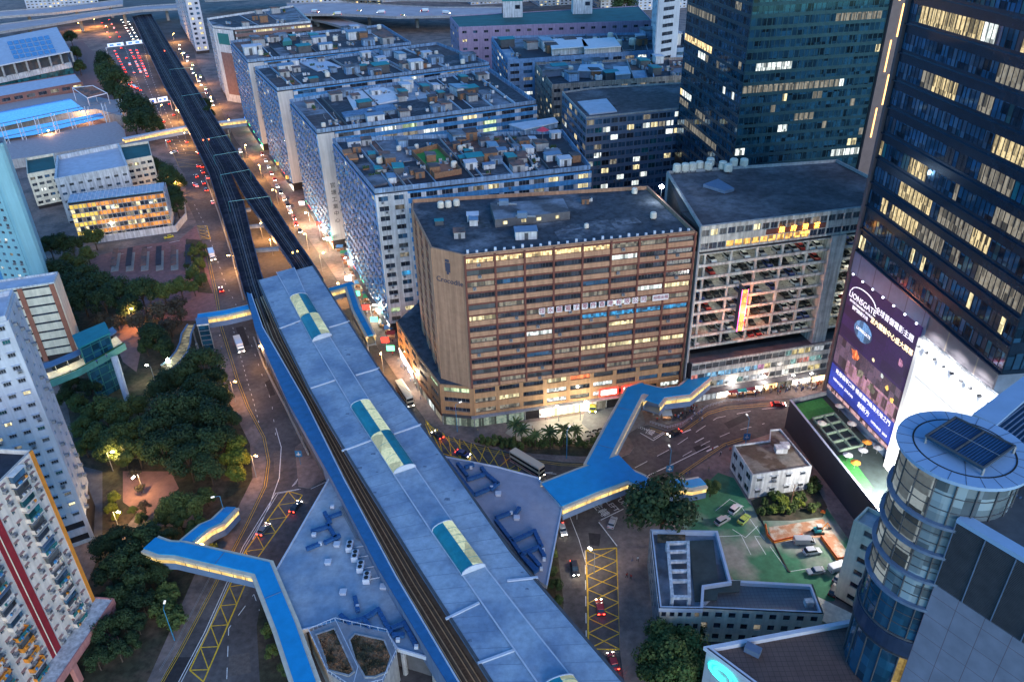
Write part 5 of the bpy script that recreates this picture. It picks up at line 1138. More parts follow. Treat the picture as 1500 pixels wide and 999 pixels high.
flyover('narrower upper flyover behind the first at the top corner', [(-60, 31), (0, 26), (80, 20), (140, 13), (180, 8)], [(-60, 21), (0, 18), (80, 12), (140, 5), (180, 0)], 17)
flyover('motorway flyover with blurred traffic behind the industrial roofs', [(420, 22), (500, 22), (580, 26), (640, 25), (735, 22)], [(420, 6), (500, 5), (580, 9), (640, 12), (735, 12)], 18)
flyover('lower curved slip road beneath the motorway flyover', [(440, 26), (475, 33), (520, 46)], [(450, 20), (495, 27), (540, 40)], 10)
flyover('thin flyover along the very top edge of the view above the motorway', [(300, 2), (420, -4), (560, 0), (720, 2), (900, -6)], [(300, -6), (420, -12), (560, -8), (720, -6), (900, -14)], 20, piers=False)
for a, c, l in (((155, 70), (213, 63), 'white overhead gantry sign across the queue of cars, nearer the flyover'), ((213, 153), (249, 147), 'white and blue overhead gantry sign across the road, lower of the two')):
    z = 7.5; p, q = at(*a, z), at(*c, z); g = thing('gantry_sign', l, 'road sign', (p.x, p.y, 0)); pp_, qq = p.to_2d(), q.to_2d(); b = MB(); b.seg(pp_, qq, .5, z - .4, z, K['trim']); b.build('beam', g)
    for X in (p, q): b = MB(); b.tube((X.x, X.y, 0), (X.x, X.y, z), .3, K['trim']); b.build('post', g)
    for t in (.25, .72):
        c_ = pp_.lerp(qq, t); d_ = (qq - pp_) * .2; b = MB(); b.seg(c_ - d_, c_ + d_, .2, z + .01, z + 3.2, emis('gantry_face', (.6, .75, 1), .5)); b.build('sign_panel', g)
        n_ = Vector((d_.y, -d_.x)).normalized(); b = MB()
        for e in (-.5, .4): b.seg(c_ + d_ * e + n_ * .13 - d_ * .25, c_ + d_ * e + n_ * .13 + d_ * .25, .04, z + .6, z + 2.2, emis('gantry_blue', (.03, .12, .7), .9))
        b.build('sign_arrow', g)
# ================================================================== RIGHT HAND TOWERS
def rot(a): return Vector((math.cos(math.radians(a)), math.sin(math.radians(a))))
def onwall(u, v, A, dr, off=0.0):
    n = Vector((dr.y, -dr.x)); r = CM @ Vector(((u - CX) / FPX, -(v - CY) / FPX, -1)); A = A + n * off
    t = (A.x * n.x + A.y * n.y) / (r.x * n.x + r.y * n.y); p = Vector((r.x * t, r.y * t, CAMH + r.z * t)); return (p.to_2d() - A).dot(dr), p.z
T0 = at(1209, 583, 8).to_2d(); dT = rot(-80.5); nT = Vector((dT.y, -dT.x)); T1e = T0 + dT * 58
B_ = Bld('office_tower', 'tall dark blue glass office tower with lit floors standing above the film advert', loc=(*T0, 0))
bkT = -nT
B_.core([T0, T1e, T1e + bkT * 30, T0 + bkT * 30], 0, 57.8, K['steelblue'], name='base_wall')
band_m = grid('blank_cladding', (.10, .15, .24), (.05, .07, .12), 1.2, 60, rough=.5, vert=True, lw=.06)
B_.mb('blank_band').fb(T0, dT, nT, 0, 34, .01, .7, 51.6, 57.9, band_m)
B_.mb('side_panels').fb(T0, dT, nT, 34.01, 58, .01, .5, 36, 57.9, grid('bronze_panels', (.12, .11, .13), (.25, .20, .16), 1.7, 60, rough=.5, vert=True, lw=.07))
dU = rot(-85.5); U0 = T0; U1 = T0 + dU * 64
gts = runs(5, [('Lt', 22), ('g2', 26), ('teal', 22), ('g1', 16), ('Ld', 26), ('Lc', 2)], .84)
def gt(i, j):
    if i in (0, 1): return rT.choice([K['g1'], K['teal'], K['teal'], K['g1'], K['Ly']] if rT.random() < .35 else [K['g1'], K['teal'], K['g2']])
    return gts(i, j)
rT = random.Random(3)
B_.core([U0, U1, U1 + rot(4.5) * 40, U0 + rot(4.5) * 40], 58, 157, K['core'], name='glass_core')
fin = mat('dark_fin', (.02, .045, .08), rough=.2, var=.25, metal=.6); tg = glass('tower_glass', (.02, .07, .13), rough=.06, var=.8, metal=.6); K['tg'] = tg
B_.facade(U0, U1, 58, 157, 15, 40, fin, lambda i, j: (lambda m: tg if m in (K['g1'], K['g2'], K['teal']) and rT.random() < .75 else m)(gt(i, j)), ww=.92, wh=.58, sill=.16, th=.16, nm=0, frame=fin)
n_ = Vector((dU.y, -dU.x))
for i in range(15): B_.mb('floor_fin').fb(U0, dU, n_, -.2, 64.2, .223, .6, 58 + i * 6.6, 58.35 + i * 6.6, fin)
B_.mb('corner_column').fb(U0, dU, n_, -1.4, -.2, -.5, .9, 10, 157, mat('bronze_column', (.10, .08, .09), var=.1, metal=.3))
B_.facade(U1, U1 + rot(4.5) * 30, 58, 157, 15, 16, fin, lambda i, j: tg, ww=.9, wh=.6, sill=.15, th=.22, nm=0, frame=fin)
for k in range(34): pass
B_.done()
# film advert
ad = thing('billboard', 'huge dark purple and blue film advert covering the foot of the dark glass tower', 'billboard', (*T0, 12))
violet = lit('advert_sky', (.012, .012, .07), 1.0, (.045, .01, .08), cell=9, contrast=.25); bluad = lit('advert_blue', (.015, .03, .42), .9, (.04, .09, .6), cell=8, contrast=.2)
city = lit('advert_city', (.60, .32, .20), 1.2, (.20, .08, .34), cell=1.1, contrast=.9); cityb = lit('advert_dark_city', (.10, .10, .22), .7, (.25, .12, .15), cell=2, contrast=.6)
b = MB(); b.fb(T0, dT, nT, .4, 32.2, .02, .5, 12.3, 51.4, violet); b.build('backing', ad)
b = MB(); b.fb(T0, dT, nT, .6, 32.0, .51, .54, 22.5, 31.5, cityb); b.fb(T0, dT, nT, 7, 32.0, .545, .56, 21.5, 26.5, city); b.build('city_picture', ad)
b = MB(); b.fb(T0, dT, nT, .4, 32.2, .56, .60, 14.3, 21.6, bluad); b.build('blue_band', ad)
b = MB(); b.fb(T0, dT, nT, .4, 32.2, .60, .66, 12.6, 13.8, lit('advert_strip', (.9, .6, .4), .9, (.6, .3, .5), cell=.7, contrast=.8)); b.build('picture_strip', ad)
def adtext(s, q, z, size, m, name='lettering', ang=0): place(name, text_mesh(s, size, m, .02), wallmtx(T0, T1e, q, z, .68, ad) @ Matrix.Rotation(ang, 4, 'Z'), ad)
adw = emis('advert_white', (.75, .72, .85), .9); ady = emis('advert_gold', (1, .75, .45), 1.1)
adtext('LIONSGATE', 8, 45.6, 2.5, adw); adtext('ENTERTAINMENT WORLD', 8, 43.9, .95, adw); adtext('獅門娛樂天地', 8, 42.4, 1.3, adw)
b = MB()
for k in range(12): a0_ = math.pi * (k + .3) / 13; a1_ = math.pi * (k + 1.3) / 13; p_ = T0 + dT * (8 - 6 * math.cos(a0_)); q_ = T0 + dT * (8 - 6 * math.cos(a1_)); b.tube((*(p_ + nT * .6), 46.6 + 2.6 * math.sin(a0_)), (*(q_ + nT * .6), 46.6 + 2.6 * math.sin(a1_)), .12, adw, n=4)
b.build('emblem_arc', ad)
adtext('全球首個電影主題', 22.5, 46.8, 2.1, adw); adtext('室內體驗中心盛大開幕', 22.5, 43.2, 1.9, ady)
b = MB()
for k, (q, z, w_, h_, m) in enumerate(((11, 38, 8.5, 6, lit('globe_blue', (.04, .2, .6), .8, (.3, .55, .9), cell=1.5, contrast=.6)),)):
    n2 = 20; V = []
    for j in range(n2): a = 2 * math.pi * j / n2; p_ = T0 + dT * (q + w_ * .5 * math.cos(a)) + nT * .62; V.append((p_.x, p_.y, z + h_ * .5 * math.sin(a)))
    b.quad(V, m)
b.build('globe', ad); adtext('LIONSGATE', 11.3, 38, 1.3, adw)
for q, z, m, r_ in ((10, 30, 'Lr', 2.2), (28.5, 38.5, 'pm', 1.6), (18, 33, 'Ly', .8), (26, 29, 'Lo', 1.0), (29, 27, 'Lo', 1.0), (23, 31, 'Lc', .8), (14, 26, 'Ld', 2.0), (20, 25, 'Ld', 2.2)):
    n2 = 9; V = []; rq = random.Random(int(q * 7))
    for j in range(n2): a = 2 * math.pi * j / n2; rr_ = r_ * rq.uniform(.5, 1); p_ = T0 + dT * (q + rr_ * math.cos(a)) + nT * .64; V.append((p_.x, p_.y, z + rr_ * math.sin(a)))
    b = MB(); b.quad(V, K[m]); b.build('picture_light', ad)
adtext('毗鄰橫琴口岸 暢遊澳門珠海天地之門', 17, 20.2, 1.7, adw); adtext('HENGQIN  ZHUHAI', 8, 17.3, 1.2, adw); adtext('創新方', 19, 17, 2.0, adw); adtext('OPENING  2019', 27, 16, 1.1, adw)
for k in range(7):
    q = 3 + k * 4.8; b = MB(); p_ = T0 + dT * q + nT * .7; b.tube((*p_, 51.9), (*(p_ + nT * 1.2), 52.3), .06, K['grey']); b.box(p_.x + nT.x * 1.2 - .2, p_.x + nT.x * 1.2 + .2, p_.y + nT.y * 1.2 - .2, p_.y + nT.y * 1.2 + .2, 52.1, 52.5, emis('small_lamp', (.8, .85, 1), 3)); b.build('lamp', ad)
# bright white advert box
q0, zt_ = onwall(1352, 490, T0, dT, 2.5); q1, zt2 = onwall(1450, 574, T0, dT, 2.5); zt_ = (zt_ + zt2) / 2 - 1
wb_ = thing('billboard', 'brightly floodlit white advert box beside the film advert, with a row of small lamps', 'billboard', (*(T0 + dT * q0), 9))
b = MB(); b.fb(T0, dT, nT, q0, q0 + 30, .71, 2.5, 6, zt_, mat('white_advert', (.80, .80, .80), var=.03)); b.build('face', wb_)
for k, (z0_, ) in enumerate(((zt_ * .80,), (zt_ * .62,), (zt_ * .44,), (zt_ * .26,))): b = MB(); b.fb(T0, dT, nT, q0 + 1.2, q0 + 29.5, 2.502, 2.52, z0_, z0_ + .22, mat('pale_grey_line', (.45, .44, .42), var=.05)); b.build('panel_joint', wb_)
b = MB(); b.fb(T0, dT, nT, q0 - 1.2, q0 - .02, .71, 2.45, 6, zt_, mat('pale_side', (.50, .49, .48), var=.08)); b.build('side_trim', wb_)
fg_ = mat('faint_grey_letters', (.50, .47, .44), var=.05); fr_ = mat('faint_red_letters', (.75, .35, .32), var=.05)
place('lettering', text_mesh('利潤', 3.0, fg_, .01), wallmtx(T0, T1e, q0 + 14, zt_ * .88, 2.54, wb_), wb_); place('lettering', text_mesh('福', 2.4, fr_, .01), wallmtx(T0, T1e, q0 + 7, zt_ * .52, 2.54, wb_), wb_); place('lettering', text_mesh('LK', 2.2, K['dgrey'], .01), wallmtx(T0, T1e, q0 + 5.5, zt_ * .16, 2.54, wb_), wb_)
b = MB()
for z in (zt_ + .5, zt_ + 1.2): p_, q_ = T0 + dT * q0 + nT * 2.3, T0 + dT * (q0 + 29) + nT * 2.3; b.tube((*p_, z), (*q_, z), .07, K['grey'], n=4)
for k in range(15): p_ = T0 + dT * (q0 + k * 2.05) + nT * 2.3; b.tube((*p_, zt_), (*p_, zt_ + 1.2), .06, K['grey'], n=4)
b.build('railing', wb_)
for k in range(9):
    p_ = T0 + dT * (q0 + 2 + k * 3.1) + nT * 2.5; b = MB(); b.tube((*p_, zt_ + .1), (*(p_ + nT * 2), zt_ - .2), .07, K['dgrey'], n=4); e = p_ + nT * 2; b.box(e.x - .35, e.x + .35, e.y - .35, e.y + .35, zt_ - .7, zt_ - .2, K['dgrey']); b.build('flood_lamp', wb_)
for k in range(4):
    l_ = bpy.data.lights.new('flood', 'SPOT'); l_.energy = 4500; l_.color = (1, .97, .93); l_.spot_size = math.radians(95); l_.spot_blend = .8; l_.shadow_soft_size = .4
    p_ = T0 + dT * (q0 + 3 + k * 8) + nT * 7; lo = bpy.data.objects.new('flood', l_); COL.objects.link(lo); lo.parent = wb_; lo.location = Vector((*p_, zt_ + 2.5)) - wb_.location
    lo.rotation_euler = Vector((nT.x, nT.y, .9)).to_track_quat('Z', 'Y').to_euler()
# terrace behind the black wall
A_, C_ = at(1157, 586, 10.5).to_2d(), at(1290, 752, 10.5).to_2d(); mA = (C_ - A_).normalized(); C_ = A_ + mA * 62
mw = thing('perimeter_wall', 'long smooth black wall running from the junction beside the terrace garden', 'wall', (*A_, 0)); blk = mat('black_cladding', (.045, .045, .055), rough=.35, var=.2, scale=.1)
nM = Vector((mA.y, -mA.x)); b = MB(); b.fb(A_, mA, nM, 0, 62, -.4, 0, 0, 10.5, blk); b.build('wall', mw); b = MB(); b.fb(A_, mA, nM, -.05, 62, -.5, .08, 10.501, 10.7, K['trim']); b.build('coping', mw)
tr = Bld('terrace', 'rooftop terrace garden of green turf between the black wall and the advert', 'terrace', loc=(*A_, 0))
TB = T0 + dT * 60; q = [A_ - nM * .4, C_ - nM * .4, TB, T0]; cq = sum(q, V2(0, 0)) / 4; q = [p + (cq - p) * .004 for p in q]
tr.mb('deck').prism(q, 0, 9.2, K['darkc'], mat('dark_terrace', (.035, .05, .05), rough=.6, var=.3))
b = tr.mb('turf')
def tq(s, t, z=9.2): return (A_ + mA * s).lerp(T0 + dT * s, t)
b.prism([tq(1, .12), tq(9, .12), tq(9, .85), tq(1, .85)], 9.201, 9.26, K['turf']); tr.parts.pop('turf').build('turf', tr.root); b = tr.mb('turf'); b.prism([tq(26, .06), tq(44, .06), tq(41, .30), tq(34, .34), tq(27, .40)], 9.202, 9.27, K['turf'])
tr.mb('end_wall').seg(A_ - nM * .3, T0, .4, 0, 10.7, K['concrete']); tr.done()
hm = mat('white_lattice', (.22, .30, .22), rough=.8, var=.5, scale=2)
b = MB()
for s0, s1 in ((9.5, 25),):
    for t in (.22, .50, .78): b.ribbon([tq(s0, t), tq(s1, t)], .45, 9.27, 10.0, hm)
    for s in (9.5, 13.4, 17.3, 21.2, 25): b.ribbon([tq(s, .22), tq(s, .78)], .45, 9.272, 9.95, hm)
b.build('pergola_planter', label='grid of white and green planter screens on the terrace garden', cat='planter')
tr_r = random.Random(2)
def parasol(loc, m, lab, grp=None):
    g = thing('parasol', lab, 'parasol', loc, 0, grp); b = MB(); b.tube(loc, (loc[0], loc[1], loc[2] + 2.4), .05, K['grey']); b.build('pole', g); b = MB(); b.lathe((loc[0], loc[1], loc[2] + 2.1), [(1.4, 0), (.05, .7)], m, 8); b.build('canopy', g); return g
for k, (u, v, m, l) in enumerate(((1202, 628, 'cream', 'cream parasol at the edge of the planter grid on the terrace'), (1240, 675, 'white', 'white parasol on the bright green turf of the terrace'), (1251, 686, 'orange', 'orange parasol on the bright green turf of the terrace'), (1246, 629, 'tank', 'beige parasol inside the planter grid'), (1268, 656, 'orange', 'small amber parasol before the dark terrace corner'), (1228, 603, 'tank', 'glowing pale parasol beside the film advert'), (1262, 668, 'white', 'broad white parasol on the dark terrace floor'), (1284, 664, 'grey', 'grey parasol at the foot of the white advert box'))):
    p = at(u, v, 9.4); parasol(tuple(p), K[m], l)
l_ = bpy.data.lights.new('terrace_glow', 'POINT'); l_.energy = 26000; l_.color = (1, .96, .88); l_.shadow_soft_size = .8
g = thing('floodlight', 'dazzling white floodlight on a short mast at the end of the terrace', 'floodlight', tuple(at(1306, 728, 9.2))); p = at(1306, 728, 9.2)
b = MB(); b.tube(p, p + Vector((0, 0, 2.2)), .08, K['grey']); b.build('mast', g); b = MB(); b.lathe((p.x, p.y, 11.4), [(.2, 0), (.75, .3), (.75, .9), (.2, 1.2)], emis('flood_core', (1, .98, .95), 60, sample=True), 10); b.build('lamp', g)
lo = bpy.data.objects.new('terrace_glow', l_); COL.objects.link(lo); lo.parent = g; lo.location = (-2.5, -1.5, 7.5)

# ---------- grid glass tower behind the car park
Kp = atY(1074, 240, 285).to_2d(); eR = (at(1164, 157, 76) - at(1091, 163, 76)).to_2d().normalized(); eL = (at(1001, 83, 82.5) - at(1087, 135, 82.5)).to_2d(); LL = eL.length * 1.0; eL.normalize()
B_ = Bld('office_tower', 'broad teal glass office tower with a fine window grid behind the car park', loc=(*Kp, 0))
Rend = Kp + eR * 52; Lend = Kp + eL * LL
B_.core([Lend, Kp, Rend, Rend + eL * LL], 0, 175, K['core']); gr_ = mat('grid_frame', (.02, .06, .09), rough=.3, var=.2, metal=.5)
c1_ = runs(15, [('teal', 50), ('g2', 24), ('g1', 16), ('Ld', 10), ('Ly', 3), ('Lc', 2)], .75); c2_ = runs(16, [('g2', 34), ('teal', 32), ('g1', 10), ('Ld', 10), ('Lc', 3), ('Lw', 2)], .75)
tg2 = glass('teal_tower_glass', (.012, .055, .095), rough=.06, var=.8, metal=.6); tmap = lambda m: tg2 if m in (K['teal'], K['g2'], K['g1']) else m
B_.facade(Kp, Rend, 40, 175, 36, 26, gr_, lambda i, j: tmap(c1_(i, j)), ww=.93, wh=.72, sill=.14, th=.14, nm=1, frame=gr_)
B_.facade(Lend, Kp, 40, 175, 36, 22, gr_, lambda i, j: tmap(c2_(i, j)), ww=.93, wh=.72, sill=.14, th=.14, nm=1, frame=gr_)
B_.done()
lc0 = Rend + eR * .5; B_ = Bld('light_column', 'stone pier with staggered glowing light strips between the two glass towers', 'tower', loc=(*lc0, 0))
B_.mb('pier').fb(lc0, eR, Vector((eR.y, -eR.x)), 0, 9, -8, 1.2, 0, 175, mat('pinkish_stone', (.13, .10, .105), var=.15, rough=.6))
ls = emis('light_strip', (1, .50, .16), 1.6, sample=True)
for k in range(9):
    z = 62 + k * 12
    for s_, dz in ((2.2, 0), (6.2, -1.5)) if k % 2 == 0 else ((4.2, 0), (4.2, 0)):
        b = MB(); b.fb(lc0, eR, Vector((eR.y, -eR.x)), s_, s_ + .5, 1.21, 1.4, z + dz, z + dz + 11, ls); b.build('light_strip', B_.root)
        if k % 2: break
B_.done()

# ---------- round glass stair tower and grey block at the lower right
ZT = 70.0; rc = at(1412, 655, ZT).to_2d()
B_ = Bld('round_tower', 'round glass stair tower with ring ledges under a pale blue disc roof', 'tower', loc=(*rc, 0))
def ring(name, r0, r1, z0, z1, m, n=48):
    mb = B_.mb(name)
    for j in range(n):
        a, c = 2 * math.pi * j / n, 2 * math.pi * (j + 1) / n; A2_ = [rc + rot(math.degrees(t)) * r for t, r in ((a, r0), (a, r1), (c, r1), (c, r0))]; mb.prism(A2_, z0, z1, m)
discm = mat('disc_roof', (.24, .36, .52), rough=.45, var=.08, scale=.2)
mb = MB(); mb.lathe((rc.x, rc.y, ZT - 1.0), [(9.3, 0), (9.9, .4), (9.9, 1.0)], discm, 48); mb.build('roof', B_.root)
ring('roof_groove', 7.3, 7.55, ZT + .003, ZT + .05, K['black'])
mb = B_.mb('roof_joint')
for k in range(24): a = rot(k * 15 + 5); mb.seg(rc + a * 7.6, rc + a * 9.85, .07, ZT + .002, ZT + .03, K['dgrey'])
for k in range(8): a = rot(k * 45 + 20); mb.seg(rc + a * 3.5, rc + a * 7.28, .07, ZT + .002, ZT + .03, K['dgrey'])
# rooftop louvre frame
q = A2([(1357, 637), (1400, 610), (1487, 652), (1441, 684)], ZT + 1.6); mb = B_.mb('louvre_bed'); mb.prism(q, ZT + .9, ZT + 1.3, mat('louvre_blue', (.02, .06, .11), rough=.3, var=.3))
mb = B_.mb('louvre_frame'); mb.ribbon(q, .28, ZT + 1.31, ZT + 1.6, K['dgrey'], closed=True); mb.seg(q[0].lerp(q[3], .5), q[1].lerp(q[2], .5), .2, ZT + 1.32, ZT + 1.62, K['dgrey']); mb.seg(q[0].lerp(q[1], .5), q[3].lerp(q[2], .5), .07, ZT + 1.64, ZT + 1.7, K['grey'])
for k in range(1, 20): mb.seg(q[0].lerp(q[3], k / 20), q[1].lerp(q[2], k / 20), .05, ZT + 1.305, ZT + 1.42, K['ductblue'])
for p_ in q: mb.seg(p_, p_ + V2(.3, 0), .3, ZT, ZT + 1.3, K['grey'])
stg = glass('stair_glass', (.13, .17, .19), rough=.12, var=.5); st_glare = lit('stair_reflection_glow', (.80, .85, .85), .42, (.16, .26, .30), cell=2.6, contrast=.9); std = glass('stair_glass_dark', (.01, .05, .09), rough=.1, var=.4); sty = lit('stair_amber', (1, .55, .10), .6, (.9, .7, .2), cell=1.2, contrast=.8)  # white panels: reflected glow on the glass painted in as emission
def panel_ring(r, z0, z1, pick, n=18):
    for j in range(n):
        a, c = 360 * j / n, 360 * (j + 1) / n
        mb = MB(); P_ = [rc + rot(a) * r, rc + rot((a + c) / 2) * r * 1.004, rc + rot(c) * r]
        for k in range(2): mb.quad([(*P_[k], z0), (*P_[k + 1], z0), (*P_[k + 1], z1), (*P_[k], z1)], pick(a))
        mb.build('glass_panel', B_.root)
tiers = [(69, 60.2, 8.6), (60.2, 54.2, 8.6), (54.2, 48.2, 8.6), (48.2, 42, 8.6), (42, 33.5, 8.6), (33.5, 29.5, 8.8), (29.5, 17, 8.6)]
for k, (z1_, z0_, r_) in enumerate(tiers):
    pk_ = (lambda a: st_glare if 120 < a % 360 < 215 else stg) if k < 4 else ((lambda a: std) if k < 6 else (lambda a: sty if 235 < a % 360 < 300 else std))
    if k == 3: pk_ = lambda a: st_glare if 140 < a % 360 < 200 else stg
    if k != 5: panel_ring(r_, z0_ + .4, z1_, pk_, 18)
    else: ring('blue_band', 0.1, r_ + .3, z0_, z1_, mat('navy_band', (.02, .035, .07), rough=.3, var=.2))
    ring('ledge', r_ - .3, r_ + (.8 if k < 4 else .3), z0_ - .15, z0_ + .4, K['steelblue'] if k < 4 else K['dgrey']); B_.parts.pop('ledge').build('ledge', B_.root)
    if k < 5: 
        for t in (.33, .66): ring('transom', r_ - .02, r_ + .12, z0_ + (z1_ - z0_) * t, z0_ + (z1_ - z0_) * t + .14, K['dgrey'])
mb = B_.mb('mullion')
for j in range(18): a = rot(j * 20); p_ = rc + a * 8.72; mb.tube((*p_, 17), (*p_, 69), .14, K['dgrey'], n=4)
B_.core([rc + rot(k * 30) * 3.2 for k in range(12)], 0, 69, K['cream'], name='stair_core'); 
B_.mb('base').prism([rc + rot(k * 15) * 8.4 for k in range(24)], 0, 17, K['darkc'])
for z in range(20, 68, 4): ring('stair_flight', 3.25, 7.6, z, z + .25, K['trim'], 24)
B_.done()
zg = 63.0; g0 = at(1405, 757, zg).to_2d(); g1 = at(1500, 813, zg).to_2d(); dg = (g1 - g0).normalized(); ng = Vector((dg.y, -dg.x)); 
B_ = Bld('plant_building', 'grey panelled block with a louvred top storey beside the round glass tower', loc=(*g0, 0)); G1 = g0 + dg * 60
B_.core([g0, G1, G1 - ng * 30, g0 - ng * 12], 0, zg - .8, K['dgrey'])
pan = grid('grey_cladding', (.20, .21, .27), (.12, .08, .10), 4.2, 4.6, rough=.5, rot=-math.atan2(dg.y, dg.x), vert=True, lw=.09)
B_.mb('cladding').fb(g0, dg, ng, 0, 60, .01, .3, 0, zg - 14.6, pan)
mb = B_.mb('louvre')
for k in range(46): mb.fb(g0, dg, ng, 0, 60, .05, .45, zg - 14.3 + k * .29, zg - 14.3 + k * .29 + .12, K['dgrey'])
for k in range(13): mb.fb(g0, dg, ng, k * 4.6, k * 4.6 + .15, .46, .6, zg - 14.4, zg - .9, K['steelblue'])
B_.mb('coping').fb(g0, dg, ng, 0, 60, -1.6, .6, zg - .8, zg, discm); B_.mb('roof').fb(g0, dg, ng, 0, 60, -28, -1.61, zg - 4, zg - 3, K['dgrey'])
mb = B_.mb('roof_grille')
for k in range(90): mb.fb(g0, dg, ng, k * .66, k * .66 + .18, -16, -1.7, zg - 2.99, zg - 2.6, K['steelblue'])
B_.done()
g = Bld('link_roof', 'pale blue edged dark glass roof running up from the disc roof at the right edge', 'roof', loc=(*at(1440, 600, 66).to_2d(), 0))
q = A2([(1425, 606), (1520, 536), (1540, 552), (1460, 622)], 66); g.mb('coping').prism(q, 64.5, 66, discm); q2 = A2([(1455, 620), (1540, 556), (1620, 620), (1560, 690)], 65.4); g.mb('glazing').prism(q2, 64, 65.2, MATS['louvre_blue'])
mb = g.mb('glazing_bar')
for k in range(1, 16): mb.seg(q2[0].lerp(q2[3], k / 16), q2[1].lerp(q2[2], k / 16), .15, 65.21, 65.5, K['steelblue'])
g.core([p + (sum(q2, V2(0, 0)) / 4 - p) * .1 for p in q2], 0, 63.9, K['dgrey']); g.done()

# ---------- station building with green yard
zs = 12.5
B_ = Bld('police_station', 'low station building with a white trellis frame and grey roof beside the green yard', loc=(*at(1000, 850, 0).to_2d(), 0))
P = A2([(967, 889), (1021, 889), (1027, 860), (1089, 856), (1067, 845), (1050, 778), (954, 776)], zs)
P = A2([(967, 889), (1028, 890), (1030, 858), (1070, 852), (1050, 778), (954, 776)], zs)
B_.core(P, 0, zs - 1.6, K['cream']); B_.roof(P, zs - 1.2, K['roofmid'], par=1.2, parm=K['trim'], pw=.6)
q = A2([(1010, 792), (1045, 790), (1052, 850), (1085, 850), (1083, 866), (1052, 868), (1050, 878), (1018, 880)], zs - .9); B_.mb('dark_roof').prism(q, zs - 1.19, zs - .9, mat('mossy_roof', (.055, .07, .065), var=.3, scale=.3))
mb = B_.mb('brown_bed'); mb.prism(A2([(963, 782), (1004, 782), (1004, 792), (963, 794)], zs - 1), zs - 1.18, zs - .95, dry)
mb = B_.mb('trellis'); e_ = A2([(978, 794), (1008, 793), (1010, 873), (985, 873)], zs + 1.6)
mb.ribbon(e_, .7, zs + .9, zs + 1.6, K['white'], closed=True)
for t in (.17, .36, .54, .72): mb.seg(e_[0].lerp(e_[3], t), e_[1].lerp(e_[2], t), .6, zs + .91, zs + 1.61, K['white'])
for p_ in e_: mb.seg(p_ - V2(.35, 0), p_ + V2(.35, 0), .7, zs - 1.2, zs + .89, K['white'])
B_.facade(P[5], P[0], 1, zs, 3, 7, mat('teal_grey_wall', (.16, .20, .24), var=.2, streak=.3), chooser(92, [('g1', 50), ('g3', 20)]), ww=.5, wh=.5, sill=.3, th=.25, nm=2)
B_.facade(P[0], P[1], 1, zs, 3, 5, K['cream'], chooser(93, [('g1', 60), ('Ld', 10)]), ww=.6, wh=.45, sill=.3, th=.25, nm=1)
B_.done()
zw_ = 11.0; P = A2([(1024, 889), (1204, 897), (1189, 857), (1062, 850)], zw_)
B_ = Bld('station_wing', 'cream office wing with two rows of square dark windows and a tiled flat roof', loc=(*P[0], 0)); B_.core(P, 0, zw_ - 1.4, K['cream']); B_.roof(P, zw_ - 1, grid('roof_tiles', (.15, .15, .16), (.08, .08, .09), .9, .9, lw=.08), par=1.0, parm=K['trim'], pw=.7)
B_.facade(P[0], P[1], .4, zw_ + .0, 3, 9, K['cream'], chooser(94, [('g1', 60), ('g3', 20), ('Lg', 5), ('Ld', 6)]), ww=.52, wh=.5, sill=.26, th=.35, nm=1, frame=K['dgrey']); B_.plain(P[1], P[2], 0, zw_, K['cream']); B_.done()
p = at(1184, 885, zw_ - .9); g = thing('roof_hut', 'small white box and tank at the end of the tiled wing roof', 'roof box', p); b = MB(); b.box(p.x - .9, p.x + .9, p.y - .7, p.y + .7, zw_ - 1, zw_ + .4, K['white']); b.build('box', g); b = MB(); b.lathe((p.x + 1.8, p.y, zw_ - 1), [(.4, 0), (.4, .8)], K['white']); b.build('tank', g)
s0 = at(1223, 875, 0).to_2d(); zs_ = zat(s0, 762); s1 = s0 + rot(-48) * 7.0; s2 = s1 + rot(42) * 6; s3 = s0 + rot(42) * 6
B_ = Bld('stair_block', 'slim cream block with one column of six square windows beside the round tower', loc=(*s0, 0)); B_.core([s0, s1, s2, s3], 0, zs_ - .8); B_.roof([s0, s1, s2, s3], zs_ - .8, K['concroof'], par=.9, parm=K['cream'])
B_.facade(s0, s1, 1, zs_, 6, 1, K['cream'], lambda i, j: K['g1'] if i < 4 else K['g3'], ww=.36, wh=.40, sill=.34, th=.35, nm=1, ends=.7); B_.plain(s3, s0, 0, zs_, K['cream']); B_.done()
P = A2([(1175, 877), (1195, 872), (1262, 905), (1210, 912), (1200, 905)], 6); B_ = Bld('ramp_roof', 'pale boarded lean to roof between the cream wing and the slim block', 'roof', loc=(*P[0], 0)); B_.mb('roof').prism(P, 5.4, 6, K['cream']); B_.core([p + (sum(P, V2(0, 0)) / 5 - p) * .06 for p in P], 0, 5.39, K['cream']); B_.done()
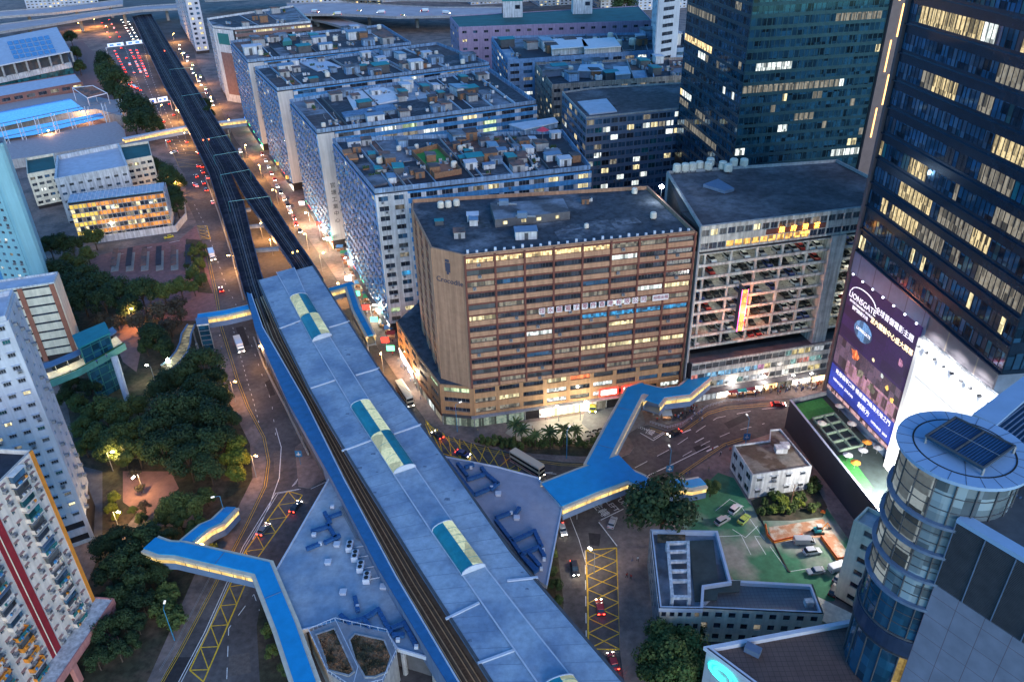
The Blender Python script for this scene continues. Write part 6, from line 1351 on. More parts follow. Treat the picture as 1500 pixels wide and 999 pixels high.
# logo building
zl = 19.0; P = A2([(1037, 948), (1105, 999), (1115, 1030), (1300, 1030), (1275, 904)], zl)
P = A2([(1037, 948), (1120, 1010), (1300, 1060), (1275, 904)], zl)
B_ = Bld('retail_building', 'low retail building at the bottom edge with a tiled dark roof and a turquoise sign', loc=(*P[0], 0)); B_.core(P, 0, zl - 1.4, K['grey']); B_.roof(P, zl - 1, grid('brown_roof_tiles', (.11, .07, .06), (.05, .035, .03), 1.1, 1.1, lw=.1), par=1.0, parm=K['trim'], pw=.9)
B_.plain(P[0], P[1], 0, zl, grid('pale_panels', (.42, .45, .50), (.25, .27, .30), 1.8, 1.8, rough=.4, vert=True))
L0, L1 = P[0], P[1]; tq_ = emis('turquoise_sign', (.02, .9, .75), 3.0, sample=True); dl = (L1 - L0).normalized(); nl = Vector((dl.y, -dl.x))
for r_, z in ((2.4, 15.5), (1.5, 15.5)):
    mb = MB(); V = [((L0 + dl * (4.2 + r_ * 1.3 * math.cos(a_ / 10 * math.pi * 1.6)) + nl * .5), z + r_ * .8 * math.sin(a_ / 10 * math.pi * 1.6)) for a_ in range(11)]
    for i in range(10): mb.tube((*V[i][0], V[i][1]), (*V[i + 1][0], V[i + 1][1]), .22, tq_)
    mb.build('sign_swirl', B_.root)
B_.done()
p = at(1102, 956, zl - 1); g = thing('roof_unit', 'grey blue metal plant box on the brown tiled roof', 'plant box', p, math.radians(-35)); b = MB(); b.box(p.x - 1.5, p.x + 1.5, p.y - .9, p.y + .9, zl - .7, zl + .6, K['steelblue']); b.box(p.x - 1.3, p.x + 1.3, p.y - .7, p.y + .7, zl - 1, zl - .69, K['dgrey']); b.build('casing', g)
# ---------- small white building
zq = 8.6; P = A2([(1103, 695), (1188, 682), (1143, 628), (1129, 629), (1128, 645), (1075, 652)], zq)
B_ = Bld('house', 'small white two storey building with window hoods and a stained flat roof', loc=(*P[0], 0)); B_.core(P, 0, zq - .5, K['white']); B_.roof(P, zq - .5, mat('stained_roof', (.21, .18, .15), var=.3, scale=.6, col2=(.10, .07, .05), scale2=.18, th=(.5, .6)), par=.5, parm=K['white'], pw=.3)
B_.facade(P[0], P[1], .3, zq, 2, 4, K['white'], chooser(95, [('g1', 60), ('g3', 20)]), ww=.4, wh=.36, sill=.36, th=.2, nm=1, hood=K['white'], ac=.4); B_.facade(P[5], P[0], .3, zq, 2, 3, K['white'], chooser(96, [('g1', 60)]), ww=.6, wh=.45, sill=.25, th=.2, nm=2); B_.done()
for u, v, s_ in ((1143, 661, 1.6), (1149, 655, 1.2)): p = at(u, v, zq - .4); g = thing('roof_hut', ('larger' if s_ > 1.5 else 'smaller') + ' white box on the stained roof of the small white building', 'roof box', p); b = MB(); b.box(p.x - s_, p.x + s_, p.y - s_ * .7, p.y + s_ * .7, zq - .4, zq + s_ * .7, K['white']); b.build('box', g); b = MB(); b.box(p.x - s_ * 1.06, p.x + s_ * 1.06, p.y - s_ * .76, p.y + s_ * .76, zq + s_ * .7 + .001, zq + s_ * .7 + .15, K['white']); b.build('lid', g)
# ---------- yard
prisms('yard', [(1003, 745), (1022, 720), (1052, 692), (1075, 700), (1096, 735), (1120, 762), (1170, 752), (1212, 745), (1250, 800), (1222, 880), (1180, 880), (1090, 870), (1040, 800), (1000, 780)], .16, .1, mat('yard_green', (.05, .17, .09), rough=.9, var=.25, scale=.5, col2=(.30, .28, .24), scale2=.05, th=(.5, .62)), kind='structure')
prisms('dirt_patch', [(1126, 772), (1205, 760), (1243, 809), (1230, 822), (1203, 786), (1133, 795)], .19, .1, mat('orange_dirt', (.42, .20, .11), var=.25, scale=.8, col2=(.45, .38, .3), scale2=.4), kind='structure')
prisms('planting_bed', [(1100, 733), (1190, 700), (1212, 742), (1205, 757), (1160, 762), (1112, 762)], .22, .1, K['soil'], kind='structure')
yb = MB()
for pxs in ([(1060, 760), (1086, 742), (1120, 790)], [(1040, 786), (1086, 784), (1100, 812)], [(1106, 786), (1122, 812)], [(1105, 785), (1115, 786)], [(1128, 800), (1155, 837), (1205, 829)], [(1073, 775), (1092, 787), (1110, 770)], [(1048, 748), (1069, 731), (1090, 742)]): yb.ribbon(A2(pxs, .17), .14, .162, .17, K['wpaint'])
yb.ribbon(A2([(1112, 755), (1155, 836), (1158, 837)], .3), .35, .161, .35, K['black']); yb.build('white_road_markings', kind='structure')
ob = [[(1121, 770), (1124, 785), (1133, 795)], [(1133, 795), (1160, 789), (1175, 785)], [(1202, 787), (1215, 805), (1226, 820)], [(1202, 750), (1209, 752)], [(1226, 820), (1240, 818)]]
for i, pxs in enumerate(ob):
    P_ = A2(pxs, .2); g = thing('water_barrier', ['orange barrier run on the left side of the dirt patch', 'orange barrier run along the front of the dirt patch', 'orange barrier run down the right side of the dirt patch', 'single orange barrier by the shrubs and black wall', 'short orange barrier run at the yard corner'][i], 'barrier', (*P_[0], .2)); b = MB(); b.ribbon(P_, .5, .2, .45, K['orange']); b.build('base', g); b = MB(); b.ribbon(P_, .12, .46, 1.1, mat('barrier_orange', (.75, .14, .04), var=.15)); b.build('rail', g)
p = at(1198, 780, .2); g = thing('digger', 'small turquoise mini digger parked on the orange dirt', 'digger', p)
b = MB(); b.box(p.x - 1.4, p.x + 1.4, p.y - .9, p.y - .5, .2, .8, K['black']); b.box(p.x - 1.4, p.x + 1.4, p.y + .5, p.y + .9, .2, .8, K['black']); b.build('track', g)
b = MB(); b.box(p.x - 1.1, p.x + .6, p.y - .75, p.y + .75, .85, 1.6, mat('turquoise_paint', (.05, .4, .4), var=.1)); b.build('body', g); b = MB(); b.box(p.x - .5, p.x + .5, p.y - .5, p.y + .5, 1.61, 2.7, K['g3']); b.box(p.x - .6, p.x + .6, p.y - .6, p.y + .6, 2.71, 2.8, K['white']); b.build('cab', g)
b = MB(); b.tube((p.x + .6, p.y, 1.2), (p.x + 2.4, p.y + .8, 2.8), .15, K['orange']); b.tube((p.x + 2.4, p.y + .8, 2.8), (p.x + 3.4, p.y + 1.1, 1.0), .12, K['orange']); b.box(p.x + 3.1, p.x + 3.8, p.y + .8, p.y + 1.4, .5, 1.0, K['dgrey']); b.build('arm', g)

# ================================================================== PARK STRUCTURES
Zg = 15.0
cl = [(40, 572), (80, 560), (115, 546), (150, 527), (184, 507)]; up = [(40, 555), (80, 543), (115, 528), (150, 507), (170, 492)]
gb = thing('sky_walkway', 'curved elevated walkway with planted edge and lit canopy beside the lilac tower', 'walkway', (*at(110, 545, Zg).to_2d(), 0))
a, c = A2(cl, Zg), A2(up, Zg); b = MB(); b.strip(a, c, Zg - .8, Zg, K['trim'], K['cream']); b.build('deck', gb)
b = MB(); b.ribbon(a, .25, Zg - 1.2, Zg + 1.1, mat('green_glass', (.10, .28, .24), rough=.3, var=.2)); b.build('parapet', gb)
b = MB(); b.ribbon([p.lerp(q, .13) for p, q in zip(a, c)], 1.0, Zg + .001, Zg + .8, K['lawn']); b.build('planter', gb)
e1_ = [p.lerp(q, .62) for p, q in zip(a, c)]; e2_ = [p.lerp(q, 1.12) for p, q in zip(a, c)]; b = MB(); b.strip(e1_, e2_, Zg + 3.0, Zg + 3.25, K['steelblue']); b.build('canopy', gb)
for i in range(len(a) - 1):
    for t in (.1, .6): x = e1_[i].lerp(e1_[i + 1], t); y = e2_[i].lerp(e2_[i + 1], t); b = MB(); b.tube((*x.lerp(y, .5), Zg), (*x.lerp(y, .5), Zg + 3), .12, K['grey']); b.build('post', gb)
    b = MB(); x, y = e1_[i].lerp(e1_[i + 1], .15), e1_[i].lerp(e1_[i + 1], .85); o_ = (e2_[i] - e1_[i]) * .3; b.seg(x + o_, y + o_, .18, Zg + 2.85, Zg + 2.98, emis('canopy_tube', (1, .85, .45), 26, sample=True)); b.build('light_tube', gb)
for u, v, r_ in ((188, 590, 1.0),): p = at(u, v, 0); tp = at(167, 522, Zg - .8); b = MB(); b.tube((p.x, p.y, 0), (tp.x, tp.y, Zg - .81), r_, K['lilac'], r2=r_ * 1.15, n=14); b.build('column', gb)
for px4 in ([(108, 497), (158, 477), (161, 488), (117, 512)],):
    q = A2(px4, Zg + 7); lt = Bld('lift_tower', 'teal framed glass lift tower with a turquoise roof behind the walkway', 'lift tower', loc=(*q[0], 0)); cq = sum(q, V2(0, 0)) / 4; q = [cq + (p - cq) for p in A2([(115, 512), (162, 489), (154, 473), (106, 493)], Zg + 6)]
    lt.mb('roof').prism(q, Zg + 6, Zg + 6.5, K['tealroof']); q2 = [p + (sum(q, V2(0, 0)) / 4 - p) * .12 for p in q]; lt.mb('glazing').prism(q2, 0, Zg + 5.9, std)
    mb = lt.mb('frame')
    for p_ in q2: mb.seg(p_ - V2(.15, 0), p_ + V2(.15, 0), .3, 0, Zg + 5.95, K['tealframe'])
    for z in range(2, 21, 3): mb.ribbon([p + (p - sum(q2, V2(0, 0)) / 4) * .02 for p in q2], .2, z, z + .2, K['tealframe'], closed=True)
    for t in (.33, .66): x = q2[0].lerp(q2[1], t); mb.seg(x, x + V2(.2, 0), .2, 0, Zg + 5.9, K['tealframe'])
    lt.done()
q = A2([(287, 470), (306, 468), (304, 462), (286, 464)], 11); lt = Bld('lift_tower', 'glass lift shaft with a white cap at the end of the short blue footbridge', 'lift tower', loc=(*q[0], 0)); q = A2([(288, 476), (306, 474), (304, 464), (286, 466)], 11); lt.mb('roof').prism(q, 10.4, 11, K['white'], K['steelblue']); q2 = [p + (sum(q, V2(0, 0)) / 4 - p) * .12 for p in q]; lt.mb('glazing').prism(q2, 0, 10.3, std); mb = lt.mb('frame')
for p_ in q2: mb.seg(p_ - V2(.12, 0), p_ + V2(.12, 0), .24, 0, 10.35, K['grey'])
for z in (2, 4, 6, 8): mb.ribbon([p + (p - sum(q2, V2(0, 0)) / 4) * .02 for p in q2], .15, z, z + .15, K['grey'], closed=True)
b = MB(); b.prism([p + (sum(q, V2(0, 0)) / 4 - p) * .3 for p in q], .3, .5, emis('shaft_light', (1, .9, .5), 5, sample=True)); b.build('light', lt.root); lt.done()
rp_ = thing('curved_ramp', 'curved covered ramp with a ribbed glass roof winding down among the park trees', 'ramp', (*at(270, 500, 0).to_2d(), 0))
La = [(275, 476), (266, 490), (264, 502), (258, 515), (248, 527), (236, 536)]; Ra = [(286, 476), (280, 490), (279, 502), (275, 516), (262, 532), (248, 545)]; hz = [9, 8.4, 7.8, 7.0, 6.2, 5.4]
b = MB(); b2 = MB()
for i in range(5):
    P0, P1, Q0, Q1 = at(*La[i], hz[i]), at(*La[i + 1], hz[i + 1]), at(*Ra[i], hz[i]), at(*Ra[i + 1], hz[i + 1]); dn = Vector((0, 0, -.25))
    b.hexa([P1 + dn, Q1 + dn, Q0 + dn, P0 + dn, P1, Q1, Q0, P0], lit('ramp_glow', (.75, .65, .35), .38, (.5, .45, .3), cell=1.2, contrast=.5))
    for X, Y in ((P0, P1), (Q0, Q1)): b2.tube(X + Vector((0, 0, .2)), Y + Vector((0, 0, .2)), .35, K['steelblue'], n=6)
    for t in (0, .33, .66): b2.tube(P0.lerp(P1, t), Q0.lerp(Q1, t), .1, K['dgrey'], n=4)
    c = (P0 + Q0) / 2
    m_ = MB(); m_.tube((c.x, c.y, 0), (c.x, c.y, c.z - .3), .3, K['grey']); m_.build('post', rp_)
b.build('roof', rp_); b2.build('edge_beam', rp_)
# ================================================================== ROOF SURFACES AND CLUTTER
def bil(P, s, t): return P[0].lerp(P[1], s).lerp(P[3].lerp(P[2], s), t)
def roof_patches(key, ns, nt, seed, keep=()):
    P, z, root = AREA[key]; P = [Vector(p) for p in P[:4]]; r = random.Random(seed)
    S = [0.012] + sorted(r.uniform(.06, .94) for _ in range(ns - 1)) + [.988]; T = [.02, .5, .98] if nt == 2 else [.02] + [(k + r.uniform(-.1, .1)) / nt for k in range(1, nt)] + [.98]
    pal = ['roofmid', 'roofdark', 'roofblack', 'roofbrown', 'roofdark2', 'roofblack', 'roofdark', 'concroof', 'roofdark', 'roofdark2', 'roofblack']
    for i in range(ns):
        for j in range(len(T) - 1):
            if S[i + 1] - S[i] < .015: continue
            q = [bil(P, S[i], T[j]), bil(P, S[i + 1], T[j]), bil(P, S[i + 1], T[j + 1]), bil(P, S[i], T[j + 1])]
            b = MB(); b.prism(q, z + .006, z + .05 + .02 * ((i + j) % 3), K[r.choice(pal)]); b.build('roof_patch', root)
        if i:
            b = MB(); b.seg(bil(P, S[i], .02), bil(P, S[i], .98), .3, z + .12, z + r.choice([.5, 1.0, 1.4]), K[r.choice(['concrete', 'trim', 'darkc', 'concroof'])]); b.build('dividing_wall', root)
blk_keys = list(AREA.keys())
kk = [k for k in blk_keys if 'nearest blue' in k][0]; k2 = [k for k in blk_keys if k.startswith('second blue')][0]; k3 = [k for k in blk_keys if k.startswith('third blue')][0]; k4 = [k for k in blk_keys if k.startswith('fourth')][0]
kb = [k for k in blk_keys if k.startswith('stained')][0]; kbl = [k for k in blk_keys if k.startswith('blue fronted')][0]
roof_patches(kk, 11, 2, 1); roof_patches(k2, 10, 2, 2); roof_patches(k3, 9, 2, 3); roof_patches(k4, 8, 2, 4); AREA['brown'] = ([Vector(p) for p in (a1, a3, a4, a5)], 58.7, base.root); roof_patches(kb, 6, 2, 5); roof_patches(kbl, 7, 2, 6); roof_patches('white block with brown bands', 4, 1, 7)
def proto(name): o = thing(name, 'x', 'x'); return o
PROTOS = []
def hut(m1, m2, w_=4, d_=3, h_=2.4, slope=.3):
    g = thing('roof_hut', 'hut', 'hut'); b = MB(); b.box(-w_ / 2, w_ / 2, -d_ / 2, d_ / 2, 0, h_, m1); b.build('wall', g); b = MB(); a = .25
    b.hexa([(-w_ / 2 - a, -d_ / 2 - a, h_ + .01), (w_ / 2 + a, -d_ / 2 - a, h_ + .01), (w_ / 2 + a, d_ / 2 + a, h_ + .01), (-w_ / 2 - a, d_ / 2 + a, h_ + .01), (-w_ / 2 - a, -d_ / 2 - a, h_ + .1), (w_ / 2 + a, -d_ / 2 - a, h_ + .1), (w_ / 2 + a, d_ / 2 + a, h_ + .1 + slope), (-w_ / 2 - a, d_ / 2 + a, h_ + .1 + slope)], m2); b.build('roof_sheet', g)
    b = MB(); b.box(-.5, .5, -d_ / 2 - .06, -d_ / 2 - .004, 0, 2, K['dgrey']); b.build('door', g); return g
HUTS = [hut(K['white'], K['rooflight']), hut(K['bluewall'], K['roofmid'], 5, 3.4), hut(K['concrete'], K['roofbrown'], 4, 4), hut(K['dgrey'], K['tealroof'], 4.5, 3), hut(K['white'], K['steelblue'], 6, 3.2), hut(K['wood'], K['roofdark2'], 3.4, 3)]
HN = ['white hut with a pale roof', 'blue grey hut with a grey roof', 'concrete hut with a rusty roof', 'dark hut with a turquoise roof', 'white hut with a blue roof', 'wooden hut with a dark roof']
tk = thing('water_tank', 'tank', 'water tank'); b = MB(); b.lathe((0, 0, .5), [(1.1, 0), (1.15, .4), (1.1, 1.7), (.9, 2.0), (.3, 2.15)], K['tank'], 14); b.build('tank_body', tk); b = MB(); [b.box(x - .1, x + .1, y - .1, y + .1, 0, .5, K['dgrey']) for x in (-.7, .7) for y in (-.7, .7)]; b.build('stand', tk)
cd = thing('cooling_unit', 'unit', 'air conditioner'); b = MB(); b.box(-.7, .7, -.5, .5, .15, 1.2, K['white']); b.build('casing', cd); b = MB(); b.lathe((0, 0, 1.201), [(.38, 0), (.4, .08)], K['black'], 10); b.build('fan', cd)
pp_ = thing('roof_pipe', 'pipe', 'pipe'); b = MB(); b.tube((-3, 0, .3), (3, 0, .3), .14, K['grey']); b.tube((3, 0, .3), (3, 0, 1.5), .14, K['grey']); b.build('pipe', pp_); b = MB(); [b.box(x - .1, x + .1, -.15, .15, 0, .2, K['concrete']) for x in (-2, 0, 2)]; b.build('bracket', pp_)
jk = thing('junk_pile', 'junk', 'junk pile'); b = MB()
for k in range(14): x, y, s_ = R.uniform(-1.6, 1.6), R.uniform(-1.2, 1.2), R.uniform(.2, .55); b.box(x - s_, x + s_, y - s_ * .6, y + s_ * .6, 0.01 * k, R.uniform(.2, 1.1), K[R.choice(['wood', 'white', 'roofbrown', 'bluep', 'dgrey', 'concrete', 'tealframe'])])
b.build('discarded_boxes', jk)
pt = thing('roof_planter', 'planter', 'planter'); b = MB(); b.box(-1.2, 1.2, -.4, .4, 0, .5, K['wood']); b.build('trough', pt); b = MB()
leafm = mat('leaf_green', (.045, .085, .03), rough=.8, var=.5, scale=1.5)
for k in range(120): c = Vector((R.uniform(-1.2, 1.2), R.uniform(-.5, .5), R.uniform(.5, 1.5))); u_ = Vector((R.uniform(-1, 1), R.uniform(-1, 1), R.uniform(-1, 1))).normalized() * .18; v_ = u_.orthogonal() ; b.quad([c - u_, c + v_, c + u_, c - v_], leafm)
b.build('foliage', pt)
SRC = HUTS + [tk, cd, pp_, jk, pt]; usedp = set()
def put(src, loc, rz, sc_, label, group, cat):
    if src.name not in usedp:
        kids(src); usedp.add(src.name); src.location = loc; src.rotation_euler = (0, 0, rz); src.scale = (sc_,) * 3; tag(src, label, cat, group); src['group'] = group; return src
    return dup(src, loc, rz, sc_, label, group, cat)
def clutter(key, short, n, seed, big=1.0, only=None):
    P, z, root = AREA[key]; P = [Vector(p) for p in P[:4]]; r = random.Random(seed); d_ = (P[1] - P[0]); rz0 = math.atan2(d_.y, d_.x)
    for k in range(n):
        s, t = r.uniform(.04, .96), r.uniform(.08, .92); p = bil(P, s, t); loc = (p.x, p.y, z + .13); rz = rz0 + r.choice([0, 0, math.pi / 2]) + r.uniform(-.06, .06); c = r.random(); sc_ = r.uniform(.8, 1.3) * big
        if c < .40: i = r.randrange(len(HUTS)); put(HUTS[i], loc, rz, sc_ * r.choice([1, 1, 1.35]), HN[i] + ' on ' + short, HN[i] + 's on ' + short, 'hut')
        elif c < .50: put(tk, loc, rz, sc_, 'pale round water tank on ' + short, 'water tanks on ' + short, 'water tank')
        elif c < .66: put(cd, loc, rz, sc_ * 1.2, 'white cooling unit on ' + short, 'cooling units on ' + short, 'air conditioner')
        elif c < .78: put(pp_, loc, rz, sc_, 'grey pipe run on ' + short, 'pipe runs on ' + short, 'pipe')
        elif c < .92: put(jk, loc, rz, sc_ * 1.3, 'pile of discarded boxes on ' + short, 'junk piles on ' + short, 'junk pile')
        else: put(pt, loc, rz, sc_, 'planter full of leaves on ' + short, 'planters on ' + short, 'planter')
clutter(kk, 'the roof of the nearest blue block', 120, 11, .9); clutter(k2, 'the roof of the second blue block', 80, 12); clutter(k3, 'the roof of the third blue block', 64, 13, 1.15); clutter(k4, 'the roof of the fourth blue block', 50, 14, 1.25)
clutter(kb, 'the roof of the stained beige block', 26, 15, 1.6); clutter(kbl, 'the block roof before the mauve hall', 30, 16, 1.7); clutter('white block with brown bands', 'the roof of the white banded block', 12, 17, 1.6)
zr = AREA[kk][1]
def slab_thing(name, label, cat, px4, z, parts):
    g = thing(name, label, cat, (*at(*px4[0], z).to_2d(), z))
    for pn, m, za, zb, sh in parts:
        q = A2(px4, zb); c = sum(q, V2(0, 0)) / len(q); b = MB(); b.prism([p + (c - p) * sh for p in q], za, zb, m); b.build(pn, g)
    return g
g = thing('roof_garden', 'roof garden of bright green turf and brown decking inside a wooden fence', 'roof garden', (*at(640, 245, zr).to_2d(), zr)); q = A2([(604, 228), (641, 218), (676, 255), (637, 262)], zr + .3)
b = MB(); b.prism(q, zr + .15, zr + .3, mat('brown_decking', (.30, .13, .08), var=.2)); b.build('deck', g); b = MB(); b.prism([q[0], q[1], q[1].lerp(q[2], .5), q[0].lerp(q[3], .5)], zr + .301, zr + .36, K['turf']); b.build('turf', g); b = MB(); b.ribbon(q, .2, zr + .31, zr + 2.3, K['wood'], closed=True); b.build('fence', g)
slab_thing('roof_shed', 'long shed with a smooth pale roof at the far right of the nearest blue block', 'shed', [(745, 182), (812, 172), (818, 179), (768, 190)], zr, [('wall', K['bluewall'], zr + .15, zr + 2.6, .03), ('roof_sheet', K['rooflight'], zr + 2.61, zr + 3.0, 0)])
slab_thing('roof_slab', 'plain blue grey raised roof at the street corner of the nearest blue block', 'roof', [(530, 258), (600, 243), (612, 257), (546, 273)], zr, [('slab', K['roofmid'], zr + .15, zr + .9, .02)])
slab_thing('roof_terrace', 'large plain white roof terrace on the second blue block', 'roof', [(518, 160), (598, 143), (562, 128), (505, 137)], AREA[k2][1], [('slab', mat('white_roof', (.60, .61, .64), var=.08), AREA[k2][1] + .15, AREA[k2][1] + .8, 0)])
slab_thing('roof_shed', 'shed with dark and light blue corrugated roof on the second blue block', 'shed', [(505, 172), (582, 160), (575, 152), (500, 165)], AREA[k2][1], [('wall', K['bluewall'], AREA[k2][1] + .15, AREA[k2][1] + 2.4, .03), ('roof_sheet', mat('blue_corrugated', (.09, .16, .26), var=.5, scale=.6), AREA[k2][1] + 2.41, AREA[k2][1] + 2.7, 0)])
slab_thing('roof_terrace', 'pale grey roof terrace on the third blue block', 'roof', [(465, 104), (500, 98), (470, 86), (440, 92)], AREA[k3][1], [('slab', K['rooflight'], AREA[k3][1] + .15, AREA[k3][1] + .7, 0)])
slab_thing('tarpaulin', 'green dome shaped tarpaulin on the fourth blue block', 'tarpaulin', [(413, 62), (428, 60), (424, 55), (416, 56)], AREA[k4][1], [('cover', K['tealframe'], AREA[k4][1] + .15, AREA[k4][1] + 3, .1)])
for i, (u, v, m) in enumerate(((508, 219, 'orange'), (516, 226, 'orange'))): slab_thing('tarpaulin', ['upper', 'lower'][i] + ' orange tarpaulin roof at the street side of the nearest blue block', 'tarpaulin', [(u - 7, v + 1), (u + 6, v - 1), (u + 9, v + 6), (u - 4, v + 7)], zr, [('cover', mat('orange_tarp', (.34, .14, .06), var=.2), zr + 1.8, zr + 2.4, 0), ('frame', K['dgrey'], zr + .15, zr + 1.79, .2)])
for i, (x, l) in enumerate(((0, 'left white canvas hall on the block before the mauve hall'), (48, 'right white canvas hall on the block before the mauve hall'))): slab_thing('roof_shed', l, 'shed', [(808 + x, 72), (862 + x, 68), (852 + x, 55), (804 + x, 58)], AREA[kbl][1], [('wall', K['white'], AREA[kbl][1] + .15, AREA[kbl][1] + 4.5, .02), ('roof_sheet', mat('white_roof', (0, 0, 0)), AREA[kbl][1] + 4.51, AREA[kbl][1] + 5, 0)])
for i, (px4, l) in enumerate((([(794, 104), (832, 100), (836, 92), (800, 94)], 'blue roofed hall at the left of the stained beige block roof'), ([(846, 104), (886, 104), (880, 94), (850, 95)], 'white roofed hall in the middle of the stained beige block roof'), ([(902, 110), (924, 108), (920, 97), (898, 98)], 'small white roofed hut with a dark front on the stained beige block'))):
    zb_ = AREA[kb][1]; slab_thing('roof_shed', l, 'shed', px4, zb_, [('wall', K['steelblue'], zb_ + .15, zb_ + 4, .02), ('roof_sheet', K['rooflight' if i else 'roofmid'], zb_ + 4.01, zb_ + 4.4, 0)])
p = at(795, 199, zr + 2); g = parasol((p.x, p.y, zr + .1), mat('red_canvas', (.55, .06, .1), var=.1), 'big red, white and blue striped parasol on the nearest blue block roof'); g.scale = (2.0,) * 3
# brown building roof furniture
zb = 58.9
g = thing('plant_room', 'low dark plant room with small lit openings in the middle of the brown building roof', 'plant room', (*at(770, 320, zb).to_2d(), zb)); q = A2([(725, 322), (835, 310), (825, 291), (718, 298)], zb + 2.6)
b = MB(); b.prism(q, zb, zb + 2.6, K['darkc'], K['roofmid']); b.build('wall', g)
for t in (.1, .35, .55, .8): c = q[0].lerp(q[1], t); dd = (q[1] - q[0]).normalized(); b = MB(); b.seg(c, c + dd * 1.4, .12, zb + .8, zb + 1.8, K['Ly']); b.build('lit_opening', g)
for u, v in ((738, 300), (765, 318)):
    p = at(u, v, zb + 2.6); b = MB(); b.box(p.x - 1.5, p.x + 1.5, p.y - 1, p.y + 1, zb + 2.61, zb + 4.2, K['steelblue']); b.tube((p.x - 2, p.y, zb + 3), (p.x + 4, p.y - 1, zb + 3), .3, K['grey']); b.build('chiller', g)
for i, (u, v) in enumerate(((646, 306), (657, 305), (669, 303))):
    dup(tk, (*at(u, v, zb).to_2d(), zb), 0, .95, ['left', 'middle', 'right'][i] + ' of three pale water tanks at the corner of the brown building roof', 'tanks on the brown building roof', 'water tank')
for i, (u, v) in enumerate(((653, 365), (662, 363))):
    pass
g = thing('floodlight', 'starry white floodlight on the corner between the brown building and the car park roof', 'floodlight', (*at(969, 276, 60).to_2d(), 60)); p = at(969, 276, 63)
b = MB(); b.tube((p.x, p.y, 60), (p.x, p.y, 63), .1, K['grey']); b.build('mast', g); b = MB(); b.lathe((p.x, p.y, 63), [(.2, 0), (.7, .3), (.7, .8), (.2, 1.1)], emis('cool_flood', (.85, .95, 1), 60, sample=True), 10); b.build('lamp', g)
slab_thing('roof_slab', 'blue grey raised hatch roof beside the water tanks on the car park roof', 'roof', [(1030, 270), (1052, 262), (1076, 276), (1062, 280)], 61, [('slab', K['steelblue'], 61, 62, 0)])
for i, (u, v) in enumerate(((991, 253), (1003, 252), (1014, 251), (1024, 249), (1037, 250), (1040, 244), (1058, 249), (1066, 253), (1074, 245), (1089, 245))):
    dup(tk, (*at(u, v, 61).to_2d(), 60.9), 0, 1.25, 'round wooden coloured water tank in the row at the back of the car park roof', 'tank row on the car park roof', 'water tank')
b = MB()
for k in range(26): c = a2.lerp(a3, (k + .5) / 26) + back * 1.2; b.box(c.x - .5, c.x + .2, c.y - .3, c.y + .3, 58.85, 60.3 if k % 3 else 60.7, K['trim'])
b.build('parapet_units', label='line of small pale boxes along the front parapet of the brown building roof', cat='roof boxes')
q = A2([(808, 345), (860, 333), (900, 328), (890, 318), (850, 318), (870, 330), (826, 338)], 58.82); b = MB(); b.prism([q[0], q[1], q[5], q[6]], 58.81, 58.83, K['roofmid']); b.build('roof_patch', base.root)

for i, (pxs, m) in enumerate((([(820, 352), (866, 346), (862, 330), (838, 328), (812, 340)], 'concroof'), ([(866, 345), (905, 338), (890, 322), (858, 326)], 'roofmid'), ([(905, 330), (940, 326), (930, 318), (900, 320)], 'roofmid'), ([(640, 342), (720, 334), (716, 322), (650, 330)], 'roofblack'))):
    q = A2(pxs, 58.82); b = MB(); b.prism(q, 58.805, 58.812 + i * .004, mat('screed_' + m, tuple(c * 1 for c in ((.13, .14, .16) if m != 'roofblack' else (.04, .05, .06))), var=.6, scale=.7, col2=(.06, .07, .09), scale2=.3, th=(.4, .55))); b.build('roof_patch', base.root)
clutter('brown', 'the big roof of the brown building', 12, 61, .7)
# ================================================================== TREES
bark = mat('bark', (.06, .045, .035), rough=.9, var=.3)
def leafmat(name, c1, c2):
    m, t, bs = _newmat(name); N = t.nodes.new; L = t.links.new
    g = N('ShaderNodeNewGeometry'); n1 = N('ShaderNodeTexNoise'); n1.inputs['Scale'].default_value = .45; n1.inputs['Detail'].default_value = 3; L(g.outputs['Position'], n1.inputs['Vector'])
    oi = N('ShaderNodeObjectInfo'); ad_ = N('ShaderNodeMath'); ad_.operation = 'MULTIPLY_ADD'; L(oi.outputs['Random'], ad_.inputs[0]); ad_.inputs[1].default_value = .5; L(n1.outputs[0], ad_.inputs[2])
    r = N('ShaderNodeMapRange'); r.inputs[1].default_value = .4; r.inputs[2].default_value = 1.0; L(ad_.outputs[0], r.inputs[0])
    mx = N('ShaderNodeMix'); mx.data_type = 'RGBA'; L(r.outputs[0], mx.inputs[0]); mx.inputs[6].default_value = (*c1, 1); mx.inputs[7].default_value = (*c2, 1); L(mx.outputs[2], bs.inputs['Base Color']); bs.inputs['Roughness'].default_value = .7; bs.inputs['Specular IOR Level'].default_value = .2
    return m
lf1 = leafmat('tree_leaf_dark', (.010, .026, .013), (.032, .058, .022)); lf2 = leafmat('tree_leaf_mid', (.035, .06, .02), (.08, .11, .03)); lf3 = leafmat('tree_leaf_bright', (.09, .12, .02), (.20, .22, .03)); lf4 = leafmat('tree_leaf_dull', (.045, .04, .03), (.085, .07, .045))
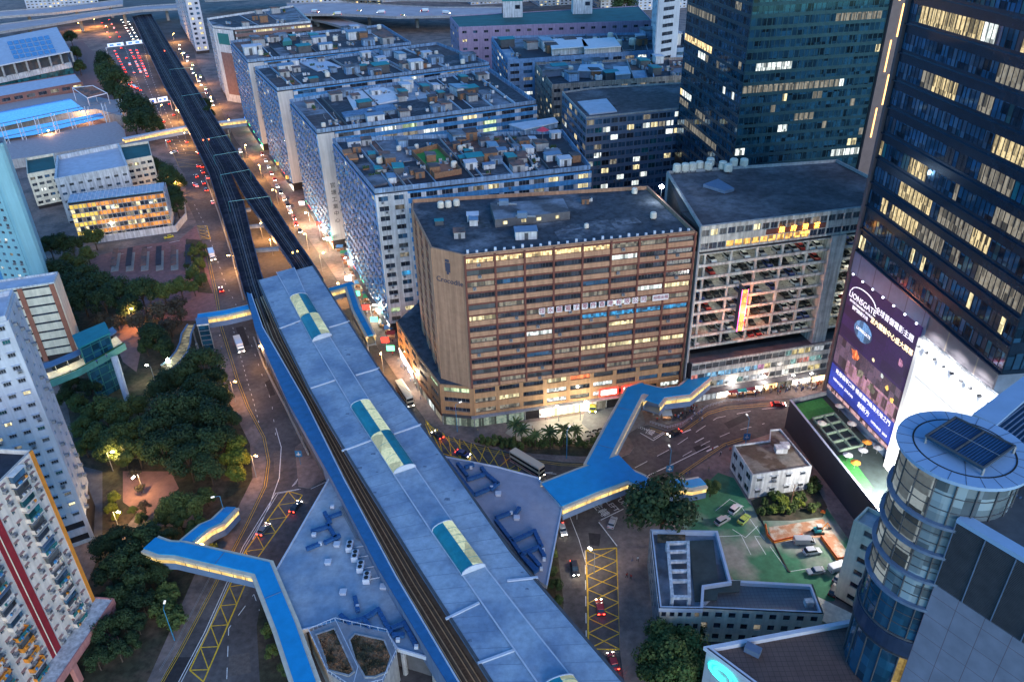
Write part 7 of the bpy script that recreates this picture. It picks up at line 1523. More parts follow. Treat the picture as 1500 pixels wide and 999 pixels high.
def tree_proto(seed, lm_, H=11.0, W_=5.2, ncl=19, nl=230, leaf=.30, gap=.78):
    r = random.Random(seed); g = thing('park_tree', 'tree', 'tree'); b = MB(); b.tube((0, 0, 0), (0, 0, H * .4), .32, bark, r2=.22, n=7); C_ = []
    for k in range(ncl):
        a = r.uniform(0, 6.28); ph = r.uniform(-.35, 1); rr_ = W_ * gap * math.sqrt(max(.05, 1 - max(0, ph) ** 2)) * r.uniform(.45, 1); C_.append((Vector((rr_ * math.cos(a), rr_ * math.sin(a), H * .62 + ph * H * .30)), r.uniform(.26, .46) * W_))
    for c, cr in C_[:9]: b.tube((0, 0, H * .38), c, .16, bark, r2=.05, n=5)
    b.build('trunk', g); b = MB()
    for c, cr in C_:
        for k in range(nl):
            d_ = Vector((r.gauss(0, 1), r.gauss(0, 1), r.gauss(0, 1))).normalized(); q = c + d_ * cr * r.uniform(.55, 1.05); q.z = max(q.z, H * .25); s_ = leaf * r.uniform(.6, 1.5)
            nrm = (d_ + Vector((r.uniform(-.8, .8), r.uniform(-.8, .8), r.uniform(-.2, 1.0)))).normalized(); u_ = nrm.orthogonal().normalized(); v_ = nrm.cross(u_); a = r.uniform(0, 3.1); u2 = u_ * math.cos(a) + v_ * math.sin(a); v2 = nrm.cross(u2)
            b.quad([q - u2 * s_, q + v2 * s_ * .6, q + u2 * s_, q - v2 * s_ * .6], lm_)
    b.build('crown', g); return g
TP = {'d': [tree_proto(1, lf1), tree_proto(2, lf1, 12, 5.6), tree_proto(3, lf1, 10, 4.6)], 'm': [tree_proto(4, lf2), tree_proto(5, lf2, 9, 4.4)], 'b': [tree_proto(6, lf3, 9, 4.6)], 'u': [tree_proto(7, lf4, 9, 4.6, 14, 110)]}
usedt = set()
def plant(kind, u, v, rpx, label, group=None, zc=None):
    r = R; src = r.choice(TP[kind]); g0_ = at(u, v, 6); dist = (g0_ - Vector((0, 0, CAMH))).length; rad = rpx * dist / FPX; s_ = rad / 4.7; p = at(u, v, 7.5 * s_); loc = (p.x, p.y, .12); rz = r.uniform(0, 6.28)
    if src.name not in usedt: kids(src); usedt.add(src.name); src.location = loc; src.rotation_euler = (0, 0, rz); src.scale = (s_,) * 3; tag(src, label, 'tree', group or ''); 
    else: src = dup(src, loc, rz, s_, label, group, 'tree')
    if not group and 'group' in src: del src['group']
def grove(kind, pts, label, group):
    for u, v, r_ in pts: plant(kind, u, v, r_, label, group)
grove('d', [(150, 92, 12), (160, 104, 14), (170, 120, 14), (182, 138, 15), (165, 132, 10), (200, 158, 17), (210, 172, 18), (222, 182, 13), (196, 178, 14)], 'dark round tree in the row between the court and the traffic jam', 'trees beside the traffic jam')
grove('d', [(245, 262, 17), (252, 284, 16), (228, 246, 13), (208, 252, 10), (258, 300, 12), (262, 270, 10)], 'dark tree between the school and the main road', 'trees beside the school')
grove('d', [(88, 352, 15), (72, 360, 14), (104, 358, 12)], 'dark tree left of the school car park', 'trees left of the school')
grove('m', [(136, 345, 13), (126, 368, 12), (112, 386, 13), (98, 376, 11)], 'mid green tree near the lit stall in front of the school', 'trees before the school wall')
grove('d', [(84, 402, 18), (108, 412, 19), (128, 404, 17), (150, 414, 20), (118, 432, 20), (150, 436, 20), (178, 424, 20), (206, 428, 19), (186, 446, 18), (64, 462, 18), (88, 470, 17), (76, 440, 16), (100, 450, 18)], 'dark tree in the belt south of the bus terminus', 'tree belt south of the terminus')
grove('u', [(200, 462, 17), (232, 448, 20), (256, 440, 16), (216, 478, 15), (246, 470, 16), (168, 466, 14), (150, 462, 13), (262, 456, 12)], 'dull half bare tree near the terminus end of the park', 'dull trees in the park')
grove('m', [(238, 424, 16), (262, 414, 15), (283, 420, 9)], 'pale green tree at the edge of the terminus platforms', 'pale trees by the terminus')
grove('d', [(225, 490, 17), (240, 506, 16), (212, 502, 13)], 'dark tree beside the winding park path', 'trees beside the park path')
grove('d', [(272, 548, 22), (298, 536, 24), (316, 556, 18), (288, 562, 22), (250, 560, 18), (232, 572, 16), (308, 578, 20), (326, 584, 14)], 'dark tree in the clump beside the curved ramp', 'trees beside the curved ramp')
grove('d', [(250, 604, 27), (282, 600, 26), (308, 616, 25), (234, 632, 26), (266, 640, 28), (300, 652, 26), (324, 640, 20), (336, 610, 16), (276, 676, 22), (306, 684, 20), (240, 662, 22)], 'dark tree in the dense middle of the park', 'dense park trees')
grove('b', [(345, 648, 17), (352, 668, 16), (344, 690, 15), (334, 670, 15)], 'bright yellow green tree beside the main road bend', 'bright trees at the road bend')
grove('m', [(150, 596, 19), (176, 606, 19), (128, 606, 17), (112, 586, 15), (198, 592, 16), (140, 632, 20), (172, 642, 21), (202, 628, 19), (200, 660, 19), (150, 658, 17), (120, 626, 15), (122, 650, 14), (182, 672, 12)], 'mid green tree below the elevated walkway', 'trees below the elevated walkway')
grove('d', [(95, 578, 13), (108, 566, 12), (132, 568, 12), (152, 560, 9)], 'dark tree right behind the lilac tower', 'trees behind the lilac tower')
grove('m', [(252, 736, 18), (280, 738, 17), (236, 752, 15), (262, 758, 14), (300, 722, 15), (218, 776, 14), (206, 758, 9), (194, 745, 7)], 'mid green tree around the small garden path', 'trees around the garden path')
grove('d', [(178, 790, 20), (210, 792, 22), (150, 800, 18), (186, 820, 22), (222, 816, 19), (160, 838, 20), (198, 848, 21), (232, 840, 15), (172, 870, 20), (206, 878, 17), (150, 880, 16), (180, 905, 18), (155, 925, 17), (200, 912, 14), (172, 950, 16), (140, 962, 16), (192, 936, 13), (246, 790, 14)], 'dark tree on the slope beside the apartment slab', 'trees on the slope')
grove('b', [(166, 726, 10), (162, 742, 9), (170, 752, 8)], 'bright green hedge tree beside the small garden', 'garden hedge trees')
grove('u', [(204, 712, 8), (210, 738, 10), (196, 690, 9)], 'small brownish tree in the little garden', 'small garden trees')
grove('m', [(283, 366, 9), (290, 382, 9), (284, 398, 10), (294, 408, 9), (292, 358, 6)], 'small tree in the planting bed between terminus and main road', 'trees in the roadside bed')
plant('d', 972, 740, 46, 'large dark round tree between the footbridge and the station building')
plant('m', 1042, 712, 13, 'small tree at the end of the wavy footbridge ramp')
grove('m', [(972, 930, 34), (1000, 950, 34), (962, 968, 30), (1016, 982, 30), (985, 995, 32), (1018, 916, 16)], 'feathery green tree in front of the cream wing', 'trees before the cream wing')
grove('m', [(808, 812, 9), (806, 835, 10), (814, 856, 10), (818, 876, 9)], 'low tree under the east edge of the lilac concourse', 'trees under the concourse edge')
grove('m', [(392, 920, 12), (398, 950, 12), (420, 975, 14)], 'low tree in the planted curve under the blue footbridge', 'trees under the footbridge')
grove('d', [(915, 8, 14), (560, 60, 8), (285, 35, 7), (300, 150, 8), (306, 165, 8), (93, 165, 5), (110, 75, 8), (115, 95, 8), (103, 55, 7)], 'small far tree among the distant streets', 'far street trees')
# shrubs as smaller, ground hugging copies
sh = tree_proto(30, lf2, 2.2, 1.6, 9, 70, .2); sh.name = 'shrub'; sh2 = tree_proto(31, lf3, 2.0, 1.5, 9, 70, .2); sh2.name = 'shrub'; ush = set()
def shrubs(pts, label, group, src=None, s_=1.0):
    for u, v in pts:
        so_ = src or sh; loc = (*at(u, v, .15).to_2d(), .15)
        if so_.name not in ush: kids(so_); ush.add(so_.name); so_.location = loc; so_.scale = (s_,) * 3; tag(so_, label, 'shrub', group)
        else: dup(so_, loc, R.uniform(0, 6.28), s_ * R.uniform(.8, 1.4), label, group, 'shrub')
shrubs([(740 + i * 8 + R.uniform(-3, 3), 652 + R.uniform(-2, 8)) for i in range(20)] + [(705 + i * 9, 650 + R.uniform(-1, 5)) for i in range(6)], 'low shrub in the planting bed before the palm trees', 'shrubs in the plaza bed')
shrubs([(1110 + R.uniform(0, 88), 728 + R.uniform(0, 26)) for i in range(26)], 'wild shrub on the bank between the white building and the dirt patch', 'shrubs on the bank', s_=.7)
shrubs([(1122 + R.uniform(0, 70), 732 + R.uniform(0, 22)) for i in range(9)], 'bright green weed clump on the bank by the white building', 'bright weeds on the bank', sh2, 1.0)
shrubs([(1183, 713), (1192, 708), (1196, 718), (1187, 722)], 'leafy shrub at the corner of the white building by the black wall', 'shrubs at the building corner', s_=1.1)
shrubs([(275 + R.uniform(0, 25), 352 + R.uniform(0, 70)) for i in range(14)], 'low shrub in the strip between terminus and main road', 'shrubs in the roadside strip')
shrubs([(300 + R.uniform(-15, 12), 775 + R.uniform(0, 50)) for i in range(14)] + [(250 + R.uniform(-15, 15), 860 + R.uniform(0, 60)) for i in range(16)], 'low shrub on the bank beside the pavement', 'shrubs beside the pavement', s_=1.5)
# palms
pmf = leafmat('palm_frond', (.03, .055, .02), (.07, .10, .03))
def palm_proto():
    g = thing('palm_tree', 'palm', 'palm tree'); b = MB(); b.tube((0, 0, 0), (.2, 0, 6.2), .2, bark, r2=.13, n=7); b.build('trunk', g); b = MB(); r = random.Random(5)
    for k in range(20):
        a = k * 2.4; el_ = r.uniform(.1, 1.1); p = Vector((.2, 0, 6.2)); d_ = Vector((math.cos(a) * math.cos(el_), math.sin(a) * math.cos(el_), math.sin(el_))); sd_ = Vector((-math.sin(a), math.cos(a), 0))
        for s in range(6):
            q = p + d_ * .55; wd = .42 * (1 - abs(s - 2.2) / 5)
            for sg_ in (-1, 1): b.quad([p, q, q + sd_ * sg_ * wd - Vector((0, 0, .25)), p + sd_ * sg_ * wd - Vector((0, 0, .28))], pmf)
            p = q; d_ = (d_ + Vector((0, 0, -.26))).normalized()
    b.build('fronds', g); return g
pm = palm_proto(); kids(pm)
for i, (u, v) in enumerate(((764, 655), (784, 660), (806, 658), (826, 655), (842, 652), (755, 646))):
    loc = (*at(u, v, 0).to_2d(), .2); l = 'palm tree in the row on the plaza bed before the brown building'
    if i == 0: pm.location = loc; tag(pm, l, 'palm tree', 'palms before the brown building')
    else: dup(pm, loc, i * 1.3, R.uniform(.85, 1.1), l, 'palms before the brown building', 'palm tree')
# bare dead tree
g = thing('bare_tree', 'thin bare pale tree standing in front of the small white building', 'tree', (*at(1157, 742, 0).to_2d(), .2)); p = g.location; b = MB(); b.tube((p.x, p.y, .2), (p.x + .2, p.y, 8), .22, K['wood'], r2=.1); b.build('trunk', g); b = MB()
for k in range(9): z = 4 + k * .5; a = k * 2.1; b.tube((p.x + .15, p.y, z), (p.x + .15 + math.cos(a) * 1.4, p.y + math.sin(a) * 1.4, z + 1.2), .06, K['wood'], r2=.02, n=4)
b.build('branches', g)

# ================================================================== VEHICLES
def paint(name, c, rough=.3, metal=.2):
    if name in MATS: return MATS[name]
    m, t, bs = _newmat(name); bs.inputs['Base Color'].default_value = (*c, 1); bs.inputs['Roughness'].default_value = rough; bs.inputs['Metallic'].default_value = metal; bs.inputs['Coat Weight'].default_value = .4; return m
PC = dict(white=(.70, .70, .70), silver=(.42, .43, .45), black=(.02, .02, .025), grey=(.14, .145, .15), red=(.42, .02, .02), blue=(.03, .06, .22), yellow=(.60, .55, .06), cream=(.62, .55, .42), green=(.03, .30, .10), lime=(.45, .55, .10))
cg = glass('car_glass', (.015, .02, .025), rough=.08, var=.2); HL = emis('head_lamp', (1, .93, .78), 22); TL = emis('tail_lamp', (1, .03, .015), 12); HLo = emis('dull_lamp', (.6, .6, .6), .05); TLo = mat('dull_red_lamp', (.25, .02, .02), var=.05)
def vehicle(kind, col, on):
    """body profile lofted across the width, glazing band, wheels, lamps; nose to +x"""
    g = thing({'car': 'car', 'suv': 'car', 'van': 'van', 'bus': 'bus', 'truck': 'truck'}[kind], 'v', 'car'); pm_ = paint('paint_' + col, PC[col])
    def loft(prof, hw, m, inset=.0):
        b = MB(); n = len(prof); k = len(b.v)
        secs_ = ((-hw, 1.0), (-hw * .88, 1.0), (hw * .88, 1.0), (hw, 1.0))
        for y, s_ in ((-hw, 0), (-hw + .14, 1), (hw - .14, 1), (hw, 0)):
            for x, z in prof: b.v.append(Vector((x * (1 if s_ else .975), y, z - (0 if s_ else (.05 if z > .5 else 0)))))
        mi_ = b.mi(m)
        for q in range(3):
            for j in range(n): b.f.append((k + q * n + j, k + q * n + (j + 1) % n, k + (q + 1) * n + (j + 1) % n, k + (q + 1) * n + j)); b.m.append(mi_)
        b.f.append(tuple(range(k + n - 1, k - 1, -1))); b.m.append(mi_); b.f.append(tuple(range(k + 3 * n, k + 4 * n))); b.m.append(mi_)
        return b
    if kind in ('car', 'suv'):
        h = 1.42 if kind == 'car' else 1.75; L_ = 2.25 if kind == 'car' else 2.35; hw = .9
        body = [(-L_, .3), (-L_, .82), (-L_ + .15, .95), (-1.2, 1.0), (1.15, .95), (L_ - .15, .78), (L_, .6), (L_, .3)]
        loft(body, hw, pm_).build('body', g); x0 = -1.75 if kind == 'car' else -2.15
        loft([(x0, .96), (x0 + .45, h - .06), (.45, h - .06), (1.15, .93)], hw - .09, cg).build('glazing', g)
        loft([(x0 + .42, h - .08), (x0 + .5, h), (.35, h), (.5, h - .08)], hw - .11, pm_).build('roof_panel', g); zl_ = .66
    elif kind == 'van':
        L_ = 2.7; hw = .98; loft([(-L_, .35), (-L_, 1.9), (-L_ + .1, 2.05), (1.5, 2.05), (2.3, 1.2), (L_, 1.0), (L_, .35)], hw, pm_).build('body', g)
        loft([(1.52, 1.98), (2.32, 1.22), (1.2, 1.22), (1.2, 1.98)], hw + .01, cg).build('glazing', g); zl_ = .8
    elif kind == 'bus':
        L_ = 6.0; hw = 1.25; loft([(-L_, .4), (-L_, 4.25), (-L_ + .15, 4.4), (L_ - .3, 4.4), (L_, 4.0), (L_ + .05, .4)], hw, pm_).build('body', g)
        b = MB()
        for z0_ in (1.4, 3.0): b.box(-L_ + .3, L_ - .2, -hw - .012, hw + .012, z0_, z0_ + .85, cg)
        b.box(L_ - .3, L_ + .07, -hw + .15, hw - .15, 1.3, 2.2, cg); b.box(L_ - .3, L_ + .05, -hw + .15, hw - .15, 2.9, 3.8, cg); b.build('glazing', g)
        b = MB(); b.box(-L_ - .01, L_ - .4, -hw - .014, hw + .014, .9, 1.25, paint('paint_plum', (.30, .02, .08))); b.build('side_stripe', g); zl_ = .8
    else:
        L_ = 4.5; hw = 1.2; b = MB(); b.box(-L_, L_ - 1.9, -hw, hw, .9, 3.4, paint('paint_white', PC['white'])); b.build('cargo_box', g)
        loft([(L_ - 1.8, .5), (L_ - 1.8, 2.6), (L_ - .5, 2.6), (L_, 1.6), (L_, .5)], hw - .05, pm_).build('cab', g); b = MB(); b.hexa([(L_ - .55, -hw + .2, 2.45), (L_ - .55, hw - .2, 2.45), (L_ + .03, hw - .2, 1.6), (L_ + .03, -hw + .2, 1.6), (L_ - .5, -hw + .2, 2.5), (L_ - .5, hw - .2, 2.5), (L_ + .08, hw - .2, 1.62), (L_ + .08, -hw + .2, 1.62)], cg); b.build('glazing', g); b = MB(); b.box(-L_ + .1, L_ - .3, -.5, .5, .55, .88, K['dgrey']); b.build('chassis', g); zl_ = .8
    rw = .34 if kind in ('car', 'suv', 'van') else .5
    for x in (-L_ * .62, L_ * .62):
        for y in (-hw, hw - .22): b = MB(); b.tube((x, y, rw), (x, y + .22, rw), rw, K['black'], n=12); b.tube((x, y - .01, rw), (x, y + .23, rw), rw * .55, K['grey'], n=10); b.build('wheel', g)
    for y in (-hw + .28, hw - .28):
        b = MB(); b.box(L_ - .02, L_ + .05, y - .17, y + .17, zl_ - .08, zl_ + .12, HL if on else HLo); b.build('headlight', g)
        b = MB(); b.box(-L_ - .05, -L_ + .02, y - .2, y + .2, zl_, zl_ + .22, TL if on else TLo); b.build('taillight', g)
    return g
VP = {}
def car(u, v, tu, tv, kind, col, on, label, group=None, z=.0, cat=None):
    key = (kind, col, on); p = at(u, v, z + .6); q = at(tu, tv, z + .6); a = math.atan2(q.y - p.y, q.x - p.x); cat = cat or {'car': 'car', 'suv': 'car', 'van': 'van', 'bus': 'bus', 'truck': 'truck'}[kind]
    if key not in VP: VP[key] = o = vehicle(*key); kids(o); o.location = (p.x, p.y, z); o.rotation_euler = (0, 0, a); tag(o, label, cat, group)
    else: o = dup(VP[key], (p.x, p.y, z), a, 1.0, label, group, cat); 
    if not group and 'group' in o: del o['group']
    return o
car(1077, 745, 1088, 735, 'suv', 'white', False, 'white people carrier parked second from the left in the green yard', z=.17)
car(1058, 762, 1070, 755, 'suv', 'silver', False, 'silver car parked at the left end of the green yard', z=.17)
car(1090, 760, 1097, 753, 'car', 'lime', False, 'lime yellow car parked in the green yard', z=.17)
car(1178, 793, 1192, 793, 'van', 'silver', False, 'silver grey people carrier parked against the orange barriers', z=.17)
car(1190, 807, 1204, 805, 'suv', 'white', False, 'white people carrier parked just below the silver grey one by the barriers', z=.17)
car(1195, 836, 1181, 838, 'car', 'silver', False, 'silver hatchback parked below the black line of the yard', z=.17)
car(1228, 831, 1240, 827, 'van', 'white', False, 'white van parked beside the slim cream block', z=.17)
car(1230, 846, 1236, 840, 'car', 'grey', False, 'grey car half hidden behind the slim cream block', z=.17)
car(1222, 864, 1226, 856, 'car', 'black', False, 'black car at the foot of the slim cream block', z=.17)
car(897, 765, 901, 755, 'car', 'silver', False, 'police patrol car with lime and blue markings parked on the road island', z=.02)
car(824, 775, 828, 787, 'car', 'white', True, 'white car with headlights on emerging from under the concourse', z=.02)
car(842, 832, 845, 846, 'suv', 'black', True, 'long dark car with headlights on below the concourse edge', z=.02)
car(879, 889, 876, 872, 'car', 'red', True, 'red and silver taxi on the yellow box of the lower right road', z=.02)
car(898, 968, 892, 950, 'car', 'red', True, 'red taxi below the yellow box at the bottom edge', z=.02)
car(641, 637, 627, 626, 'car', 'black', True, 'black car at the upper corner of the yellow box beside the station', z=.02)
car(678, 664, 690, 668, 'car', 'blue', True, 'dark blue car crossing the yellow box beside the station', z=.02)
car(988, 634, 978, 638, 'car', 'black', True, 'black car with orange tail lights at the side road mouth', z=.02)
car(1140, 592, 1156, 592, 'car', 'red', True, 'red taxi passing the car park shops', z=.02)
car(386, 775, 396, 762, 'car', 'grey', True, 'grey car with red tail lights on the yellow zigzag strip', z=.02)
car(433, 742, 442, 730, 'car', 'black', True, 'black car with red tail lights entering the tunnel under the concourse', z=.02)
car(324, 424, 320, 412, 'car', 'red', True, 'small red car on the left road before the short footbridge', z=.02)
car(351, 508, 360, 530, 'truck', 'white', True, 'white box truck driving down beside the station wall', z=.02)
car(311, 376, 316, 392, 'truck', 'silver', True, 'pale box truck beside the roadside planting bed', z=.02)
car(593, 582, 606, 602, 'bus', 'cream', True, 'cream double deck bus at the kerb beside the station roof', z=.02)
car(772, 685, 800, 702, 'bus', 'cream', True, 'cream double deck bus with a plum stripe passing the corner of the lilac concourse', z=.02)
car(868, 592, 868, 602, 'truck', 'yellow', True, 'yellow truck parked in the loading bay of the brown building', z=.15)
car(905, 578, 910, 590, 'van', 'white', False, 'white van in the loading bay under the red shop signs', z=.15)
for i, (u, v) in enumerate(((248, 318), )): pass
car(247, 347, 238, 349, 'car', 'yellow', False, 'yellow car by the white school wall', z=.15)
car(255, 223, 243, 227, 'car', 'white', True, 'white car crossing the worn box junction', z=.02)
for u, v, tu, tv in ((246, 207, 236, 200), (273, 208, 268, 196), (290, 224, 280, 216)): car(u, v, tu, tv, 'car', 'red', True, 'red taxi waiting around the worn box junction', 'taxis at the box junction', z=.02)
for u, v in ((288, 258), (298, 268), (304, 260), (302, 278), (312, 296), (290, 243), (285, 270), (297, 252), (296, 244), (288, 272)): car(u, v, u - 5, v - 12, R.choice(['car', 'suv']), R.choice(['red', 'red', 'silver', 'black', 'white']), True, 'car with glowing tail lights in the queue between the viaduct and the school trees', 'queue beside the school trees', z=.02)
lanes = [((168, 75), (184, 106), 9), ((178, 72), (197, 108), 4), ((191, 74), (206, 106), 9), ((200, 74), (216, 112), 11), ((186, 112), (196, 128), 3), ((188, 124), (206, 132), 5)]
for A_, C_, n in lanes:
    for k in range(n):
        t = (k + R.uniform(-.15, .15)) / max(1, n - 1); u, v = A_[0] + (C_[0] - A_[0]) * t, A_[1] + (C_[1] - A_[1]) * t; car(u, v, u - 3, v - 7, R.choice(['car', 'car', 'suv', 'van']), R.choice(['red', 'white', 'silver', 'black', 'red']), True, 'car with red tail lights in the dense jam between the two gantry signs', 'cars in the jam between the gantries', z=.02)
for A_, C_, n in (((178, 30), (200, 66), 9), ((188, 32), (206, 66), 8), ((150, 35), (165, 62), 4), ((160, 30), (178, 60), 5)):
    for k in range(n):
        t = (k + R.uniform(-.2, .2)) / n; u, v = A_[0] + (C_[0] - A_[0]) * t, A_[1] + (C_[1] - A_[1]) * t; f = 1 if A_[0] > 170 else -1; car(u, v, u + 3 * f, v + 7 * f, R.choice(['car', 'van']), R.choice(['red', 'white', 'silver', 'black']), True, 'car with bright lights far up the road beyond the upper gantry sign', 'cars beyond the upper gantry', z=.02)
for (u, v) in ((248, 152), (254, 168), (240, 178)): car(u, v, u - 4, v - 10, 'car', R.choice(['red', 'silver']), True, 'car with tail lights between the lower gantry sign and the grey footbridge', 'cars before the grey footbridge', z=.02)
for k in range(13):
    t = k / 12; u, v = 384 + 55 * t + R.uniform(-1, 1), 226 + 112 * t; car(u, v, u + 6, v + 13, R.choice(['car', 'van', 'suv']), R.choice(['white', 'silver', 'black', 'red']), True, 'car with headlights on in the queue between viaduct and market street', 'queue beside the market street', z=.02)
for k in range(16):
    t = k / 15; u, v = 262 + 52 * t + R.uniform(-4, 4), 66 + 88 * t; car(u, v, u + 4, v + 9, R.choice(['car', 'van', 'car']), R.choice(['yellow', 'silver', 'red', 'white', 'cream']), True, 'car with lights on in the street east of the far viaduct', 'cars east of the far viaduct', z=.02)
for k in range(8):
    u = 430 + k * 32; v = 15 + (k % 3) * 3 + k * .3; car(u, v, u + (14 if k % 2 else -14), v + .6, R.choice(['car', 'truck', 'bus']), R.choice(['white', 'yellow', 'red']), True, 'vehicle on the motorway flyover at the top edge', 'traffic on the motorway flyover', z=18.02)
for u, v in ((342, 232), (347, 241), (352, 222)): car(u, v, u + 4, v + 10, 'van', R.choice(['green', 'white']), True, 'van or minibus at the foot of the third blue block', 'vans below the third block', z=.02)
# cars on the open decks
def simple_car(col):
    b = MB(); m = paint('paint_' + col, PC[col]); b.hexa([(-2.2, -.88, .3), (2.2, -.88, .3), (2.2, .88, .3), (-2.2, .88, .3), (-2.15, -.86, .95), (2.1, -.86, .82), (2.1, .86, .82), (-2.15, .86, .95)], m); b.hexa([(-1.8, -.8, .951), (1.2, -.8, .90), (1.2, .8, .90), (-1.8, .8, .951), (-1.3, -.68, 1.4), (.4, -.68, 1.4), (.4, .68, 1.4), (-1.3, .68, 1.4)], cg); b.box(-1.25, .35, -.66, .66, 1.401, 1.44, m)
    for x in (-1.4, 1.4):
        for y in (-.88, .7): b.tube((x, y, .32), (x, y + .18, .32), .32, K['black'], n=8)
    return b.mesh('parked_car')
SCM = {c: simple_car(c) for c in ('white', 'silver', 'black', 'grey', 'red', 'blue')}; c0, dC, nC, z0, dh, ndk = CARPARK
ordn = ['lowest', 'second', 'third', 'fourth', 'fifth', 'sixth', 'seventh', 'topmost']
for k in range(ndk):
    for j in range(20):
        s_ = 3.2 + j * 2.75
        if 42 < s_ < 51 or R.random() < .22: continue
        cl_ = R.choice(['white', 'silver', 'black', 'black', 'grey', 'black', 'grey', 'blue', 'white', 'silver', 'black'] * 2 + ['red']); p = c0 + dC * s_ - nC * 3.0; o = place('parked_car', SCM[cl_], Matrix.Translation((p.x, p.y, z0 + k * dh + .01)) @ Matrix.Rotation(math.atan2(nC.y, nC.x), 4, 'Z'))
        tag(o, cl_ + ' car parked nose out on the ' + ordn[k] + (' deck' if k not in (0, 7) else ' open deck') + ' of the car park', 'car', cl_ + ' cars on the ' + ordn[k] + ' deck')
for i, (u, v) in enumerate(((861, 634), (864, 640), (872, 632), (876, 636), (880, 630))):
    p = at(u, v, .14); g = thing('motorcycle', 'motorcycle parked in the small group beside the loading bay', 'motorcycle', p, 0, 'motorcycles beside the loading bay'); b = MB()
    for x in (-.7, .7): b.tube((p.x + x, p.y - .06, .46), (p.x + x, p.y + .06, .46), .32, K['black'], n=10)
    b.build('wheel', g); b = MB(); b.hexa([(p.x - .6, p.y - .15, .5), (p.x + .6, p.y - .15, .5), (p.x + .6, p.y + .15, .5), (p.x - .6, p.y + .15, .5), (p.x - .7, p.y - .15, .85), (p.x + .3, p.y - .15, 1.0), (p.x + .3, p.y + .15, 1.0), (p.x - .7, p.y + .15, .85)], paint('paint_black', PC['black'])); b.tube((p.x + .6, p.y - .35, 1.1), (p.x + .6, p.y + .35, 1.1), .04, K['grey']); b.build('body', g)

# ================================================================== PEOPLE
def person_mesh(seed, shirt, trousers):
    r = random.Random(seed); me = bpy.data.meshes.new('skin'); st_ = r.uniform(.12, .32); sw = r.uniform(-.2, .25)
    J = [(0, 0, .95), (0, 0, 1.18), (0, 0, 1.42), (0, 0, 1.52), (.02, 0, 1.62), (.02, 0, 1.74), (0, .11, .9), (st_, .11, .5), (st_ * .9, .11, .07), (st_ + .17, .12, .05), (0, -.11, .9), (-st_ * .6, -.11, .5), (-st_ * 1.3, -.11, .08), (-st_ * 1.3 + .17, -.12, .05), (0, .2, 1.4), (-sw, .25, 1.12), (-sw + .12, .24, .88), (0, -.2, 1.4), (sw, -.25, 1.12), (sw + .14, -.24, .88)]
    E = [(0, 1), (1, 2), (2, 3), (3, 4), (4, 5), (0, 6), (6, 7), (7, 8), (8, 9), (0, 10), (10, 11), (11, 12), (12, 13), (2, 14), (14, 15), (15, 16), (2, 17), (17, 18), (18, 19)]
    rad = [.15, .14, .15, .06, .10, .09, .09, .065, .045, .04, .09, .065, .045, .04, .06, .045, .035, .06, .045, .035]
    me.from_pydata(J, E, []); o = bpy.data.objects.new('p', me); COL.objects.link(o); md = o.modifiers.new('s', 'SKIN'); sv = me.skin_vertices[0].data
    for i, q in enumerate(rad): sv[i].radius = (q, q)
    sv[0].use_root = True; o.modifiers.new('u', 'SUBSURF').levels = 1; bpy.context.view_layer.update(); m = bpy.data.meshes.new_from_object(o.evaluated_get(bpy.context.evaluated_depsgraph_get())); bpy.data.objects.remove(o)
    m.materials.clear()
    for q in (shirt, trousers, mat('skin', (.45, .28, .20), var=.05), mat('hair', (.02, .015, .012), var=.1), K['black']): m.materials.append(q)
    for f in m.polygons:
        z = f.center.z; f.material_index = 3 if z > 1.66 or (z > 1.56 and f.center.x < 0) else 2 if z > 1.5 else 4 if z < .1 else 1 if z < .95 and abs(f.center.y) < .2 else 2 if abs(f.center.y) > .2 and z < 1.08 else 0
    m.name = 'person'; return m
def cloth(n, c): return mat('cloth_' + n, c, rough=.9, var=.15, scale=3)
CL = dict(black=(.02, .02, .025), white=(.6, .6, .6), blue=(.05, .10, .28), grey=(.16, .16, .17), red=(.4, .04, .04), tan=(.35, .25, .16))
PM = {}
for i, (s_, t_) in enumerate((('black', 'black'), ('white', 'blue'), ('blue', 'black'), ('grey', 'blue'), ('red', 'black'), ('tan', 'grey'), ('white', 'black'))): PM[(s_, t_)] = person_mesh(i, cloth(s_, CL[s_]), cloth(t_, CL[t_]))
def people(pts, where, z=.14):
    for u, v in pts:
        (s_, t_), m = R.choice(list(PM.items())); p = at(u, v, z); o = place('person', m, Matrix.Translation(p) @ Matrix.Rotation(R.uniform(0, 6.28), 4, 'Z') @ Matrix.Scale(R.uniform(.97, 1.08), 4)); tag(o, 'person in a ' + s_ + ' top walking ' + where, 'person', 'people in ' + s_ + ' tops ' + where)
people([(1062 + R.uniform(0, 128), 0) for _ in range(0)], '')
ws = [(1052 + R.random() * 150) for _ in range(150)]; people([(u, 586 - (u - 1058) * .10 - R.random() * 12) for u in ws], 'in the crowd outside the car park shops')
people([(R.uniform(962, 1032), R.uniform(598, 618)) for _ in range(40)], 'under the zigzag footbridge')
people([(470 + 95 * t + R.uniform(4, 24), 345 + 165 * t + R.uniform(-6, 6)) for t in [R.random() for _ in range(60)]], 'on the market street pavement')
people([(560 + 60 * t + R.uniform(6, 24), 505 + 95 * t + R.uniform(-5, 5)) for t in [R.random() for _ in range(24)]], 'beside the brown podium shops')
people([(1060 + R.uniform(-20, 15), 655 + R.uniform(0, 14)) for _ in range(5)] + [(1038, 690), (1010, 694), (1005, 697)], 'on the pavement by the white building')
people([(926, 822), (934, 822), (918, 846), (924, 848)], 'on the pavement left of the station building')
people([(792, 612), (800, 615), (815, 604), (780, 630), (840, 625)], 'on the bright plaza before the brown building')
people([(323, 495), (325, 512), (700, 634), (655, 604), (664, 610)], 'alone on a roadside pavement')
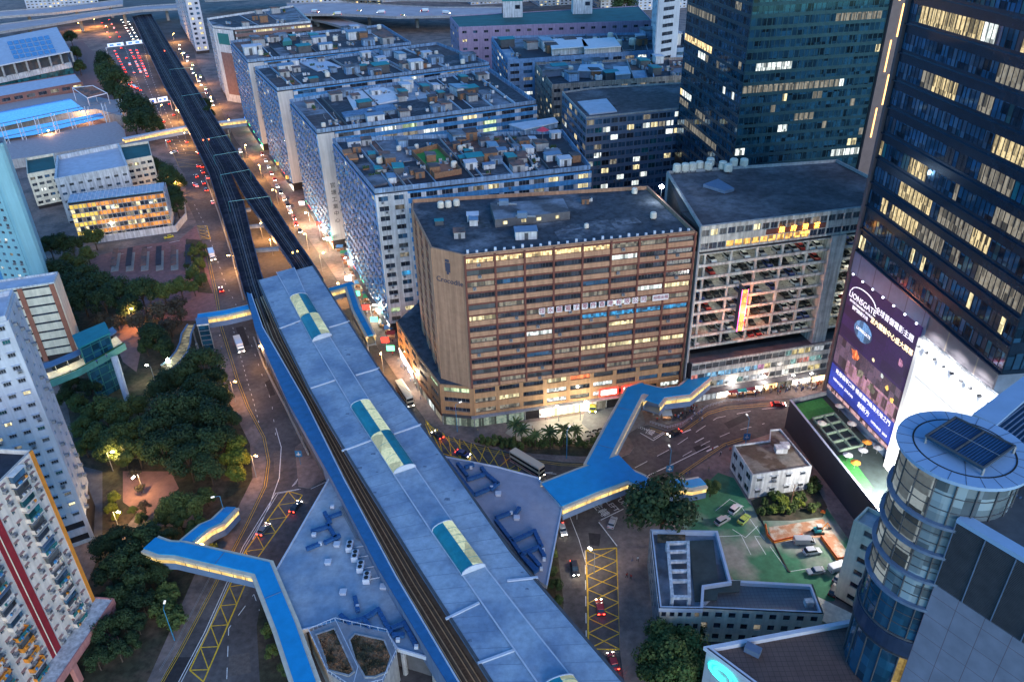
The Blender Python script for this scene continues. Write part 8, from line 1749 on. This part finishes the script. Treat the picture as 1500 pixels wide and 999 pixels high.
people([(143, 533), (157, 524), (105, 548)], 'on the elevated walkway', z=15.02)
people([(315, 135 + 0), (318, 148), (322, 155), (326, 162), (308, 140), (330, 170), (334, 172)], 'in the far market street')

# ================================================================== STREET FURNITURE AND LIGHTS
def lamp_proto(h, blue, lit_m, double=False):
    g = thing('street_lamp', 'lamp', 'street lamp'); b = MB(); b.tube((0, 0, 0), (0, 0, h), .13, K['polebl'] if blue else K['grey'], r2=.08); b.build('pole', g)
    for s_ in ((1, -1) if double else (1,)):
        b = MB(); b.tube((0, 0, h), (s_ * 2.0, 0, h + .3), .06, K['polebl'] if blue else K['grey']); b.build('arm', g); b = MB(); b.box(s_ * 1.7 - .4, s_ * 1.7 + .5, -.2, .2, h + .15, h + .38, lit_m); b.build('lamp_head', g)
    return g
dull = emis('lamp_glass', (.9, .9, .85), .5)
lpb = lamp_proto(10.5, True, dull)
spots = [((334, 770), 200, 'tall blue street lamp beside the wavy ramp of the left footbridge'), ((256, 938), 100, 'tall blue street lamp on the pavement below the slope'), ((670, 633), 30, 'tall blue street lamp before the brown podium corner'), ((830, 672), 60, 'tall blue street lamp in front of the palm trees'), ((1091, 655), 100, 'tall blue street lamp by the small white building'), ((979, 702), 100, 'tall blue street lamp beside the big round tree')]
kids(lpb)
for i, (px_, rz, l) in enumerate(spots):
    if i == 0: lpb.location = (*at(*px_).to_2d(), .12); lpb.rotation_euler = (0, 0, math.radians(rz)); tag(lpb, l, 'street lamp')
    else: dup(lpb, (*at(*px_).to_2d(), .12), math.radians(rz), 1, l, None, 'street lamp')
for i, (px_, l) in enumerate((((1091, 655), 'blue road sign panel on the lamp by the small white building'), ((979, 702), 'blue road sign panel on the lamp beside the big round tree'), ((441, 680), 'blue direction sign on the island under the station corner'))):
    p = at(*px_); g = thing('road_sign', l, 'road sign', (p.x, p.y - .3, 0)); b = MB(); b.box(p.x - 1.0, p.x + 1.0, p.y - .4, p.y - .3, 3.2, 5.4, paint('sign_blue', (.02, .16, .36))); b.build('panel', g); b = MB(); b.box(p.x - .6, p.x + .6, p.y - .43, p.y - .405, 3.9, 4.2, K['white']); b.box(p.x - .12, p.x + .12, p.y - .435, p.y - .41, 3.6, 5.0, K['white']); b.build('symbol', g)
    b = MB(); b.tube((p.x, p.y - .3, 0), (p.x, p.y - .3, 3.2), .07, K['polebl']); b.build('post', g)
bulbo = emis('sodium_lamp', (1, .55, .14), 30); bulbw = emis('white_lamp', (1, .92, .75), 30)
lpo = lamp_proto(8.5, False, bulbo); lpw = lamp_proto(7.0, False, bulbw); kids(lpo); kids(lpw); ul = {}
def litlamps(pts, src, col, en, label, group, h, ground=.0):
    for u, v in pts:
        p = at(u, v, ground)
        if src.name not in ul: ul[src.name] = 1; o = src; o.location = p; tag(o, label, 'street lamp', group)
        else: o = dup(src, p, R.uniform(0, 6.28), 1, label, group, 'street lamp')
        l_ = bpy.data.lights.new('lamp_light', 'POINT'); l_.energy = en; l_.color = col; l_.shadow_soft_size = .3; lo = bpy.data.objects.new('lamp_light', l_); COL.objects.link(lo); lo.parent = o; lo.location = (1.8, 0, h - .6)
OR = (1, .46, .13); WH = (1, .88, .68)
litlamps([(255, 62), (270, 92), (290, 125), (312, 158), (338, 195)], lpo, OR, 9880, 'sodium street lamp along the street east of the far viaduct', 'lamps east of the far viaduct', 8.5)
litlamps([(362, 232), (384, 262), (408, 300), (432, 335), (452, 366)], lpo, OR, 6460, 'sodium street lamp along the kerb between viaduct and market street', 'lamps along the market kerb', 8.5)
litlamps([(472, 398), (500, 440), (530, 492), (562, 545)], lpo, OR, 3990, 'sodium street lamp on the pavement between station and brown podium', 'lamps between station and podium', 8.5)
litlamps([(222, 82), (243, 132), (262, 180)], lpo, OR, 9880, 'sodium street lamp along the west side of the far viaduct', 'lamps west of the far viaduct', 8.5)
litlamps([(160, 50), (176, 118), (140, 40), (120, 45)], lpo, OR, 12350, 'sodium street lamp near the jam and the far junction', 'lamps near the jam', 8.5)
litlamps([(312, 285), (330, 340), (346, 400)], lpo, OR, 4940, 'sodium street lamp on the barrier under the west edge of the viaduct', 'lamps under the viaduct edge', 8.5)
litlamps([(275, 215), (238, 172), (262, 290)], lpo, OR, 6080, 'sodium street lamp around the worn box junction', 'lamps at the box junction', 8.5)
litlamps([(392, 540), (418, 595), (445, 655)], lpo, OR, 1500, 'sodium street lamp on the long barrier beside the station wall', 'lamps beside the station wall', 8.5)
litlamps([(345, 590), (376, 700), (300, 830)], lpo, OR, 1400, 'sodium street lamp on the pavement of the left road', 'lamps on the left pavement', 8.5)
litlamps([(196, 480)], lpo, OR, 2850, 'single sodium lamp beside the winding park path', 'park path lamp', 8.5)
litlamps([(166, 690), (211, 722), (176, 778)], lpw, (1, .6, .22), 1710, 'warm lamp in the small garden below the park', 'lamps in the small garden', 7)
litlamps([(455, 330), (482, 372), (505, 402), (520, 424), (545, 470), (470, 350)], lpw, WH, 2850, 'bright white lamp above the market stalls', 'lamps above the market stalls', 7)
litlamps([(590, 540), (612, 572)], lpw, WH, 1900, 'bright white lamp at the brown podium shops', 'lamps at the podium shops', 7)
litlamps([(818, 618), (850, 616)], lpw, (1, .93, .65), 1300, 'bright lamp over the plaza of the brown building', 'lamps over the plaza', 7)
litlamps([(1070, 578), (1110, 575), (1150, 573), (1190, 572)], lpw, (1, .9, .8), 520, 'bright lamp outside the car park shops', 'lamps outside the car park shops', 7)
litlamps([(845, 760), (870, 840), (905, 705)], lpw, (1, .75, .45), 855, 'lamp beside the lower right road', 'lamps beside the lower right road', 7)
litlamps([(228, 562), (248, 555)], lpw, (.9, 1, .6), 950, 'pale lamp among the trees below the curved ramp', 'lamps below the curved ramp', 7)
for i, (u, v, e, c, l) in enumerate(((385, 350, 5200, OR, 'sodium lamp glowing on the road below the gap between the viaduct branches'), (400, 375, 3200, OR, 'sodium lamp glowing under the station end of the gap'), (130, 180, 5200, (1, .5, .2), 'sodium lamp by the pool grandstand'), (80, 210, 3500, (1, .5, .2), 'sodium lamp in the passage behind the school hall'), (168, 352, 700, WH, 'white lamp over the stall in front of the school wall'))):
    litlamps([(u, v)], lpo, c, e, l, l + ' ', 8.5)
# market stalls with bright awnings along the street
sr = random.Random(8); aw = [mat('green_awning', (.05, .30, .16), var=.2), mat('red_awning', (.40, .05, .05), var=.2), mat('white_awning', (.6, .6, .58), var=.1), mat('blue_awning', (.05, .15, .35), var=.2)]; an = ['green', 'red', 'white', 'blue']
def stall(u, v, i, where):
    p = at(u, v, .13); k = sr.randrange(4); g = thing('market_stall', an[k] + ' awning market stall ' + where, 'stall', p, 0, an[k] + ' stalls ' + where); b = MB(); b.hexa([(p.x - 1.6, p.y - 1.2, 2.3), (p.x + 1.6, p.y - 1.2, 2.3), (p.x + 1.6, p.y + 1.2, 2.8), (p.x - 1.6, p.y + 1.2, 2.8), (p.x - 1.6, p.y - 1.2, 2.38), (p.x + 1.6, p.y - 1.2, 2.38), (p.x + 1.6, p.y + 1.2, 2.88), (p.x - 1.6, p.y + 1.2, 2.88)], aw[k]); b.build('awning', g)
    b = MB(); b.box(p.x - 1.4, p.x + 1.4, p.y - .8, p.y + .8, .13, 1.0, K['wood']); b.build('counter', g); b = MB(); [b.tube((p.x + x, p.y + y, .13), (p.x + x, p.y + y, 2.35), .04, K['grey']) for x in (-1.5, 1.5) for y in (-1.1, 1.1)]; b.build('post', g)
    b = MB(); b.box(p.x - .5, p.x + .5, p.y - .1, p.y + .1, 2.1, 2.2, emis('stall_bulb', (1, .9, .7), 25)); b.build('light', g)
for i in range(26): t = i / 25; stall(452 + 108 * t + sr.uniform(12, 20) , 318 + 178 * t + sr.uniform(-4, 4), i, 'along the market street')
for i, (u, v) in enumerate(((1085, 579), (1098, 577), (1072, 581), (976, 614))): stall(u, v, i, 'outside the car park shops')
# projecting neon street signs
nb_ = [(510, 432, greensign, 'green'), (524, 452, redsign, 'red'), (536, 470, greensign, 'green'), (498, 410, whitesign, 'white'), (552, 500, redsign, 'red'), (470, 352, greensign, 'green'), (455, 330, redsign, 'red'), (560, 512, greensign, 'green'), (430, 300, whitesign, 'white'), (410, 262, K['Lo'], 'orange'), (396, 242, K['Lo'], 'orange')]
for i, (u, v, m, cn) in enumerate(nb_):
    p = at(u + 12, v - 2, 6); g = thing('shop_sign', cn + ' glowing sign jutting over the market street', 'sign', p, 0, cn + ' signs over the market street'); b = MB(); b.box(p.x - 1.4, p.x + 1.4, p.y - .15, p.y + .15, 5, 7, m); b.build('face', g); b = MB(); b.tube((p.x + 1.4, p.y, 6.5), (p.x + 4, p.y + .5, 6.5), .08, K['dgrey']); b.build('bracket', g)
# terminus shelters
for i in range(6):
    A_, C_ = at(172 + i * 21, 370 - i * 1.2 + 2, .14).to_2d(), at(168 + i * 22, 398 - i * .5, .14).to_2d(); g = thing('bus_platform', 'narrow bus platform with a dark roof at the terminus, one of a row', 'bus platform', (*A_, .14), 0, 'bus platforms at the terminus'); b = MB(); b.seg(A_, C_, 3.2, .142, .4, K['kerb']); b.build('platform', g); b = MB(); b.seg(A_, C_, 2.4, 2.8, 3.0, K['roofblack'] if i % 2 else K['roofbrown']); b.build('roof', g); b = MB(); [b.tube((*A_.lerp(C_, t), .4), (*A_.lerp(C_, t), 2.8), .1, K['grey']) for t in (.1, .5, .9)]; b.build('post', g)
# railings along the pavement kerb
b = MB(); P_ = A2([(238, 985), (262, 945), (300, 870), (330, 812)], .14)
for z in (.6, 1.1): b.ribbon([p + V2(-.5, 0) for p in P_], .06, z, z + .06, K['grey'])
b.build('railing', label='thin pavement railing along the lower left road', cat='railing')
b = MB(); P_ = A2([(952, 620), (978, 628), (1000, 622), (1036, 597), (1062, 589), (1120, 585)], .14)
for z in (.6, 1.1): b.ribbon(P_, .06, z, z + .06, K['trim'])
for i in range(len(P_) - 1):
    for k in range(6): c = P_[i].lerp(P_[i + 1], k / 6); b.tube((c.x, c.y, .14), (c.x, c.y, 1.1), .04, K['trim'], n=4)
b.build('railing', label='thin pavement railing curving round the corner under the zigzag footbridge', cat='railing')
# unused prototypes must not stay in the scene
for o in [o for o in SRC if o.name not in usedp] + [t for l_ in TP.values() for t in l_ if t.name not in usedt]:
    for c in list(o.children): bpy.data.objects.remove(c)
    bpy.data.objects.remove(o)
